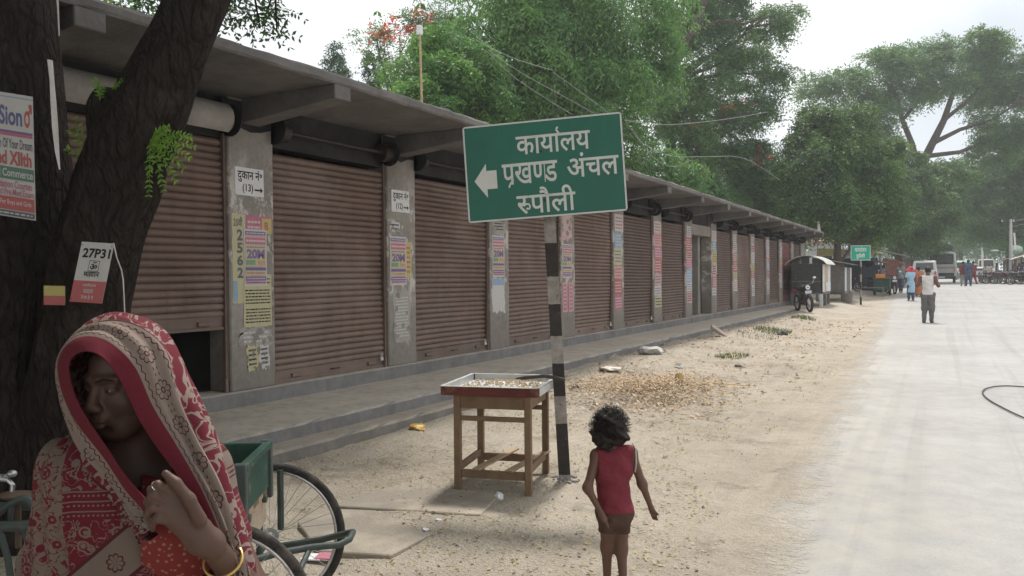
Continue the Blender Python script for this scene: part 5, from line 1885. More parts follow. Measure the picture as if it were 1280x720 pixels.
# ---------------------------------------------------------------- sari patterns
def sari_band_mat():
    b = NB('printed_veil_cloth')
    uv = b.co('UV'); u, v, _ = b.xyz(uv)
    RED = (.125, .016, .026); BEI = (.225, .176, .148); DK = (.07, .018, .022)
    n = b.noise(60, b.vec(u, v, 0.0), 3)
    red = b.mix(n, mul(RED, .8), mul(RED, 1.15)); bei = b.mix(n, mul(BEI, .85), mul(BEI, 1.15))
    pitch = .086
    fv = b.ma('MULTIPLY', b.ma('SUBTRACT', b.ma('FRACT', b.ma('DIVIDE', v, pitch)), .5), pitch)
    du = b.ma('SUBTRACT', u, .097)
    rad = b.ma('SQRT', b.ma('ADD', b.ma('MULTIPLY', du, du), b.ma('MULTIPLY', fv, fv)))
    th = b.ma('ARCTAN2', fv, du)
    pet = b.ma('ABSOLUTE', b.ma('COSINE', b.ma('MULTIPLY', th, 4.0)))
    R1 = b.ma('MULTIPLY_ADD', pet, .0048, .0180)
    ring = b.ma('LESS_THAN', b.ma('ABSOLUTE', b.ma('SUBTRACT', rad, R1)), .0016)
    spokes = b.ma('MULTIPLY', b.ma('LESS_THAN', pet, .22), b.ma('LESS_THAN', rad, .018))
    core = b.ma('LESS_THAN', b.ma('ABSOLUTE', b.ma('SUBTRACT', rad, .0055)), .0017)
    fl = b.ma('MAXIMUM', b.ma('MAXIMUM', ring, spokes), core)
    # small dashes between the flowers
    fv2 = b.ma('ABSOLUTE', b.ma('SUBTRACT', b.ma('ABSOLUTE', fv), pitch * .42))
    dash = b.ma('MULTIPLY', b.ma('LESS_THAN', fv2, .0035), b.ma('LESS_THAN', b.ma('ABSOLUTE', b.ma('SUBTRACT', b.ma('ABSOLUTE', b.ma('ADD', du, .0)), .006)), .0014))
    # wavy lines at both sides
    wav = b.ma('MULTIPLY', b.ma('SINE', b.ma('MULTIPLY', v, 2 * PI / .021)), .003)
    w1 = b.ma('LESS_THAN', b.ma('ABSOLUTE', b.ma('SUBTRACT', b.ma('ADD', u, wav), .060)), .0018)
    w2 = b.ma('LESS_THAN', b.ma('ABSOLUTE', b.ma('SUBTRACT', b.ma('ADD', u, wav), .136)), .0018)
    w3 = b.ma('LESS_THAN', b.ma('ABSOLUTE', b.ma('SUBTRACT', u, .148)), .0016)
    dots = b.ma('LESS_THAN', b.vor(90, b.vec(u, v, 0.0)), .18)
    ink = b.ma('MAXIMUM', b.ma('MAXIMUM', fl, dash), b.ma('MAXIMUM', w1, b.ma('MAXIMUM', w2, w3)))
    band = b.mix(ink, bei, DK)
    band = b.mix(b.ma('MULTIPLY', dots, .25), band, (.30, .12, .10))
    # field with curling light motifs on red
    q = b.vec(u, v, 0.0)
    m1 = b.noise(16, q, 2, .5, 1.6)
    curl = b.ma('LESS_THAN', b.ma('ABSOLUTE', b.ma('SUBTRACT', m1, .5)), .035)
    blob_ = b.ma('LESS_THAN', b.vor(26, q), .20)
    field = b.mix(b.ma('MAXIMUM', curl, blob_), red, bei)
    c = b.mix(b.ma('GREATER_THAN', u, .046), red, band)
    c = b.mix(b.ma('GREATER_THAN', u, .150), c, field)
    b.bump(b.ma('ADD', b.noise(9, q, 3), b.ma('MULTIPLY', b.noise(220, q, 2), .12)), .35, .01)
    m = b.out(c, .85, 0, .2)
    return m


def sari_body_mat():
    b = NB('printed_sari_cloth')
    v = b.co(); x, y, z = b.xyz(v)
    # coordinates across the front of the body (camera right) and up
    s_ = b.ma('ADD', b.ma('MULTIPLY', x, float(RT.x)), b.ma('MULTIPLY', y, float(RT.y)))
    q = b.vec(s_, z, 0.0)
    RED = (.120, .013, .022); BEI = (.160, .122, .10); DK = (.07, .016, .02)
    m1 = b.noise(38, q, 2, .5, .9); v2 = b.vor(27, q)
    curl = b.ma('LESS_THAN', b.ma('ABSOLUTE', b.ma('SUBTRACT', m1, .5)), .024)
    ringm = b.ma('LESS_THAN', b.ma('ABSOLUTE', b.ma('SUBTRACT', v2, .31)), .05)
    dotm = b.ma('LESS_THAN', v2, .16)
    mo = b.ma('MAXIMUM', b.ma('MAXIMUM', curl, ringm), dotm)
    a = b.mix(mo, RED, BEI)
    a2 = b.mix(mo, BEI, RED)
    zone = b.ma('LESS_THAN', b.ma('ADD', s_, b.ma('MULTIPLY', b.noise(3, v, 2), .06)), -.055)
    a = b.mix(zone, a, a2)
    za, zb_ = P(150, 648, 1.72).z, P(150, 612, 1.72).z
    inz = b.ma('MULTIPLY', b.ma('MULTIPLY', b.ma('GREATER_THAN', z, za), b.ma('LESS_THAN', z, zb_)), b.ma('SUBTRACT', 1.0, zone))
    fr_ = b.ma('FRACT', b.ma('DIVIDE', z, .021))
    ln = b.ma('LESS_THAN', b.ma('ABSOLUTE', b.ma('SUBTRACT', fr_, .5)), .07)
    dt = b.ma('MULTIPLY', b.ma('LESS_THAN', b.ma('ABSOLUTE', b.ma('SUBTRACT', fr_, .05)), .14), b.ma('GREATER_THAN', b.ma('SINE', b.ma('MULTIPLY', s_, 620.0)), .1))
    a = b.mix(inz, a, b.mix(b.ma('MAXIMUM', ln, dt), RED, BEI))
    # diagonal flowered band
    dg = b.ma('ADD', b.ma('MULTIPLY', s_, -.64), b.ma('MULTIPLY', z, .77))
    al = b.ma('ADD', b.ma('MULTIPLY', s_, .77), b.ma('MULTIPLY', z, .64))
    return b, a, dg, al, s_, z, BEI, DK, RED


def finish_body():
    b, a, dg, al, s_, z, BEI, DK, RED = sari_body_mat()
    d0 = b.ma('SUBTRACT', dg, DG0)
    inb = b.ma('LESS_THAN', b.ma('ABSOLUTE', d0), .042)
    edge = b.ma('MULTIPLY', b.ma('LESS_THAN', b.ma('ABSOLUTE', d0), .048), b.ma('GREATER_THAN', b.ma('ABSOLUTE', d0), .040))
    pitch = .085
    fv = b.ma('MULTIPLY', b.ma('SUBTRACT', b.ma('FRACT', b.ma('DIVIDE', al, pitch)), .5), pitch)
    rad = b.ma('SQRT', b.ma('ADD', b.ma('MULTIPLY', d0, d0), b.ma('MULTIPLY', fv, fv)))
    th = b.ma('ARCTAN2', fv, d0); pet = b.ma('ABSOLUTE', b.ma('COSINE', b.ma('MULTIPLY', th, 4.0)))
    ring = b.ma('LESS_THAN', b.ma('ABSOLUTE', b.ma('SUBTRACT', rad, b.ma('MULTIPLY_ADD', pet, .005, .015))), .002)
    sp = b.ma('MULTIPLY', b.ma('LESS_THAN', pet, .25), b.ma('LESS_THAN', rad, .015))
    band = b.mix(b.ma('MAXIMUM', ring, sp), BEI, DK)
    c = b.mix(inb, a, band); c = b.mix(edge, c, DK)
    v = b.co()
    b.bump(b.ma('ADD', b.noise(8, v, 3), b.ma('MULTIPLY', b.noise(200, v, 2), .12)), .35, .01)
    return b.out(c, .85, 0, .2)


# ---------------------------------------------------------------- the woman in the foreground
wb = P(165, 600, 1.85)
WM = thing('person', 'woman in a red and beige printed sari drawn over her head, nearest to the viewer', 'person', (wb.x, wb.y, 0))
def wl(p): return np.array([p[0] - 0, p[1] - 0, p[2] - 0])
Hc = P(163, 474, 1.77)
ff = (-FWD * .93 - RT * .37); ff = Vector((ff.x, ff.y, -.14)).normalized()
fu = Vector((0, 0, 1)) - ff * ff.z; fu.normalize(); fr = ff.cross(fu).normalized()      # face-right
def hp(x, y, z): return Hc + fr * x + ff * y + fu * z
Rh = np.array([list(fr), list(ff), list(fu)])
def head_sdf(S_, hp, Rh, k=1.0):
    e = lambda c, r, kk=.02, op='+': S_.ell(hp(*[q * k for q in c]), np.array(r) * k, kk * k, op, Rh)
    cpp = lambda a, b, ra, rb=None, kk=.015, op='+': S_.cap(hp(*[q * k for q in a]), hp(*[q * k for q in b]), ra * k, None if rb is None else rb * k, kk * k, op)
    e((0, -.008, .030), (.074, .094, .086)); e((0, .030, -.040), (.057, .062, .070), .03); e((0, .058, -.098), (.027, .026, .019), .03)
    cpp((-.052, .0, -.05), (-.022, .052, -.092), .018, .016, .03); cpp((.052, .0, -.05), (.022, .052, -.092), .018, .016, .03)
    for s_ in (-1, 1):
        e((s_ * .040, .056, -.030), (.022, .022, .020), .025)
        cpp((s_ * .012, .090, .022), (s_ * .046, .074, .020), .009, .008, .012)
        e((s_ * .031, .100, .002), (.019, .016, .012), .012, '-')
        e((s_ * .031, .077, .000), (.015, .012, .011), .004)          # lidded eye bulge
        e((s_ * .012, .103, -.037), (.009, .010, .008), .008)          # nostril wing
        e((s_ * .077, -.008, -.006), (.010, .020, .032), .008)         # ear
    cpp((0, .086, .014), (0, .108, -.028), .008, .011, .014)
    e((0, .109, -.033), (.011, .010, .009), .008)
    e((0, .090, -.060), (.022, .014, .014), .015)
    e((0, .099, -.0645), (.023, .010, .0055), .005); e((0, .098, -.0765), (.019, .010, .0065), .005)
    cpp((-.020, .108, -.0703), (.020, .108, -.0703), .0028, .0028, .003, '-')
    e((0, .084, -.088), (.018, .008, .006), .012, '-')


WS = SDF()
head_sdf(WS, hp, Rh)
NK = hp(0, -.03, -.10); chest = P(172, 600, 1.80)
up_ = Vector((0, 0, 1))
body_r = Vector((RT.x, RT.y, 0)).normalized()
tq = Vector((wb.x, wb.y, 0))
def W3(px, py, z): return P(px, py, z)
shL = W3(98, 592, 1.80); shR = W3(246, 590, 1.86)
WS.cap(hp(0, -.02, -.07), W3(168, 580, 1.84), .050, .052, .03)
WS.cap(shL, shR, .062, .062, .06)
WS.cap(W3(168, 590, 1.86), W3(168, 700, 1.86), .10, .10, .06)
WS.cap(W3(130, 640, 1.82), W3(208, 640, 1.84), .085, .085, .06)
WS.cap(W3(145, 700, 1.86), W3(200, 700, 1.86), .10, .10, .06)
WS.cap(W3(140, 800, 1.86), W3(205, 800, 1.86), .115, .115, .06)
WS.cap(W3(168, 700, 1.86), W3(168, 820, 1.86), .10, .11, .08)
# camera-right arm: shoulder, elbow, wrist, hand
elb = W3(318, 748, 1.72); wr = W3(262, 679, 1.545)
WS.cap(shR, elb, .048, .038, .05); WS.cap(elb, wr, .036, .0225, .03)
kn = {'i': W3(216, 617, 1.50), 'm': W3(208, 627, 1.492), 'r': W3(208, 640, 1.49), 'l': W3(214, 652, 1.495)}
pb = {'i': W3(252, 660, 1.53), 'm': W3(249, 667, 1.527), 'r': W3(247, 673, 1.525), 'l': W3(247, 680, 1.525)}
for q in 'imrl':
    WS.cap(pb[q], kn[q], .0145, .0105, .014); WS.cap(wr, pb[q], .018, .0145, .02)
fing = {'i': [(197, 606, 1.474), (189, 612, 1.480), (188, 620, 1.492)], 'm': [(191, 619, 1.470), (185, 627, 1.479), (187, 634, 1.492)],
        'r': [(190, 634, 1.468), (184, 642, 1.478), (186, 649, 1.492)], 'l': [(196, 649, 1.475), (190, 656, 1.484), (191, 662, 1.495)]}
for q, r_ in (('i', .0082), ('m', .0085), ('r', .0082), ('l', .0072)):
    pts = [kn[q]] + [W3(*p) for p in fing[q]]
    for i in range(3): WS.cap(pts[i], pts[i + 1], r_ * (1.1 - .12 * i), r_ * (1.0 - .12 * i), .005)
tpts = [W3(250, 650, 1.51), W3(236, 624, 1.495), W3(220, 604, 1.488), W3(207, 592, 1.487)]
for i in range(3): WS.cap(tpts[i], tpts[i + 1], .0135 - .002 * i, .0115 - .002 * i, .008)
# camera-left arm, mostly under the cloth
elL = W3(82, 700, 1.84)
WS.cap(shL, elL, .046, .038, .05); WS.cap(elL, W3(96, 800, 1.72), .036, .026, .03)
WS.ell(W3(98, 835, 1.70), (.03, .03, .045), .02)
for i in range(4): WS.cap(W3(90 + i * 6, 845, 1.69), W3(88 + i * 6, 885, 1.68), .009, .007, .006)
WS.cap(W3(112, 838, 1.69), W3(118, 862, 1.67), .010, .008, .008)
lo = [min(p[i] for p in (P(40, 380, 1.6), P(360, 380, 1.6), P(40, 880, 2.1), P(360, 860, 2.05), P(80, 500, 1.4), P(330, 700, 1.4))) - .05 for i in range(3)]
hi = [max(p[i] for p in (P(40, 380, 1.6), P(360, 380, 1.6), P(40, 380, 2.1), P(360, 380, 2.05), P(80, 500, 1.4), P(330, 700, 1.4))) + .05 for i in range(3)]
wbody = sdf_mesh(WS, lo, hi, .0038, SKIN_D, 'body', WM)
# eyes, nose pin, ring, bangle
for s_ in (-1, 1):
    ey = MB().ell(hp(s_ * .031, .0858, -.001), (.0085, .0042, .0034), 10, 6, Matrix((fr, ff, fu)).transposed()).build('eye', EYEW, WM, smooth=True)
    MB().ell(hp(s_ * .0305, .0890, -.001), (.0038, .002, .0032), 10, 6, Matrix((fr, ff, fu)).transposed()).build('pupil', HAIR, ey, smooth=True)
for s_ in (-1, 1):
    m = MB(); m.tube([hp(s_ * .014, .1005, .020), hp(s_ * .030, .0965, .026), hp(s_ * .048, .0835, .020)], [.0022, .003, .0012], 6)
    m.build('eyebrow', HAIR, WM, smooth=True)
MB().ell(hp(.0195, .1075, -.035), (.004, .004, .004), 8, 6).build('nose_pin', GOLD, WM, smooth=True)
m = MB(); ax_ = (wr - elb).normalized(); m.torus(elb.lerp(wr, .72), ax_ + Vector((.1, .1, 0)), .037, .0028, 36, 8); m.build('bangle', GOLD, WM, smooth=True)
m = MB(); dd = (W3(189, 612, 1.48) - W3(197, 606, 1.474)).normalized(); m.torus(W3(195, 607.5, 1.475), dd, .0082, .0016, 20, 6); m.build('finger_ring', MAT('silver', (.7, .7, .7), .25, metal=.9), WM, smooth=True)
# hair line under the veil
hs_ = SDF(); hs_.ell(hp(0, -.014, .040), (.080, .096, .088), .01, '+', Rh); hs_.ell(hp(0, .085, -.01), (.075, .07, .078), .01, '-', Rh)
sdf_mesh(hs_, [Hc[i] - .16 for i in range(3)], [Hc[i] + .17 for i in range(3)], .006, HAIR, 'hair', WM)
# garments grown from the body
ctr = P(168, 640, 1.86)
DG0 = (-.64 * ((P(160, 690, 1.72) - Vector((wb.x, wb.y, 0))).dot(body_r)) + .77 * P(160, 690, 1.72).z)
SARI = finish_body()
def proj(X_, Y_, Z_):
    dx = X_ - CAM.x; dy = Y_ - CAM.y; dz = Z_ - CAM.z
    zz = dx * FWD.x + dy * FWD.y + dz * FWD.z
    return 640 + 1000 * (dx * RT.x + dy * RT.y + dz * RT.z) / zz, 360 - 1000 * (dx * UP.x + dy * UP.y + dz * UP.z) / zz, zz


GS = SDF()
GS.cap(shL, shR, .066, .066, .06); GS.cap(W3(168, 600, 1.86), W3(168, 700, 1.86), .11, .11, .06)
GS.cap(W3(130, 640, 1.81), W3(208, 640, 1.83), .09, .09, .06); GS.cap(W3(140, 720, 1.86), W3(205, 720, 1.86), .115, .12, .06)
GS.cap(shL, elL, .060, .070, .08); GS.cap(elL, W3(100, 830, 1.78), .062, .085, .08)
GS.cap(W3(135, 800, 1.86), W3(205, 800, 1.86), .13, .13, .08); GS.cap(shR, W3(282, 670, 1.80), .060, .052, .05)
GS.cap(W3(168, 800, 1.86), (wb.x, wb.y, .10), .16, .27, .10)
def cut_neck(D, X_, Y_, Z_):
    # folds that run from the shoulder down, and an open neckline in front
    s_ = (X_ - wb.x) * RT.x + (Y_ - wb.y) * RT.y
    D = D + .0045 * np.sin(s_ * 150 + 9 * Z_ + 2.2 * np.sin(Z_ * 9)) * sm(-.02, -.10, s_) + .003 * np.sin(s_ * 60 + 24 * Z_) 
    n0 = np.array(W3(178, 560, 1.74)); d = np.sqrt((X_ - n0[0]) ** 2 + (Y_ - n0[1]) ** 2 + ((Z_ - n0[2]) * .9) ** 2) - .082
    return np.maximum(D, -d)


sdf_mesh(GS, [lo[0] - .15, lo[1] - .15, .06], [hi[0] + .15, hi[1] + .15, shL.z + .15], .0065, SARI, 'sari', WM, .006, cut_neck)
BLOUSE = NB('orange_red_dotted_blouse'); q_ = BLOUSE.vor(75); 
BLOUSE = BLOUSE.out(BLOUSE.mix(BLOUSE.ma('LESS_THAN', q_, .28), (.19, .028, .026), (.30, .14, .10)), .85)
BS = SDF(); BS.cap(W3(150, 640, 1.80), W3(225, 640, 1.80), .094, .094, .05); BS.cap(W3(228, 600, 1.80), W3(230, 680, 1.80), .060, .07, .05)
def cutb(D, X_, Y_, Z_):
    px_, py_, _ = proj(X_, Y_, Z_)
    return np.maximum(np.maximum(D, (176 - px_) * .0018), (598 + .25 * (px_ - 200) - py_) * .0018)


sdf_mesh(BS, lo, hi, .006, BLOUSE, 'blouse', WM, .012, cutb)

# the veil: rows run from the face opening outwards and round the back of the head
ROWS = [
    [(197, 650, 1.470), (168, 606, 1.55), (124, 548, 1.60), (96, 500, 1.63), (86, 458, 1.65), (99, 441, 1.625), (124, 444, 1.60), (149, 473, 1.60), (172, 520, 1.61), (200, 562, 1.62), (232, 612, 1.60), (262, 668, 1.60), (284, 740, 1.60), (300, 830, 1.60)],
    [(190, 656, 1.49), (156, 608, 1.58), (109, 548, 1.64), (83, 502, 1.67), (73, 454, 1.69), (92, 425, 1.66), (128, 424, 1.63), (166, 455, 1.61), (191, 507, 1.61), (219, 554, 1.615), (250, 608, 1.60), (276, 668, 1.595), (298, 740, 1.595), (315, 830, 1.60)],
    [(186, 662, 1.52), (148, 614, 1.64), (102, 560, 1.72), (79, 505, 1.76), (76, 452, 1.78), (108, 408, 1.72), (154, 402, 1.68), (201, 432, 1.65), (226, 490, 1.64), (250, 545, 1.645), (274, 606, 1.63), (294, 668, 1.62), (309, 740, 1.61), (325, 830, 1.62)],
    [(184, 666, 1.56), (146, 620, 1.70), (104, 570, 1.80), (84, 508, 1.85), (84, 452, 1.87), (118, 401, 1.82), (160, 394.5, 1.78), (207, 418, 1.745), (238, 482, 1.74), (262, 545, 1.74), (284, 606, 1.73), (302, 668, 1.71), (316, 740, 1.69), (332, 830, 1.69)],
    [(184, 668, 1.60), (146, 626, 1.76), (108, 580, 1.86), (92, 515, 1.93), (96, 455, 1.95), (126, 408, 1.91), (163, 402, 1.88), (205, 428, 1.85), (232, 490, 1.85), (255, 550, 1.87), (276, 610, 1.88), (294, 670, 1.87), (308, 740, 1.86), (322, 830, 1.86)],
    [(186, 670, 1.62), (150, 632, 1.80), (116, 590, 1.93), (108, 530, 1.985), (118, 470, 2.00), (138, 430, 1.98), (165, 425, 1.97), (192, 450, 1.96), (208, 505, 1.98), (225, 560, 2.01), (240, 620, 2.03), (252, 680, 2.04), (262, 745, 2.05), (272, 830, 2.05)],
    [(190, 675, 1.64), (160, 645, 1.84), (136, 612, 1.98), (134, 560, 2.02), (142, 510, 2.03), (152, 480, 2.02), (166, 475, 2.02), (178, 495, 2.02), (186, 540, 2.05), (195, 590, 2.08), (202, 640, 2.10), (208, 690, 2.11), (214, 750, 2.12), (220, 830, 2.12)],
]
UU = [0, .046, .150, .205, .30, .42, .54]


def crv(a, n):
    a = np.array(a, float); m_ = len(a); out = []
    for t in np.linspace(0, m_ - 1, n):
        i = min(m_ - 2, int(t)); f = t - i
        p0, p1, p2, p3 = a[max(0, i - 1)], a[i], a[i + 1], a[min(m_ - 1, i + 2)]
        out.append(.5 * ((2 * p1) + (p2 - p0) * f + (2 * p0 - 5 * p1 + 4 * p2 - p3) * f * f + (3 * p1 - p0 - 3 * p2 + p3) * f ** 3))
    return np.array(out)


NV, NU = 150, 72
pts = np.array([[list(P(*q)) for q in r_] for r_ in ROWS])          # rows x v x 3
pv = np.stack([crv(r_, NV) for r_ in pts])                           # rows x NV x 3
pu = np.stack([crv(pv[:, j], NU) for j in range(NV)], 1)             # NU x NV x 3
uu_ = crv(np.array(UU)[:, None], NU)[:, 0]
vl = np.concatenate([[0], np.cumsum(np.linalg.norm(np.diff(pv[2], axis=0), axis=1))])
du_ = np.gradient(pu, axis=0); dv_ = np.gradient(pu, axis=1); nr = np.cross(du_, dv_); nr /= np.linalg.norm(nr, axis=-1, keepdims=True) + 1e-9
U_, V_ = np.meshgrid(uu_, vl, indexing='ij')
low = sm(.25, .6, np.abs(V_ - vl[-1] * .42) / vl[-1] * 2)
fold = (.0045 + .006 * low) * np.sin(U_ * 120 + 3 * np.sin(V_ * 7)) * sm(.03, .09, U_) + .004 * np.sin(V_ * 22 + U_ * 26) * low
pu = pu + nr * fold[..., None]
th_ = .0015
top_ = pu + nr * th_; bot_ = pu - nr * th_
Vv = np.concatenate([top_.reshape(-1, 3), bot_.reshape(-1, 3)])
I = (np.arange(NU - 1)[:, None] * NV + np.arange(NV - 1)[None, :]).ravel()
Fa = np.stack([I, I + NV, I + NV + 1, I + 1], -1); N0 = NU * NV
Fb = Fa[:, ::-1] + N0
e1 = np.arange(NV - 1); Fe = np.stack([e1, e1 + 1, e1 + 1 + N0, e1 + N0], -1)
uv2 = np.stack([U_.ravel(), V_.ravel()], -1)
VEIL = sari_band_mat()
np_mesh('veil', Vv, np.concatenate([Fa, Fb, Fe]), VEIL, smooth=True, parent=WM, uv=np.concatenate([uv2, uv2]))


# ---------------------------------------------------------------- generic figures
def figure(name, label, base, H, heading, pose, wear, hair=HAIR, skin=SKIN_C, h=None, group=None, fat=1.0):
    pose = dict(pose)
    """pose: dict of joints in body heights, facing +Y; wear: list of (part name, material, parts covered, offset)"""
    base = Vector(base)
    root = thing(name, label, 'person', base, group)
    h = h or H * .012
    J = dict(hipL=(-.052, 0, .50), hipR=(.052, 0, .50), kneeL=(-.055, .01, .275), kneeR=(.055, .01, .275), ankL=(-.055, -.005, .045), ankR=(.055, -.005, .045),
             shL=(-.105, 0, .80), shR=(.105, 0, .80), elL=(-.135, -.01, .63), elR=(.135, -.01, .63), wrL=(-.135, .03, .49), wrR=(.135, .03, .49), neck=(0, 0, .84), head=(0, .008, .925), pel=(0, 0, .53), ch=(0, .005, .74))
    J.update(pose)
    J = {k: np.array(v, float) * H for k, v in J.items()}
    f = H * fat
    seg = {
        'torso': [('pel', 'ch', .070, .075), ('hipL', 'hipR', .058, .058), ('shL', 'shR', .036, .036)],
        'chestw': [],
        'neck': [('neck', 'head', .032, .030)],
        'armL': [('shL', 'elL', .032, .024)], 'armR': [('shR', 'elR', .032, .024)],
        'foreL': [('elL', 'wrL', .024, .016)], 'foreR': [('elR', 'wrR', .024, .016)],
        'legL': [('hipL', 'kneeL', .050, .034)], 'legR': [('hipR', 'kneeR', .050, .034)],
        'shinL': [('kneeL', 'ankL', .033, .020)], 'shinR': [('kneeR', 'ankR', .033, .020)],
    }
    def add(S_, keys, k=.03, grow=0.0):
        for kk in keys:
            for a, b_, ra, rb in seg[kk]:
                S_.cap(J[a], J[b_], ra * f + grow, rb * f + grow, k * H)
            if kk == 'torso':
                w = (J['shR'] - J['shL']) * .5
                c = J['ch']
                S_.cap(c - w * .45, c + w * .45, .058 * f + grow, .058 * f + grow, k * H)
    S_ = SDF(); add(S_, list(seg))
    S_.ell(J['head'] + np.array([0, 0, .008 * H]), np.array([.046, .056, .056]) * H, .02 * H); S_.ell(J['head'] + np.array([0, .018, -.03]) * H, np.array([.034, .036, .038]) * H, .02 * H)
    S_.ell(J['head'] + np.array([0, .058, -.012]) * H, np.array([.008, .01, .014]) * H, .01 * H)
    for s_ in (-1, 1): S_.ell(J['head'] + np.array([s_ * .047, 0, -.01]) * H, np.array([.007, .013, .019]) * H, .006 * H)
    for s_, w_, e_ in (('L', 'wrL', 'elL'), ('R', 'wrR', 'elR')):
        d = J[w_] - J[e_]; d = d / (np.linalg.norm(d) + 1e-6)
        a = J[w_] + d * .03 * H
        S_.cap(J[w_], a, .015 * H, .017 * H, .01 * H)
        lat = np.cross(d, [0, 0, 1.0]); lat = lat / (np.linalg.norm(lat) + 1e-6) if np.linalg.norm(lat) > .2 else np.array([0, 1.0, 0])
        curl = np.array(pose.get('curl' + s_, (0, .3, -.2)), float)
        for i in range(4):
            o = lat * (i - 1.5) * .0095 * H
            p1 = a + o; p2 = p1 + d * .024 * H * (1 - .08 * abs(i - 1.3)); p3 = p2 + (d + curl) * .018 * H
            S_.cap(p1, p2, .0062 * H, .0056 * H, .003 * H); S_.cap(p2, p3, .0056 * H, .0048 * H, .002 * H)
        th = a - d * .015 * H + lat * .016 * H
        S_.cap(th, th + (d * .6 + lat * .5 + curl * .3) * .03 * H, .0072 * H, .006 * H, .006 * H)
    for s_ in 'LR':
        k_ = J['ank' + s_]; t_ = np.array(pose.get('toe' + s_, (0, 1, -.1)), float)
        S_.cap(k_ + np.array([0, -.012, -.022]) * H, k_ + t_ * .085 * H + np.array([0, 0, -.022 * H]), .021 * H, .015 * H, .02 * H)
    lo_ = [-.36 * H, -.36 * H, -.03 * H]; hi_ = [.36 * H, .36 * H, 1.04 * H]
    ch_, sh_ = math.cos(heading), math.sin(heading)
    def xf(Q): return np.stack([Q[:, 0] * ch_ - Q[:, 1] * sh_ + base.x, Q[:, 0] * sh_ + Q[:, 1] * ch_ + base.y, Q[:, 2] + base.z], -1)
    sdf_mesh(S_, lo_, hi_, h, skin, 'body', root, xf=xf)
    for it in wear:
        nm, mt, keys, gr = it[:4]; fn = it[4] if len(it) > 4 else None
        C_ = SDF(); add(C_, keys, .04, gr * H)
        if len(it) > 5: it[5](C_, J, H)
        sdf_mesh(C_, lo_, hi_, h, mt, nm, root, fn=(lambda D, a, b_, c, fn=fn: fn(D + .0025 * H * np.sin(c / H * 60 + a / H * 40) * 1.0, a / H, b_ / H, c / H) if fn else D + .0025 * H * np.sin(c / H * 60 + a / H * 40)), xf=xf)
    if hair is not None:
        Hs = SDF(); Hs.ell(J['head'] + np.array([0, -.008, .018]) * H, np.array([.052, .060, .056]) * H, .01 * H); Hs.ell(J['head'] + np.array([0, .075, -.02]) * H, np.array([.06, .055, .055]) * H, .005 * H, '-')
        sdf_mesh(Hs, lo_, hi_, h * .8, hair, 'hair', root, xf=xf, fn=lambda D, a, b_, c: D + .004 * H * np.sin(a / H * 170) * np.sin(b_ / H * 150 + c / H * 170))
    return root, J, xf


# child seen from behind
cb = ground_at(769, 748)
away = math.atan2(-(FWD.x), FWD.y)
VEST = cloth_mat('faded_red_vest', (.185, .032, .045), .18, 14)
VTRIM = cloth_mat('grey_trim', (.45, .40, .38), .1)
SHORTS = cloth_mat('dark_brown_shorts', (.085, .05, .038), .2, 14)
def cut(z0=None, z1=None, xs=None):
    def f(D, x, y, z):
        if z0 is not None: D = np.maximum(D, (z0 + .002 * np.sin(x * 70) - z) * .9)
        if z1 is not None: D = np.maximum(D, (z - z1) * .9)
        if xs is not None: D = np.maximum(D, (np.abs(x + 0 * z) - xs) * .9)
        return D
    return f


def cutH(H, **kw):
    g_ = cut(**kw)
    return lambda D, x, y, z: g_(D / H, x, y, z) * H


HC = .88
KID, KJ, KX = figure('person', 'small child with frizzy black hair in a red sleeveless vest, seen from behind', cb, HC, away + R(6),
       dict(hipL=(-.038, 0, .44), hipR=(.038, 0, .44), kneeL=(-.034, .035, .25), kneeR=(.034, .0, .25), ankL=(-.034, .03, .045), ankR=(.032, -.05, .055), pel=(0, 0, .47), ch=(-.010, .012, .67),
            shL=(-.090, .0, .735), shR=(.086, .0, .745), elL=(-.150, -.05, .585), elR=(.140, -.02, .585), wrL=(-.085, -.075, .46), wrR=(.200, .03, .445), neck=(-.005, .01, .77), head=(-.018, .016, .865),
            curlL=(.1, .0, -.3), curlR=(.2, .2, -.5)),
       [('vest', VEST, ['torso'], .010, cutH(HC, z0=.452, z1=.782, xs=.094), lambda C, J, H: C.cap(J['pel'] + np.array([-.03 * H, 0, -.02 * H]), J['pel'] + np.array([.03 * H, 0, -.02 * H]), .064 * H, .064 * H, .03) .cap(J['pel'], J['ch'], .078 * H, .078 * H, .03).cap(J['ch'] - np.array([.045 * H, 0, 0]), J['ch'] + np.array([.045 * H, 0, 0]), .066 * H, .066 * H, .03)),
        ('shorts', SHORTS, ['torso', 'legL', 'legR'], .006, cutH(HC, z0=.335, z1=.475))], hair=None, skin=SKIN_C, h=.0065, fat=.86)
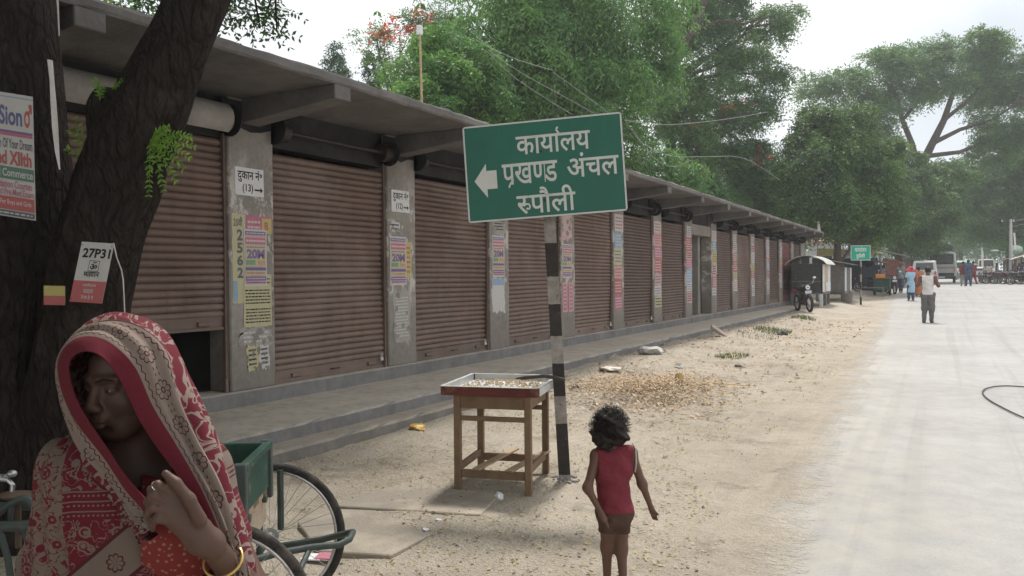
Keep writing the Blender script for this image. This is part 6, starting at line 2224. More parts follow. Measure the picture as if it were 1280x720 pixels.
# big frizzy hair
Hs = SDF(); hc = KJ['head'] + np.array([0, -.005, .016]) * HC
Hs.ell(hc, np.array([.082, .082, .080]) * HC, .02); Hs.ell(hc + np.array([0, -.01, -.055]) * HC, np.array([.078, .068, .06]) * HC, .04); Hs.ell(hc + np.array([0, .10, -.06]) * HC, np.array([.065, .05, .08]) * HC, .02, '-')
sdf_mesh(Hs, [-.3, -.3, .55], [.3, .3, 1.1], .0075, HAIR, 'hair', KID, xf=KX, fn=lambda D, a, b_, c: D + .008 * np.sin(a * 120 + 3 * np.sin(c * 50)) * np.sin(b_ * 110) + .006 * np.sin(c * 140 + a * 60) + .01 * np.sin(a * 45 + c * 38))
rr = random.Random(12); m = MB()
for i in range(1500):
    d = Vector((rr.gauss(0, 1), rr.gauss(0, 1), rr.gauss(.25, 1))).normalized()
    if d.y > .75 and d.z < .4: continue
    a = Vector(hc) + Vector((d.x * .082, d.y * .082, d.z * .079)) * HC * .93
    t = d.cross(Vector((rr.gauss(0, 1), rr.gauss(0, 1), rr.gauss(0, 1)))).normalized()
    L = rr.uniform(.008, .032); p1 = a + d * L * .5 + t * L * .3; p2 = a + d * L + t * L * rr.uniform(-.2, .9); p3 = p2 + (t * .8 - d * .3) * L * .5
    q = [Vector(KX(np.array([list(w_)]))[0]) for w_ in (a, p1, p2, p3)]
    m.tube(q, [.0010, .0009, .0007, .0004], 3, caps=False)
m.build('hair_wisps', HAIR, KID)['kind'] = 'stuff'
m = MB()
def kx(p): return Vector(KX(np.array([list(p)]) * HC)[0])
m.tube([kx((.098, .005, .79)), kx((.104, -.03, .77)), kx((.103, -.045, .70)), kx((.100, -.03, .65))], .004, 6)
m.build('vest_trim', VTRIM, KID, smooth=True)

# ---------------------------------------------------------------- cargo tricycle behind the woman
TRI_G = MAT('worn_green_paint', (.024, .068, .050), .65, .35, 9, .3, 50, dirt=(.16, .13, .10), dsc=9, dlo=.55, dhi=.66)
TUBE_P = MAT('dark_green_grey_tube_paint', (.055, .07, .065), .5, .25, 14, .2, 80, dirt=(.12, .09, .07), dsc=12, dlo=.58, dhi=.7)
RUBBER = MAT('dusty_tyre_rubber', (.035, .032, .030), .85, .3, 18, .4, 90, dirt=(.16, .13, .10), dsc=12, dlo=.5, dhi=.75)
CHROME = MAT('dull_chrome', (.5, .5, .5), .35, .2, 12, .1, 60, metal=.85, dirt=(.16, .12, .09), dsc=20, dlo=.6, dhi=.7)
wn = P(270, 766, 2.66); wf = P(338, 681, 3.50)
wn.z = .325; wf.z = .325
axd = (wf - wn); axd.z = 0; AL = axd.length; axd.normalize(); hd = Vector((axd.y, -axd.x, 0))
if hd.dot(RT) > 0: hd = -hd       # towards the front of the tricycle, camera-left
TR = thing('cargo_tricycle', 'pedal cargo tricycle with a green wooden box, half hidden behind the woman in the sari', 'tricycle', (wn.x, wn.y, 0))
def make_wheel(c, ax, r_, par, seed=0):
    m = MB(); m.torus(c, ax, r_ - .016, .018, 56, 10); ty = m.build('tyre', RUBBER, par, smooth=True)
    m = MB(); m.torus(c, ax, r_ - .037, .009, 56, 8); m.build('rim', CHROME, par, smooth=True)
    m = MB(); m.cyl(c, ax, .022, .09, 14); m.cyl(c, ax, .038, .006, 14)
    m.build('hub', CHROME, par, smooth=True)
    a_ = Vector(ax).normalized(); u_ = a_.orthogonal().normalized(); w_ = a_.cross(u_)
    m = MB()
    for i in range(36):
        t = 2 * PI * i / 36; t2 = t + (.55 if i % 4 < 2 else -.55); s_ = .035 if i % 2 else -.035
        m.tube([c + a_ * s_ + (u_ * math.cos(t2) + w_ * math.sin(t2)) * .022, c + (u_ * math.cos(t) + w_ * math.sin(t)) * (r_ - .044)], .0013, 4)
    o = m.build('spokes', CHROME, par); o['kind'] = 'stuff'


for c, lb in ((wn, 'nearer rear wheel'), (wf, 'farther rear wheel')):
    e = bpy.data.objects.new('wheel', None); COL.objects.link(e); e.parent = TR; BASE[e.name] = BASE[TR.name]; e['label'] = lb
    make_wheel(c, axd, .322, e)
def tt(s_, f_, z): return Vector((wn.x, wn.y, 0)) + axd * s_ + hd * f_ + Vector((0, 0, z))
m = MB(); m.tube([tt(-.02, 0, .325), tt(AL + .02, 0, .325)], .014, 10); m.build('axle', IRON, TR, smooth=True)
s0, s1, zb, zt_ = .22, AL - .23, .60, .785
rot_c = Matrix((axd, hd, Vector((0, 0, 1)))).transposed()
MB().box(tt((s0 + s1) / 2, -.035, (zb + zt_) / 2), (s1 - s0, .022, zt_ - zb), rot_c).build('tailboard', TRI_G, TR, bevel=.004)
MB().box(tt((s0 + s1) / 2, -.05, zt_ - .012), (s1 - s0 + .03, .018, .03), rot_c).build('tailboard_rail', TRI_G, TR, bevel=.003)
for s_ in (s0, s1):
    MB().box(tt(s_, .22, (zb + zt_) / 2), (.024, .50, zt_ - zb), rot_c).build('side_board', TRI_G, TR, bevel=.004)
    MB().box(tt(s_ - .018 if s_ == s0 else s_ + .018, -.035, (zb + zt_) / 2 - .02), (.035, .045, zt_ - zb + .05), rot_c).build('corner_post', TUBE_P, TR, bevel=.004)
MB().box(tt((s0 + s1) / 2, .48, (zb + zt_) / 2), (s1 - s0, .022, zt_ - zb), rot_c).build('front_board', TRI_G, TR, bevel=.004)
for i in range(5):
    q = s0 + (s1 - s0) * (i + .5) / 5
    MB().box(tt(q, .22, zb - .012), ((s1 - s0) / 5 - .006, .52, .02), rot_c).build('floor_plank', WOOD_L if i % 2 else WOOD, TR)
MB().box(tt((s0 + s1) / 2 + .02, -.03, .52), (s1 - s0 - .05, .008, .13), rot_c @ Matrix.Rotation(R(-4), 3, 'Y')).build('mud_flap', MAT('pale_dirty_board', (.38, .30, .22), .9, .25, 9), TR)
for s_ in (s0 + .06, s1 - .06):
    m = MB(); m.tube([tt(s_, -.05, .57), tt(s_, 1.0, .57), tt(s_ * .5 + .5 * AL / 2, 1.55, .50)], .017, 10); m.tube([tt(s_, -.02, .57), tt(s_, -.02, .33)], .014, 8); m.tube([tt(s_, .30, .57), tt(s_, .02, .33)], .012, 8)
    m.build('chassis_tube', TUBE_P, TR, smooth=True)
m = MB()
q = [P(346, 585, 3.42), P(345, 640, 3.40), P(343, 674, 3.38)]
m.tube([tt(AL - .02, -.05, .62), tt(AL - .02, -.05, .36)], .014, 8); m.build('stay_tube', TUBE_P, TR, smooth=True)
# looped rear step that sticks out past the wheel
m = MB()
lp = [P(348, 683, 3.36), P(400, 675, 3.34), P(432, 667, 3.33), P(441, 665, 3.28), P(437, 674, 3.20), P(424, 681, 3.16), P(390, 684, 3.12), P(345, 692, 3.06), P(318, 700, 3.0)]
m.tube(lp, .0135, 10); m.tube([P(388, 684, 3.13), P(375, 712, 3.02)], .012, 8)
m.build('rear_step', TUBE_P, TR, smooth=True)
# front tubes, saddle and bell seen left of the woman
m = MB()
arch = [P(-40, 672, 3.0), P(-8, 645, 3.0), P(15, 629, 3.0), P(27, 623, 3.0), P(36, 625, 3.0), P(44, 637, 3.0), P(56, 662, 3.0), P(72, 690, 3.0), P(84, 722, 3.0), P(92, 760, 3.0)]
m.tube(arch, .0135, 10); m.tube([P(14, 630, 3.0), P(13, 656, 3.0)], .010, 8); m.tube([P(-40, 656, 2.95), P(20, 655.5, 2.95), P(70, 652, 2.98), P(120, 650, 3.0)], .0125, 10)
m.tube([P(8, 655, 2.95), P(25, 660, 2.95), P(35, 675, 2.95), P(46, 700, 2.95), P(58, 745, 2.95)], .012, 10); m.tube([P(-12, 655, 2.9), P(2, 670, 2.9), P(10, 700, 2.9), P(16, 740, 2.9)], .012, 10)
m.build('front_frame', TUBE_P, TR, smooth=True)
m = MB(); sc_ = P(22, 619, 3.05)
m.ell(sc_, (.075, .045, .016), 16, 8, Matrix((RT, FWD, UP)).transposed()); m.ell(sc_ + RT * .05, (.06, .02, .014), 12, 6, Matrix((RT, FWD, UP)).transposed()); m.tube([sc_, sc_ - Vector((0, 0, .2))], .012, 8)
m.build('saddle', MAT('worn_brown_leather', (.12, .085, .06), .6), TR, smooth=True)
m = MB(); m.ell(P(15, 592, 3.05), (.018, .018, .014), 12, 8); m.tube([P(-10, 598, 3.05), P(10, 600, 3.05), P(16, 606, 3.05), P(14, 622, 3.05)], .009, 8)
m.build('bell', CHROME, TR, smooth=True)
m = MB(); m.tube([P(-60, 560, 3.1), P(-20, 585, 3.1), P(-4, 596, 3.1), P(8, 596, 3.08)], .011, 8); m.build('handlebar', CHROME, TR, smooth=True)
e = bpy.data.objects.new('wheel', None); COL.objects.link(e); e.parent = TR; BASE[e.name] = BASE[TR.name]; e['label'] = 'front wheel outside the picture'
fwc = tt(AL / 2, 1.75, .325)
make_wheel(fwc, axd, .322, e)
m = MB(); m.tube([fwc + axd * .05, fwc + axd * .05 + Vector((0, 0, .36)), P(-60, 560, 3.1)], .012, 8); m.tube([fwc - axd * .05, fwc - axd * .05 + Vector((0, 0, .36))], .012, 8); m.build('fork', TUBE_P, TR, smooth=True)
# ---------------------------------------------------------------- the far end of the street
def gp(x, y): return Vector((x, y, G(x, y)))
def lateral(px, z):
    p = P(px, 345, z); return p.x, p.y


GREYW = MAT('weathered_grey_planks', (.17, .155, .14), .9, .3, 9, .4, 50)
DKMESH = MAT('dark_green_black_boards', (.06, .065, .06), .85, .3, 9, .3, 50)
PALEB = MAT('beige_board', (.48, .38, .27), .85, .15, 6, .2, 50)
WHB = MAT('white_board', (.62, .64, .68), .7, .12, 6, .2, 50, dirt=(.4, .38, .36), dsc=5)
TINR = MAT('pale_tin_roof', (.55, .54, .50), .6, .18, 4, .3, 40, metal=.2, dirt=(.36, .30, .22), dsc=3)
TARP = MAT('yellowish_thatch_cover', (.42, .37, .18), .9, .25, 6, .4, 40)
DKTARP = MAT('blue_black_tarpaulin', (.045, .055, .075), .7, .3, 6, .4, 30)
REDB = MAT('reddish_brown_boards', (.20, .085, .065), .85, .25, 6, .3, 40)
PINKR = MAT('pinkish_red_roof', (.50, .22, .20), .8, .2, 5, .3, 30)


def boards(par, x0, x1, y0, y1, z0, z1, n, mats, face, name='plank', th=.025, gap=.006):
    """row of separate vertical boards on one face; face '-y' or '+x'"""
    rr = random.Random(int(x0 * 100 + y0 * 10))
    for i in range(n):
        mt = mats[i % len(mats)] if isinstance(mats, list) else mats
        j = rr.uniform(-.01, .01)
        if face == '-y':
            a = x0 + (x1 - x0) * i / n + gap / 2; b = x0 + (x1 - x0) * (i + 1) / n - gap / 2
            MB().bb(a, b, y0 - th - j * .3, y0, z0 + j, z1 - j).build(name, mt, par)
        else:
            a = y0 + (y1 - y0) * i / n + gap / 2; b = y0 + (y1 - y0) * (i + 1) / n - gap / 2
            MB().bb(x1, x1 + th + j * .3, a, b, z0 + j, z1 - j).build(name, mt, par)


# curved-roof kiosk
kz = G(-5.2, 33)
K1 = thing('vendor_kiosk', 'raised dark kiosk with a curved pale tin roof, beside the parked motorcycle', 'kiosk', (-5.2, 34, kz))
x0, x1, y0, y1 = -5.82, -4.66, 33.0, 35.0
m = MB(); m.bb(x0, x1, y0, y1, kz + .50, kz + .56); m.build('floor_deck', GREYW, K1)
m = MB(); m.bb(x0 + .02, x0 + .05, y0, y1, kz + .56, kz + 1.66); m.bb(x0, x1, y1 - .03, y1, kz + .56, kz + 1.66); m.build('back_wall', DKMESH, K1)
boards(K1, x0, x1 - .05, y0, y1, kz + .56, kz + 1.70, 7, DKMESH, '-y')
m = MB(); m.bb(x0, x1 - .04, y0 - .055, y0 - .028, kz + .98, kz + 1.02); m.build('shelf_rail', GREYW, K1)
boards(K1, x0, x1, y0, y1, kz + .58, kz + 1.66, 6, [WHB, PALEB, PALEB, PALEB, WHB, WHB], '+x')
MB().bb(x1 + .03, x1 + .045, y0 + .7, y0 + 1.9, kz + .60, kz + .95).build('white_panel', WHB, K1)
for x, y in ((x0 + .05, y0 + .05), (x1 - .05, y0 + .05), (x0 + .05, y1 - .05), (x1 - .05, y1 - .05), (x1 - .05, (y0 + y1) / 2)):
    MB().bb(x - .05, x + .05, y - .05, y + .05, kz - .05, kz + .50).build('leg', WHB if y < y0 + .2 and x > -5 else GREYW, K1)
m = MB(); ra = []
for a in np.linspace(-1, 1, 13):
    xx = (x0 + x1) / 2 + a * .78; zz = kz + 1.72 + .30 * (1 - a * a) - (.05 if abs(a) > .95 else 0)
    ra.append((xx, zz))
for s_, (ya, yb) in ((0, (y0 - .28, y1 + .1)),):
    top_ = [Vector((x, ya, z)) for x, z in ra] + [Vector((x, ya, z - .025)) for x, z in reversed(ra)]
    m.loft([top_, [p + Vector((0, yb - ya, 0)) for p in top_]])
m.build('curved_roof', TINR, K1)
for i, q in enumerate((-.6, -.2, .2)):
    MB().bb((x0 + x1) / 2 + q, (x0 + x1) / 2 + q + .3, y0 - .02, y0 + .01, kz + 1.70, kz + 1.78 + .16 * (1 - abs(q + .15))).build('gable_board', DKMESH, K1)

# second kiosk
K2 = thing('vendor_kiosk', 'grey plank kiosk with a flat sloping roof, left of the small green sign', 'kiosk', (-4.8, 38, G(-4.8, 38)))
kz = G(-4.8, 38)
x0, x1, y0, y1 = -5.55, -4.36, 37.3, 39.6
m = MB(); m.bb(x0, x1, y0, y1, kz + .36, kz + .42); m.build('floor_deck', GREYW, K2)
boards(K2, x0, x1, y0, y1, kz + .42, kz + 1.62, 8, GREYW, '-y')
boards(K2, x0, x1, y0, y1, kz + .42, kz + 1.45, 5, [WHB, GREYW, GREYW, GREYW, WHB], '+x')
m = MB(); m.loft([[Vector((x0 - .1, y, kz + 1.90)), Vector((x1 + .28, y, kz + 1.58)), Vector((x1 + .28, y, kz + 1.55)), Vector((x0 - .1, y, kz + 1.86))] for y in (y0 - .3, y1 + .2)]); m.build('sloping_roof', DKMESH, K2)
for x, y in ((x0 + .05, y0 + .05), (x1 - .05, y0 + .05), (x1 - .05, y1 - .05), (x0 + .05, y1 - .05)):
    MB().bb(x - .05, x + .05, y - .05, y + .05, kz - .1, kz + .36).build('leg', GREYW, K2)
q = gp(-4.25, 37.0)
o = MB().tube([q, q + Vector((0, 0, .38))], [.22, .24], 14).build('oil_drum', GREYW, None, loc=q, smooth=True); tag(o, 'low grey drum standing beside the legs of the second kiosk', 'drum')

# small green sign
f2 = ground_at(1076, 381); z2 = (f2 - CAM).dot(FWD)
SG = thing('direction_sign', 'small distant green sign with two lines of white lettering on a striped pole', 'road sign', f2)
tp2 = P(1076, 324, z2)
bands = [(a * (tp2.z - f2.z) / 6 + f2.z, (a + 1) * (tp2.z - f2.z) / 6 + f2.z) for a in (0, 2, 4)]
bands = [(a - f2.z, b - f2.z) for a, b in bands]
m = MB(); m.tube([f2 - Vector((0, 0, .05)), tp2 + Vector((0, 0, .5))], .04, 8); m.build('pole', stripe_mat('striped_far_pole_paint', bands), SG, smooth=True)
a = P(1063.5, 325.5, z2 - .06); bw = 24.5 * z2 / 1000; bh = 18.5 * z2 / 1000
ua = RT0.copy(); wa = Vector((0, 0, 1)); na = ua.cross(wa)
SIGNB = MAT('brighter_green_enamel', (.01, .30, .20), .5, .08, 4, 0)
m = MB(); m.prism([(0, 0), (bw, 0), (bw, bh), (0, bh)], a, ua, wa, na, -.01); bd = m.build('sign_board', SIGNB, SG)
m = MB()
for x0_, y0_, x1_, y1_ in ((0, 0, bw, .02), (0, bh - .02, bw, bh), (0, 0, .02, bh), (bw - .02, 0, bw, bh)):
    m.prism([(x0_, y0_), (x1_, y0_), (x1_, y1_), (x0_, y1_)], a + na * .002, ua, wa, na, .001)
m.build('white_border', SIGNW, bd)
for t, x0_, x1_, y0_, y1_ in ((word_office(), .2, .8, .56, .92), (Text2().text('रूपौली', bold=.03), .28, .72, .1, .48)):
    t.fit(x0_ * bw, x1_ * bw, y0_ * bh, y1_ * bh); m = MB(); t.onto(m, a + na * .004, ua, wa); m.build('lettering', SIGNW, bd)

# sheds, awnings and clutter behind, each its own thing
def shed(name, label, pxl, pxr, zc, h0, h1, depth, wall, roof, over=.3, cat='shed', nb=6, front_open=False, drop=.35, posts=True):
    a = P(pxl, 345, zc); b = P(pxr, 345, zc); x0, x1 = a.x, b.x; y0 = (a.y + b.y) / 2; y1 = y0 + depth; g_ = G((x0 + x1) / 2, y0)
    t = thing(name, label, cat, ((x0 + x1) / 2, y0, g_))
    if not front_open:
        boards(t, x0, x1, y0, y1, g_ - .05, g_ + h0, nb, wall, '-y')
    MB().bb(x0, x1, y1 - .05, y1, g_ - .1, g_ + h0 + .1).build('back_wall', wall if not isinstance(wall, list) else wall[0], t)
    MB().bb(x0, x0 + .05, y0, y1 - .05, g_ - .1, g_ + h0 + .1).build('side_wall', wall if not isinstance(wall, list) else wall[0], t)
    boards(t, x0, x1, y0, y1 - .05, g_ - .05, g_ + h0 - .1, 4, wall, '+x')
    zz = [(x0 - .15, g_ + h1), (x1 + over, g_ + h1 - drop), (x1 + over, g_ + h1 - drop - .04), (x0 - .15, g_ + h1 - .04)]
    ys = np.linspace(y0 - .35, y1 + .15, 12)
    m = MB(); m.loft([[Vector((x, y, z + .02 * (i % 2))) for x, z in zz] for i, y in enumerate(ys)]); m.build('roof', roof, t)
    if posts:
        for y in (y0 - .25, y1):
            MB().bb(x1 + over - .12, x1 + over - .05, y, y + .07, g_ - .1, g_ + h1 - drop - .04).build('post', GREYW, t)
    return t


LS = shed('roadside_shed', 'long stall under a yellowish cover behind the small green sign', 1022, 1092, 46, 1.75, 2.35, 3.5, DKTARP, TARP, .2, nb=7, drop=.2)
a_ = P(1020, 345, 46); b_ = P(1094, 345, 46); g_ = G((a_.x + b_.x) / 2, a_.y); yv = (a_.y + b_.y) / 2 - .42
rr = random.Random(4); m = MB(); m.loft([[Vector((x, yv, g_ + 2.42 - .2 * i / 11)), Vector((x, yv - .12, g_ + 1.98 + rr.uniform(-.06, .05))), Vector((x, yv - .10, g_ + 1.98)), Vector((x, yv + .03, g_ + 2.42 - .2 * i / 11))] for i, x in enumerate(np.linspace(a_.x, b_.x + .2, 12))])
m.build('hanging_cover', TARP, LS)
shed('roadside_shed', 'reddish brown wooden shed with a grey sloping roof, left of the parked white car', 1103, 1124, 50, 1.75, 2.35, 6, REDB, GREYW, .35, nb=7)
shed('roadside_shed', 'dark tarpaulin lean-to between the small sign and the reddish shed', 1078, 1102, 44, 1.35, 1.75, 2.5, DKTARP, DKTARP, .1, nb=5, drop=.15)
shed('roadside_shed', 'far dim shed just behind the reddish one on the left side', 1122, 1138, 66, 2.0, 2.6, 6, [REDB, GREYW], GREYW, .4, nb=5)
# house with a pinkish roof peeping over the kiosks
h_ = P(1032, 330, 52); g_ = G(h_.x, h_.y)
hs = thing('small_house', 'small house with a pinkish red roof showing above the curved-roof kiosk', 'house', (h_.x, h_.y, g_))
MB().bb(h_.x - 1.1, h_.x + .9, h_.y, h_.y + 3, g_ - .1, g_ + 2.9).build('wall', WHB, hs)
MB().bb(h_.x - .2, h_.x + .4, h_.y - .01, h_.y + .02, g_ + 1.2, g_ + 2.0).build('window', DARKIN, hs)
m = MB(); m.loft([[Vector((x, h_.y - .3, g_ + 2.9)), Vector((x, h_.y + 1.6, g_ + 3.7)), Vector((x, h_.y + 3.3, g_ + 2.9)), Vector((x, h_.y + 1.6, g_ + 3.62))] for x in (h_.x - 1.3, h_.x + 1.15)]); m.build('roof', PINKR, hs)
a = P(1022, 318, 40); b = P(1021.5, 276, 40); g_ = G(a.x, a.y)
fl = thing('flag_pole', 'thin leaning pole with a limp pale flag at the end of the shop roof', 'flag', (a.x, a.y, g_))
m = MB(); m.tube([Vector((a.x, a.y, g_)), b], .02, 6); m.build('pole', GREYW, fl)
m = MB(); m.loft([[P(1022 + dx, y, 40 + .02 * i) for i, dx in enumerate((0, 2.0 + w_, 3.4 + w_, 2.2, .6))] for y, w_ in ((277, -1.5), (284, 0), (290, .6), (295, -1.4))]); m.build('flag', CLOTHW, fl)
# blue and white hoarding
a = P(1136, 318, 70)
hd_ = thing('blue_hoarding', 'pale blue hoarding on posts at the far left roadside, above the white car', 'hoarding', (a.x, a.y, G(a.x, a.y)))
MB().box(P(1140, 324, 70), (1.4, .08, 1.5)).build('panel', flat('sky_blue_print', (.35, .50, .62)), hd_)
MB().box(P(1140, 321, 70) - Vector((0, .05, 0)), (1.0, .03, .5)).build('white_patch', WHB, hd_)
for px in (1136, 1144):
    q = P(px, 330, 70.05); MB().tube([Vector((q.x, q.y, G(q.x, q.y) - .1)), q + Vector((0, 0, .3))], .05, 6).build('post', GREYW, hd_)

# ---------------------------------------------------------------- vehicles
WHP = MAT('dusty_white_vehicle_paint', (.50, .50, .49), .45, .08, 2, .05, 60, dirt=(.42, .38, .33), dsc=2)
GLS = MAT('dark_vehicle_glass', (.03, .035, .035), .12, .1, 3, 0, spec=.6)
BLKP = MAT('black_plastic', (.03, .03, .032), .6, .2, 8)
RLMP = flat('red_lamp_lens', (.5, .03, .03), .3); OLMP = flat('orange_lamp_lens', (.75, .25, .05), .3); WLMP = flat('clear_lamp_lens', (.7, .7, .68), .3)


def veh_wheel(par, c, r_, w_, ax=(1, 0, 0)):
    e = bpy.data.objects.new('wheel', None); COL.objects.link(e); e.parent = par; BASE[e.name] = BASE[par.name]
    MB().torus(c, ax, r_ * .78, r_ * .22, 24, 8).build('tyre', RUBBER, e, smooth=True)
    MB().cyl(c, ax, r_ * .6, w_ * .8, 18).build('rim', CHROME, e, smooth=True)


def bus(label, x, y, W_, H_, L, body, back=True, luggage=True, rot=0, name='bus', stripe=None, win_h=(.52, .86)):
    """seen end at y, body runs away in +y"""
    g_ = G(x, y)
    t = thing(name, label, 'bus', (x, y, g_))
    m = MB(); zb = g_ + .42; zt = g_ + H_; rings = []
    for yy, ins in ((y, .10), (y + .12, .02), (y + .3, 0), (y + L - .3, 0), (y + L, .1)):
        w2 = W_ / 2 - ins; c = .22
        rings.append([Vector((x - w2, yy, zb)), Vector((x + w2, yy, zb)), Vector((x + w2 + .02, yy, zb + (zt - zb) * .45)), Vector((x + w2 - .05, yy, zt - c - ins)), Vector((x + w2 - .12, yy, zt - c * .4 - ins)), Vector((x + w2 - .32, yy, zt - ins)), Vector((x - w2 + .32, yy, zt - ins)), Vector((x - w2 + .12, yy, zt - c * .4 - ins)), Vector((x - w2 + .05, yy, zt - c - ins)), Vector((x - w2 - .02, yy, zb + (zt - zb) * .45))])
    m.loft(rings); m.build('body', body, t, smooth=True)
    hz = lambda k: zb + (zt - zb) * k
    f = MB(); f.bevbox((x, y - .01, (hz(win_h[0]) + hz(win_h[1])) / 2), (W_ * .80, .03, hz(win_h[1]) - hz(win_h[0])), .05); wd = f.build('window', GLS, t)
    MB().bb(x - W_ * .41, x + W_ * .41, y - .018, y - .002, hz(win_h[0]) - .05, hz(win_h[0]) - .01).build('window_seal', BLKP, wd)
    if stripe: MB().bb(x - W_ * .46, x + W_ * .46, y - .006, y + .02, hz(.36), hz(.43)).build('stripe', stripe, t)
    MB().bevbox((x, y - .08, g_ + .48), (W_ * .97, .18, .24), .04).build('bumper', BLKP, t)
    MB().bb(x - W_ * .42, x + W_ * .42, y - .012, y + .02, g_ + .62, g_ + .86).build('dark_grille', BLKP, t)
    for s_ in (-1, 1):
        MB().box((x + s_ * W_ * .43, y - .03, hz(.30)), (.14, .06, .26)).build('lamp', OLMP if back else WLMP, t)
    MB().box((x, y - .17, g_ + .50), (.5, .02, .13)).build('number_plate', WHB, t)
    for s_ in (-1, 1):
        for yy in (y + 1.3, y + L - 1.6): veh_wheel(t, Vector((x + s_ * (W_ / 2 - .18), yy, g_ + .42)), .44, .26)
        for k in range(5):
            yy = y + .5 + k * (L - 1) / 5
            MB().bb(x + s_ * (W_ / 2 - .04), x + s_ * (W_ / 2 + .012), yy, yy + (L - 1) / 5 - .15, hz(.52), hz(.84)).build('window', GLS, t)
    if luggage:
        m = MB()
        for s_ in (-1, 1):
            m.tube([(x + s_ * W_ * .36, y + .4, zt + .18), (x + s_ * W_ * .36, y + L - .6, zt + .18)], .02, 6)
        for k in range(6):
            yy = y + .4 + k * (L - 1) / 5
            m.tube([(x - W_ * .36, yy, zt - .05), (x - W_ * .36, yy, zt + .18), (x + W_ * .36, yy, zt + .18), (x + W_ * .36, yy, zt - .05)], .018, 5)
        m.build('roof_rack', IRON, t)
    return t, zt


bz = 66.0; bx, by = lateral(1177, bz)
BUS, zt_b = bus('white bus seen from behind with bundles on its roof rack', bx, by, 2.15, 2.62, 6.5, WHP, stripe=MAT('grey_stripe', (.32, .30, .28), .6), win_h=(.55, .90))
m = MB(); m.ell((bx - .55, by + 1.2, zt_b + .32), (.42, .5, .24), 12, 8); o = m.build('cloth_bundle', flat('blue_sheet', (.10, .16, .34)), None, loc=(bx - .55, by + 1.2, zt_b + .18), smooth=True); tag(o, 'blue bundle tied on the left of the bus roof', 'bundle')
m = MB(); m.ell((bx + .35, by + 1.4, zt_b + .35), (.5, .6, .27), 12, 8); m.ell((bx + .1, by + 2.4, zt_b + .4), (.5, .5, .3), 12, 8); o = m.build('cloth_bundle', DKTARP, None, loc=(bx + .35, by + 1.4, zt_b + .18), smooth=True); tag(o, 'dark bundle on the right of the bus roof', 'bundle')
t, _ = bus('pale green and white minibus facing the viewer behind the pedestrians', *lateral(1205, 98), 2.0, 2.35, 5, MAT('pale_green_paint', (.36, .55, .42), .5, .1, 3), back=False, luggage=False, stripe=flat('pink_stripe', (.6, .2, .2)), name='minibus', win_h=(.5, .85))
t, _ = bus('far truck-like bus with a dark windscreen, right of the pale green minibus', *lateral(1233, 112), 2.1, 2.75, 6, MAT('tan_grey_paint', (.40, .38, .33), .6, .1, 3), back=False, luggage=True, name='bus', win_h=(.58, .93))


def car(label, x, y, body, W_=1.6, H_=1.75, L=3.9, name='parked_car'):
    g_ = G(x, y); t = thing(name, label, 'car', (x, y, g_))
    prof = [(0, .32), (0, .95), (.12, 1.08), (.30, H_ - .08), (.45, H_), (2.2, H_), (2.9, 1.12), (3.75, .98), (L, .8), (L, .32)]
    m = MB(); rings = []
    for xx, k in ((-W_ / 2, .93), (-W_ / 2 + .07, 1), (W_ / 2 - .07, 1), (W_ / 2, .93)):
        rings.append([Vector((x + (xx if z < 1.1 else xx * .88), y + a * (1 if k == 1 else .985) + (0 if k == 1 else .02), g_ + .32 + (z - .32) * (1 if k == 1 else .985))) for a, z in prof])
    m.loft(rings); m.build('body', body, t, bevel=.02)
    m = MB(); w2 = W_ * .36
    q = [(x - w2, y + .115, g_ + 1.10), (x + w2, y + .115, g_ + 1.10), (x + w2 * .92, y + .275, g_ + H_ - .16), (x - w2 * .92, y + .275, g_ + H_ - .16)]
    m.loft([[Vector(p) + Vector((0, -.03, 0)) for p in q], [Vector(p) + Vector((0, .02, 0)) for p in q]]); m.build('rear_window', GLS, t)
    for s_ in (-1, 1):
        MB().box((x + s_ * W_ * .43, y - .005, g_ + .86), (.12, .05, .24)).build('tail_lamp', RLMP, t)
        MB().bb(x + s_ * W_ * .445, x + s_ * W_ * .475, y + .6, y + 2.2, g_ + 1.14, g_ + H_ - .14).build('side_window', GLS, t)
        for yy in (y + .75, y + L - .8): veh_wheel(t, Vector((x + s_ * (W_ / 2 - .1), yy, g_ + .31)), .32, .2)
    MB().bevbox((x, y - .05, g_ + .46), (W_ * .98, .14, .2), .03).build('bumper', BLKP, t)
    MB().box((x, y - .03, g_ + .74), (.45, .02, .11)).build('number_plate', WHB, t)
    return t


cx_, cy_ = lateral(1155.5, 57)
car('white car seen from behind, parked left of the bus', cx_, cy_, WHP)
cx_, cy_ = lateral(1222, 92)
car('small far white car among the traffic right of the minibus', cx_, cy_, WHP, 1.55, 1.5, name='car')


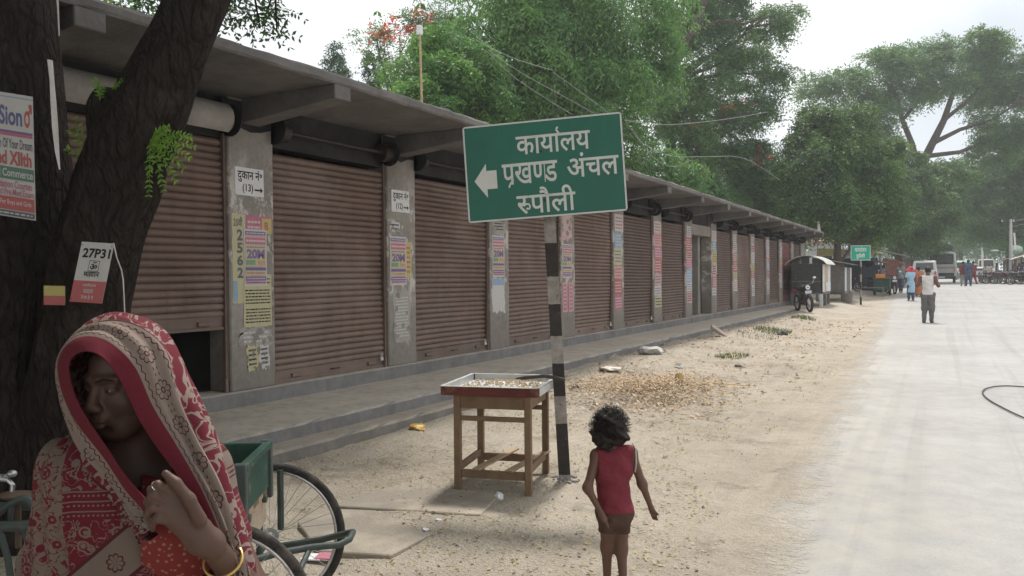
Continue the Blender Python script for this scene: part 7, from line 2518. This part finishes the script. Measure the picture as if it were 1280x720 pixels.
# motorcycles
def motorcycle(name='motorcycle'):
    """built at the origin, front wheel towards -y"""
    t = thing(name, '', 'motorcycle', (0, 0, 0))
    for y in (-.62, .62):
        e = bpy.data.objects.new('wheel', None); COL.objects.link(e); e.parent = t; BASE[e.name] = BASE[t.name]
        c = Vector((0, y, .30))
        MB().torus(c, (1, 0, 0), .255, .045, 30, 8).build('tyre', RUBBER, e, smooth=True)
        MB().torus(c, (1, 0, 0), .205, .014, 26, 6).build('rim', CHROME, e, smooth=True)
        m = MB(); m.cyl(c, (1, 0, 0), .05, .12, 12)
        for k in range(6):
            a = k * PI / 3; m.tube([c, c + Vector((0, math.cos(a), math.sin(a))) * .20], .010, 5)
        m.build('hub', CHROME, e)
    m = MB(); m.ell((0, -.08, .80), (.13, .26, .13), 14, 8); m.build('fuel_tank', BLKP, t, smooth=True)
    m = MB(); m.tube([(0, .10, .80), (0, .35, .79), (0, .62, .84)], [.09, .12, .08], 10, flat=.5); m.build('seat', BLKP, t, smooth=True)
    m = MB(); m.tube([(0, -.40, .86), (0, -.1, .62), (0, .1, .38), (0, .30, .38), (0, .35, .72)], .022, 8)
    for s_ in (-1, 1): m.tube([(s_ * .07, .62, .30), (s_ * .08, .25, .36)], .018, 6); m.tube([(s_ * .09, .60, .32), (s_ * .10, .45, .74)], .02, 6)
    m.build('frame', IRON, t, smooth=True)
    m = MB(); m.bevbox((0, .02, .40), (.22, .30, .26), .04); m.cyl((0, -.10, .52), (0, .3, 1), .08, .2, 12); m.build('engine', IRON, t)
    m = MB()
    for s_ in (-1, 1): m.tube([(s_ * .085, -.62, .30), (s_ * .085, -.42, .92)], [.022, .018], 8)
    m.build('front_fork', IRON, t, smooth=True)
    m = MB(); m.torus((0, -.62, .30), (1, 0, 0), .30, .05, 14, 6, R(20), R(150)); m.build('mudguard', BLKP, t, smooth=True)
    m = MB(); m.tube([(-.34, -.28, 1.00), (-.2, -.36, .98), (0, -.40, .93), (.2, -.36, .98), (.34, -.28, 1.00)], .014, 8); m.build('handlebar', IRON, t, smooth=True)
    m = MB(); m.ell((0, -.50, .86), (.10, .09, .10), 14, 8); hl = m.build('headlight', BLKP, t, smooth=True)
    m = MB(); m.cyl((0, -.575, .86), (0, 1, 0), .078, .02, 16); m.build('lens', WLMP, hl)
    MB().box((0, -.60, .70), (.22, .015, .10)).build('number_plate', WHB, t)
    for s_ in (-1, 1):
        m = MB(); m.tube([(s_ * .26, -.33, 1.0), (s_ * .32, -.34, 1.14)], .006, 5); m.ell((s_ * .33, -.345, 1.18), (.06, .015, .04), 10, 6); m.build('mirror', WLMP if s_ > 0 else BLKP, t, smooth=True)
    m = MB(); m.tube([(.12, .0, .28), (.14, .3, .28), (.15, .75, .36)], [.02, .03, .035], 8); m.build('exhaust', CHROME, t, smooth=True)
    MB().box((0, .80, .74), (.12, .04, .08)).build('tail_lamp', RLMP, t)
    return t


MO = motorcycle()
q = ground_at(1003, 390); MO.location = (max(q.x, -5.12), q.y + .3, G(-4.95, q.y)); MO.rotation_euler = (0, R(-4), R(28))
MO['label'] = 'black motorcycle parked facing the viewer beside the curved-roof kiosk'
rr = random.Random(3)
for i, (px, z) in enumerate(((1238, 62), (1243, 60), (1249, 61), (1254, 58), (1259, 59), (1264, 56), (1270, 57), (1276, 54))):
    x, y = lateral(px, z)
    copy_thing(MO, (x, y, G(x, y)), R(60 + rr.uniform(-14, 14)), ORDW[i] + ' motorcycle from the left in the row parked before the right-hand stalls', 'motorcycles in a row at the right-hand stalls')
for i, (px, z, rz, lb) in enumerate(((1088, 43, 80, 'motorcycle parked in shade under the dark lean-to behind the small green sign'), (1114, 42, 20, 'motorcycle standing before the reddish brown shed'), (1225, 72, 5, 'motorcycle coming along the road right of the pedestrians'))):
    x, y = lateral(px, z)
    copy_thing(MO, (x, y, G(x, y)), R(rz), lb)
# dark green cart with an orange box
x, y = lateral(1103, 41); g_ = G(x, y)
ct = thing('vendor_cart', 'dark green vendor cart topped with an orange box, behind the small sign', 'cart', (x, y, g_))
MB().bevbox((x, y, g_ + .55), (.75, .9, .6), .03).build('body', TRI_G, ct); MB().bb(x - .42, x + .42, y - .5, y + .5, g_ + .85, g_ + .89).build('top', WOOD, ct)
for s_ in (-1, 1): veh_wheel(ct, Vector((x + s_ * .36, y - .1, g_ + .25)), .25, .08)
o = MB().bevbox((x - .1, y - .1, g_ + 1.0), (.40, .3, .2), .02).build('orange_box', OLMP, None, loc=(x - .1, y - .1, g_ + .9)); tag(o, 'orange red box lying on the dark green vendor cart', 'box')
x, y = lateral(1090, 40); g_ = G(x, y)
bn = thing('wooden_bench', 'low wooden bench just right of the small green sign pole', 'bench', (x, y, g_))
MB().bb(x - .55, x + .55, y - .15, y + .15, g_ + .42, g_ + .47).build('seat', GREYW, bn)
for a_, b_ in ((-.5, -.1), (.5, -.1), (-.5, .1), (.5, .1)): MB().bb(x + a_ - .03, x + a_ + .03, y + b_ - .03, y + b_ + .03, g_, g_ + .42).build('leg', GREYW, bn)

# right-hand stalls
TANW = MAT('tan_bamboo_wall', (.34, .28, .20), .9, .2, 6, .3, 40)
for i, (px, z, h, lb, wl_) in enumerate(((1252, 76, 2.35, 'stall with a pale sheet roof, farthest of the right-hand row', TANW), (1263, 66, 2.45, 'middle stall of the right-hand row under a rusty sheet roof', GREYW), (1276, 58, 2.4, 'stall with a sagging pale awning at the right edge of the picture', TANW), (1296, 52, 2.5, 'nearest stall of the right-hand row, cut by the picture edge', GREYW))):
    a = P(px, 345, z); g_ = G(a.x, a.y)
    t = thing('roadside_stall', lb, 'stall', (a.x + 1.2, a.y, g_))
    x0, x1, y0, y1 = a.x, a.x + 3.2, a.y, a.y + 4.5
    boards(t, x0 + 1.2, x1, y0, y1, g_ - .1, g_ + h - .3, 5, wl_, '-y')
    MB().bb(x1, x1 + .05, y0, y1, g_ - .1, g_ + h).build('back_wall', wl_, t); MB().bb(x0 + 1.2, x1, y1 - .05, y1, g_ - .1, g_ + h - .2).build('side_wall', wl_, t)
    ys = np.linspace(y0 - .4, y1 + .2, 14)
    m = MB(); m.loft([[Vector((x0 - .5, y, g_ + h - .55 - .06 * math.sin(k * 1.3))), Vector((x0 + .9, y, g_ + h - .1 + .02 * (k % 2))), Vector((x1 + .1, y, g_ + h + .15)), Vector((x1 + .1, y, g_ + h + .12)), Vector((x0 + .9, y, g_ + h - .14 + .02 * (k % 2))), Vector((x0 - .5, y, g_ + h - .59 - .06 * math.sin(k * 1.3)))] for k, y in enumerate(ys)])
    m.build('sheet_roof', TINR if i != 1 else MAT('rusty_sheet', (.34, .24, .17), .8, .25, 4), t)
    for y in (y0 - .2, (y0 + y1) / 2, y1): MB().tube([(x0 - .3, y, g_ - .1), (x0 - .3, y, g_ + h - .5)], .05, 6).build('post', GREYW, t)
    MB().bb(x0 + .5, x1 - .3, y0 + .6, y1 - .8, g_ + .75, g_ + .8).build('counter', WOOD, t)
a = P(1270, 312, 70); g_ = G(a.x, a.y)
dm = thing('water_tank', 'pale green rounded tank showing above the right-hand stall roofs', 'tank', (a.x, a.y, g_))
m = MB(); m.ell((a.x, a.y, a.z), (.5, .5, .4), 18, 8); m.build('tank', MAT('pale_green_plastic', (.42, .58, .48), .6), dm, smooth=True)
for dx, dy in ((-.4, -.4), (.4, -.4), (-.4, .4), (.4, .4)): MB().tube([(a.x + dx, a.y + dy, g_), (a.x + dx, a.y + dy, a.z - .3)], .05, 6).build('leg', GREYW, dm)

# utility poles
CPOLE = MAT('pale_concrete_pole', (.50, .49, .46), .85, .1, 4)
for px, pyt, z, lb, lamp in ((1263.5, 274, 64, 'tall pale electric pole with crossarms behind the right-hand stalls', True), (1228, 294, 105, 'farther concrete electric pole above the traffic in the middle of the street', False)):
    t_ = P(px, pyt, z); g_ = G(t_.x, t_.y); po = thing('electric_pole', lb, 'pole', (t_.x, t_.y, g_))
    MB().tube([(t_.x, t_.y, g_ - .1), tuple(t_)], [.16, .10], 10).build('pole', CPOLE, po, smooth=True)
    for dz in (.25, .8): MB().box((t_.x + .2, t_.y, t_.z - dz), (1.7, .08, .10)).build('crossarm', IRON, po)
    for dx in (-.6, .2, .95): MB().tube([(t_.x + dx, t_.y, t_.z - .2), (t_.x + dx, t_.y, t_.z - .02)], [.05, .03], 8).build('insulator', WHB, po)
    if lamp:
        m = MB(); m.tube([(t_.x, t_.y, t_.z - 2.6), (t_.x - .6, t_.y, t_.z - 2.4), (t_.x - .9, t_.y, t_.z - 2.45)], .03, 6); ar_ = m.build('lamp_arm', IRON, po)
        m = MB(); m.ell((t_.x - 1.1, t_.y, t_.z - 2.5), (.3, .16, .1), 10, 6); m.build('lamp_head', WHB, ar_, smooth=True)
wire([(1263.5, 278, 64), (1300, 268, 40), (1360, 250, 26)], 'electric wire from the tall pole towards the right edge', .014)
wire([(1266, 283, 64), (1300, 276, 40), (1360, 262, 26)], 'lower electric wire from the tall pole towards the right edge', .014)
a = P(1269, 310, 60)
m = MB(); m.loft([[P(1267 + dx + w_, y, 60 + .03 * i) for i, dx in enumerate((0, 1.4, 2.4, 1.2))] for y, w_ in ((291, -.5), (300, .4), (312, 1.2))]); o = m.build('hanging_cloth', CLOTHW, None, loc=tuple(a)); tag(o, 'pale cloth strip hanging beside the tall electric pole', 'cloth')

# ---------------------------------------------------------------- people along the road
VESTW = cloth_mat('white_vest_cloth', (.62, .60, .58), .06, 12)
GTROU = cloth_mat('grey_trousers_cloth', (.13, .13, .13), .2, 12)
aw = math.atan2(-FWD.x, FWD.y)
mb_ = ground_at(1160, 404.5)
def nofn(D, x, y, z): return D
figure('person', 'man in a white sleeveless vest and grey trousers walking away on the road', mb_, 1.68, R(-4),
       dict(kneeL=(-.055, .012, .275), kneeR=(.058, .005, .275), ankL=(-.060, -.01, .045), ankR=(.052, .02, .045), elL=(-.160, -.035, .66), elR=(.165, -.03, .655), wrL=(-.085, .14, .70), wrR=(.09, .14, .70), head=(0, .03, .92), curlL=(.2, 0, .3), curlR=(-.2, 0, .3), toeL=(-.3, 1, -.05), toeR=(.3, 1, -.05)),
       [('vest', VESTW, ['torso'], .010, cutH(1.68, z0=.50, z1=.835, xs=.088)), ('trousers', GTROU, ['legL', 'legR', 'shinL', 'shinR'], .013, cutH(1.68, z0=.035, z1=.545), lambda C, J, H: C.cap(J['hipL'], J['hipR'], .062 * H, .062 * H, .03 * H)),
        ('shoes', BLKP, [], 0, None, lambda C, J, H: [C.cap(J['ank' + s] + np.array([0, -.012, -.024]) * H, J['ank' + s] + np.array([0, .085, -.026]) * H, .026 * H, .019 * H, .01) for s in 'LR'])], h=.017)


def walker(px, py, H, head, shirt, trou, label, step=.05, group=None, longshirt=0, extra=None, h=.028, arms=None, hair=HAIR, skirt=False):
    b_ = ground_at(px, py)
    pose = dict(kneeL=(-.05, step * .8, .275), kneeR=(.05, -step * .3, .275), ankL=(-.05, step * .8, .045), ankR=(.05, -step * 1.2, .05), wrL=(-.14, -step, .47), wrR=(.14, step + .02, .47))
    if arms: pose.update(arms)
    wear = [('shirt', shirt, ['torso', 'armL', 'armR'], .014, cutH(H, z0=.47 - longshirt, z1=.86), (lambda C, J, H: C.cap(J['pel'], (0, 0, (.50 - longshirt) * H), .085 * H, .105 * H, .03)) if longshirt else (lambda C, J, H: None)),
            ('trousers' if not skirt else 'skirt', trou, ['legL', 'legR', 'shinL', 'shinR'], .014, cutH(H, z0=.05, z1=.53), (lambda C, J, H: C.cap((0, 0, .5 * H), (0, 0, .08 * H), .09 * H, .13 * H, .04)) if skirt else (lambda C, J, H: None))]
    r_ = figure('person', label, b_, H, head, pose, wear, hair=hair, h=h, group=group)
    if extra: extra(*r_)
    return r_


C_ = lambda n, c: cloth_mat(n, c, .15, 8)
BL = C_('pale_blue_kurta', (.30, .46, .58)); DB = C_('dark_blue_cloth', (.06, .08, .13)); MR = C_('maroon_cloth', (.22, .05, .05)); BE = C_('beige_cloth', (.48, .42, .36)); DKR = C_('dark_red_cloth', (.17, .05, .05)); WHS = C_('white_cloth', (.6, .6, .58)); GYS = C_('grey_cloth', (.25, .25, .26)); ORC = C_('rust_cloth', (.36, .15, .08))
REDC = C_('red_scarf_cloth', (.48, .07, .09))
def scarf(root, J, xf):
    S_ = SDF(); H = 1.56
    S_.ell(J['head'] + np.array([0, 0, .03]) * H, np.array([.07, .07, .05]) * H, .03); S_.cap((-.22, 0, 1.36), (.20, .0, 1.38), .06, .07, .05); S_.cap((.19, -.02, 1.36), (.26, -.08, 1.0), .06, .04, .04); S_.cap((-.15, 0, 1.40), (-.02, 0, 1.50), .06, .06, .05)
    sdf_mesh(S_, [-.5, -.4, .7], [.5, .4, 1.75], .025, REDC, 'red_scarf', root, xf=xf)
walker(1138.5, 376.5, 1.56, aw + R(15), BL, DB, 'woman in a pale blue kurta with a red cloth over her head and shoulders', .03, longshirt=.22, extra=scarf, h=.022, arms=dict(elL=(-.16, .0, .72), wrL=(-.14, .05, .88), elR=(.16, 0, .70), wrR=(.15, .05, .86)))
walker(1148.5, 371, 1.5, aw, ORC, ORC, 'person in rust brown clothes just right of the woman in blue', .02, skirt=True)
walker(1204, 358, 1.62, aw, DKR, GYS, 'pedestrian in dark red, left one of the three in the middle of the road', .05)
walker(1210.5, 358, 1.70, aw, DB, DB, 'pedestrian in dark blue, middle one of the three on the road', .06)
walker(1217, 355.5, 1.70, aw + R(20), MR, MR, 'striding pedestrian in maroon, right one of the three on the road', .10)
walker(1236.5, 352.5, 1.68, aw + R(170), BE, BE, 'man in loose beige clothes right of the three pedestrians', .04, longshirt=.2)
walker(1232, 351.5, 1.65, aw, GYS, GYS, 'person in grey standing left of the man in beige', .02)
walker(1241, 349, 1.65, aw, WHS, DB, 'person in a white shirt among the parked motorcycles', .03)
walker(1199, 350, 1.65, aw + R(180), WHS, GYS, 'small far person in white between the bus and the minibus', .05)
walker(1268, 353.5, 1.66, aw, MR, GYS, 'standing person in maroon, left one of the group at the right edge', .02)
walker(1274, 353.8, 1.62, aw + R(90), DKR, DKR, 'standing person in dark red, middle of the group at the right edge', .02)
walker(1279, 354, 1.68, aw, DB, GYS, 'standing person in dark blue, right one of the group at the right edge', .02)
walker(1126, 366, 1.6, aw + R(120), GYS, DB, 'person in grey standing in the shade by the reddish brown shed', .02)
q = gp(-5.35, 36.2)

# ---------------------------------------------------------------- haze over the whole place
hm = bpy.data.materials.new('haze'); hm.use_nodes = True
ht = hm.node_tree; ht.nodes.clear()
pv_ = ht.nodes.new('ShaderNodeVolumePrincipled'); pv_.inputs['Color'].default_value = (.93, .96, 1.0, 1); pv_.inputs['Density'].default_value = HAZE_D
pv_.inputs['Anisotropy'].default_value = .3
ho = ht.nodes.new('ShaderNodeOutputMaterial'); ht.links.new(pv_.outputs[0], ho.inputs['Volume'])
m = MB().bb(-320, 320, -75, 640, -3, 34)
o = m.build('haze', hm, None, loc=(0, 0, 0)); o['kind'] = 'stuff'
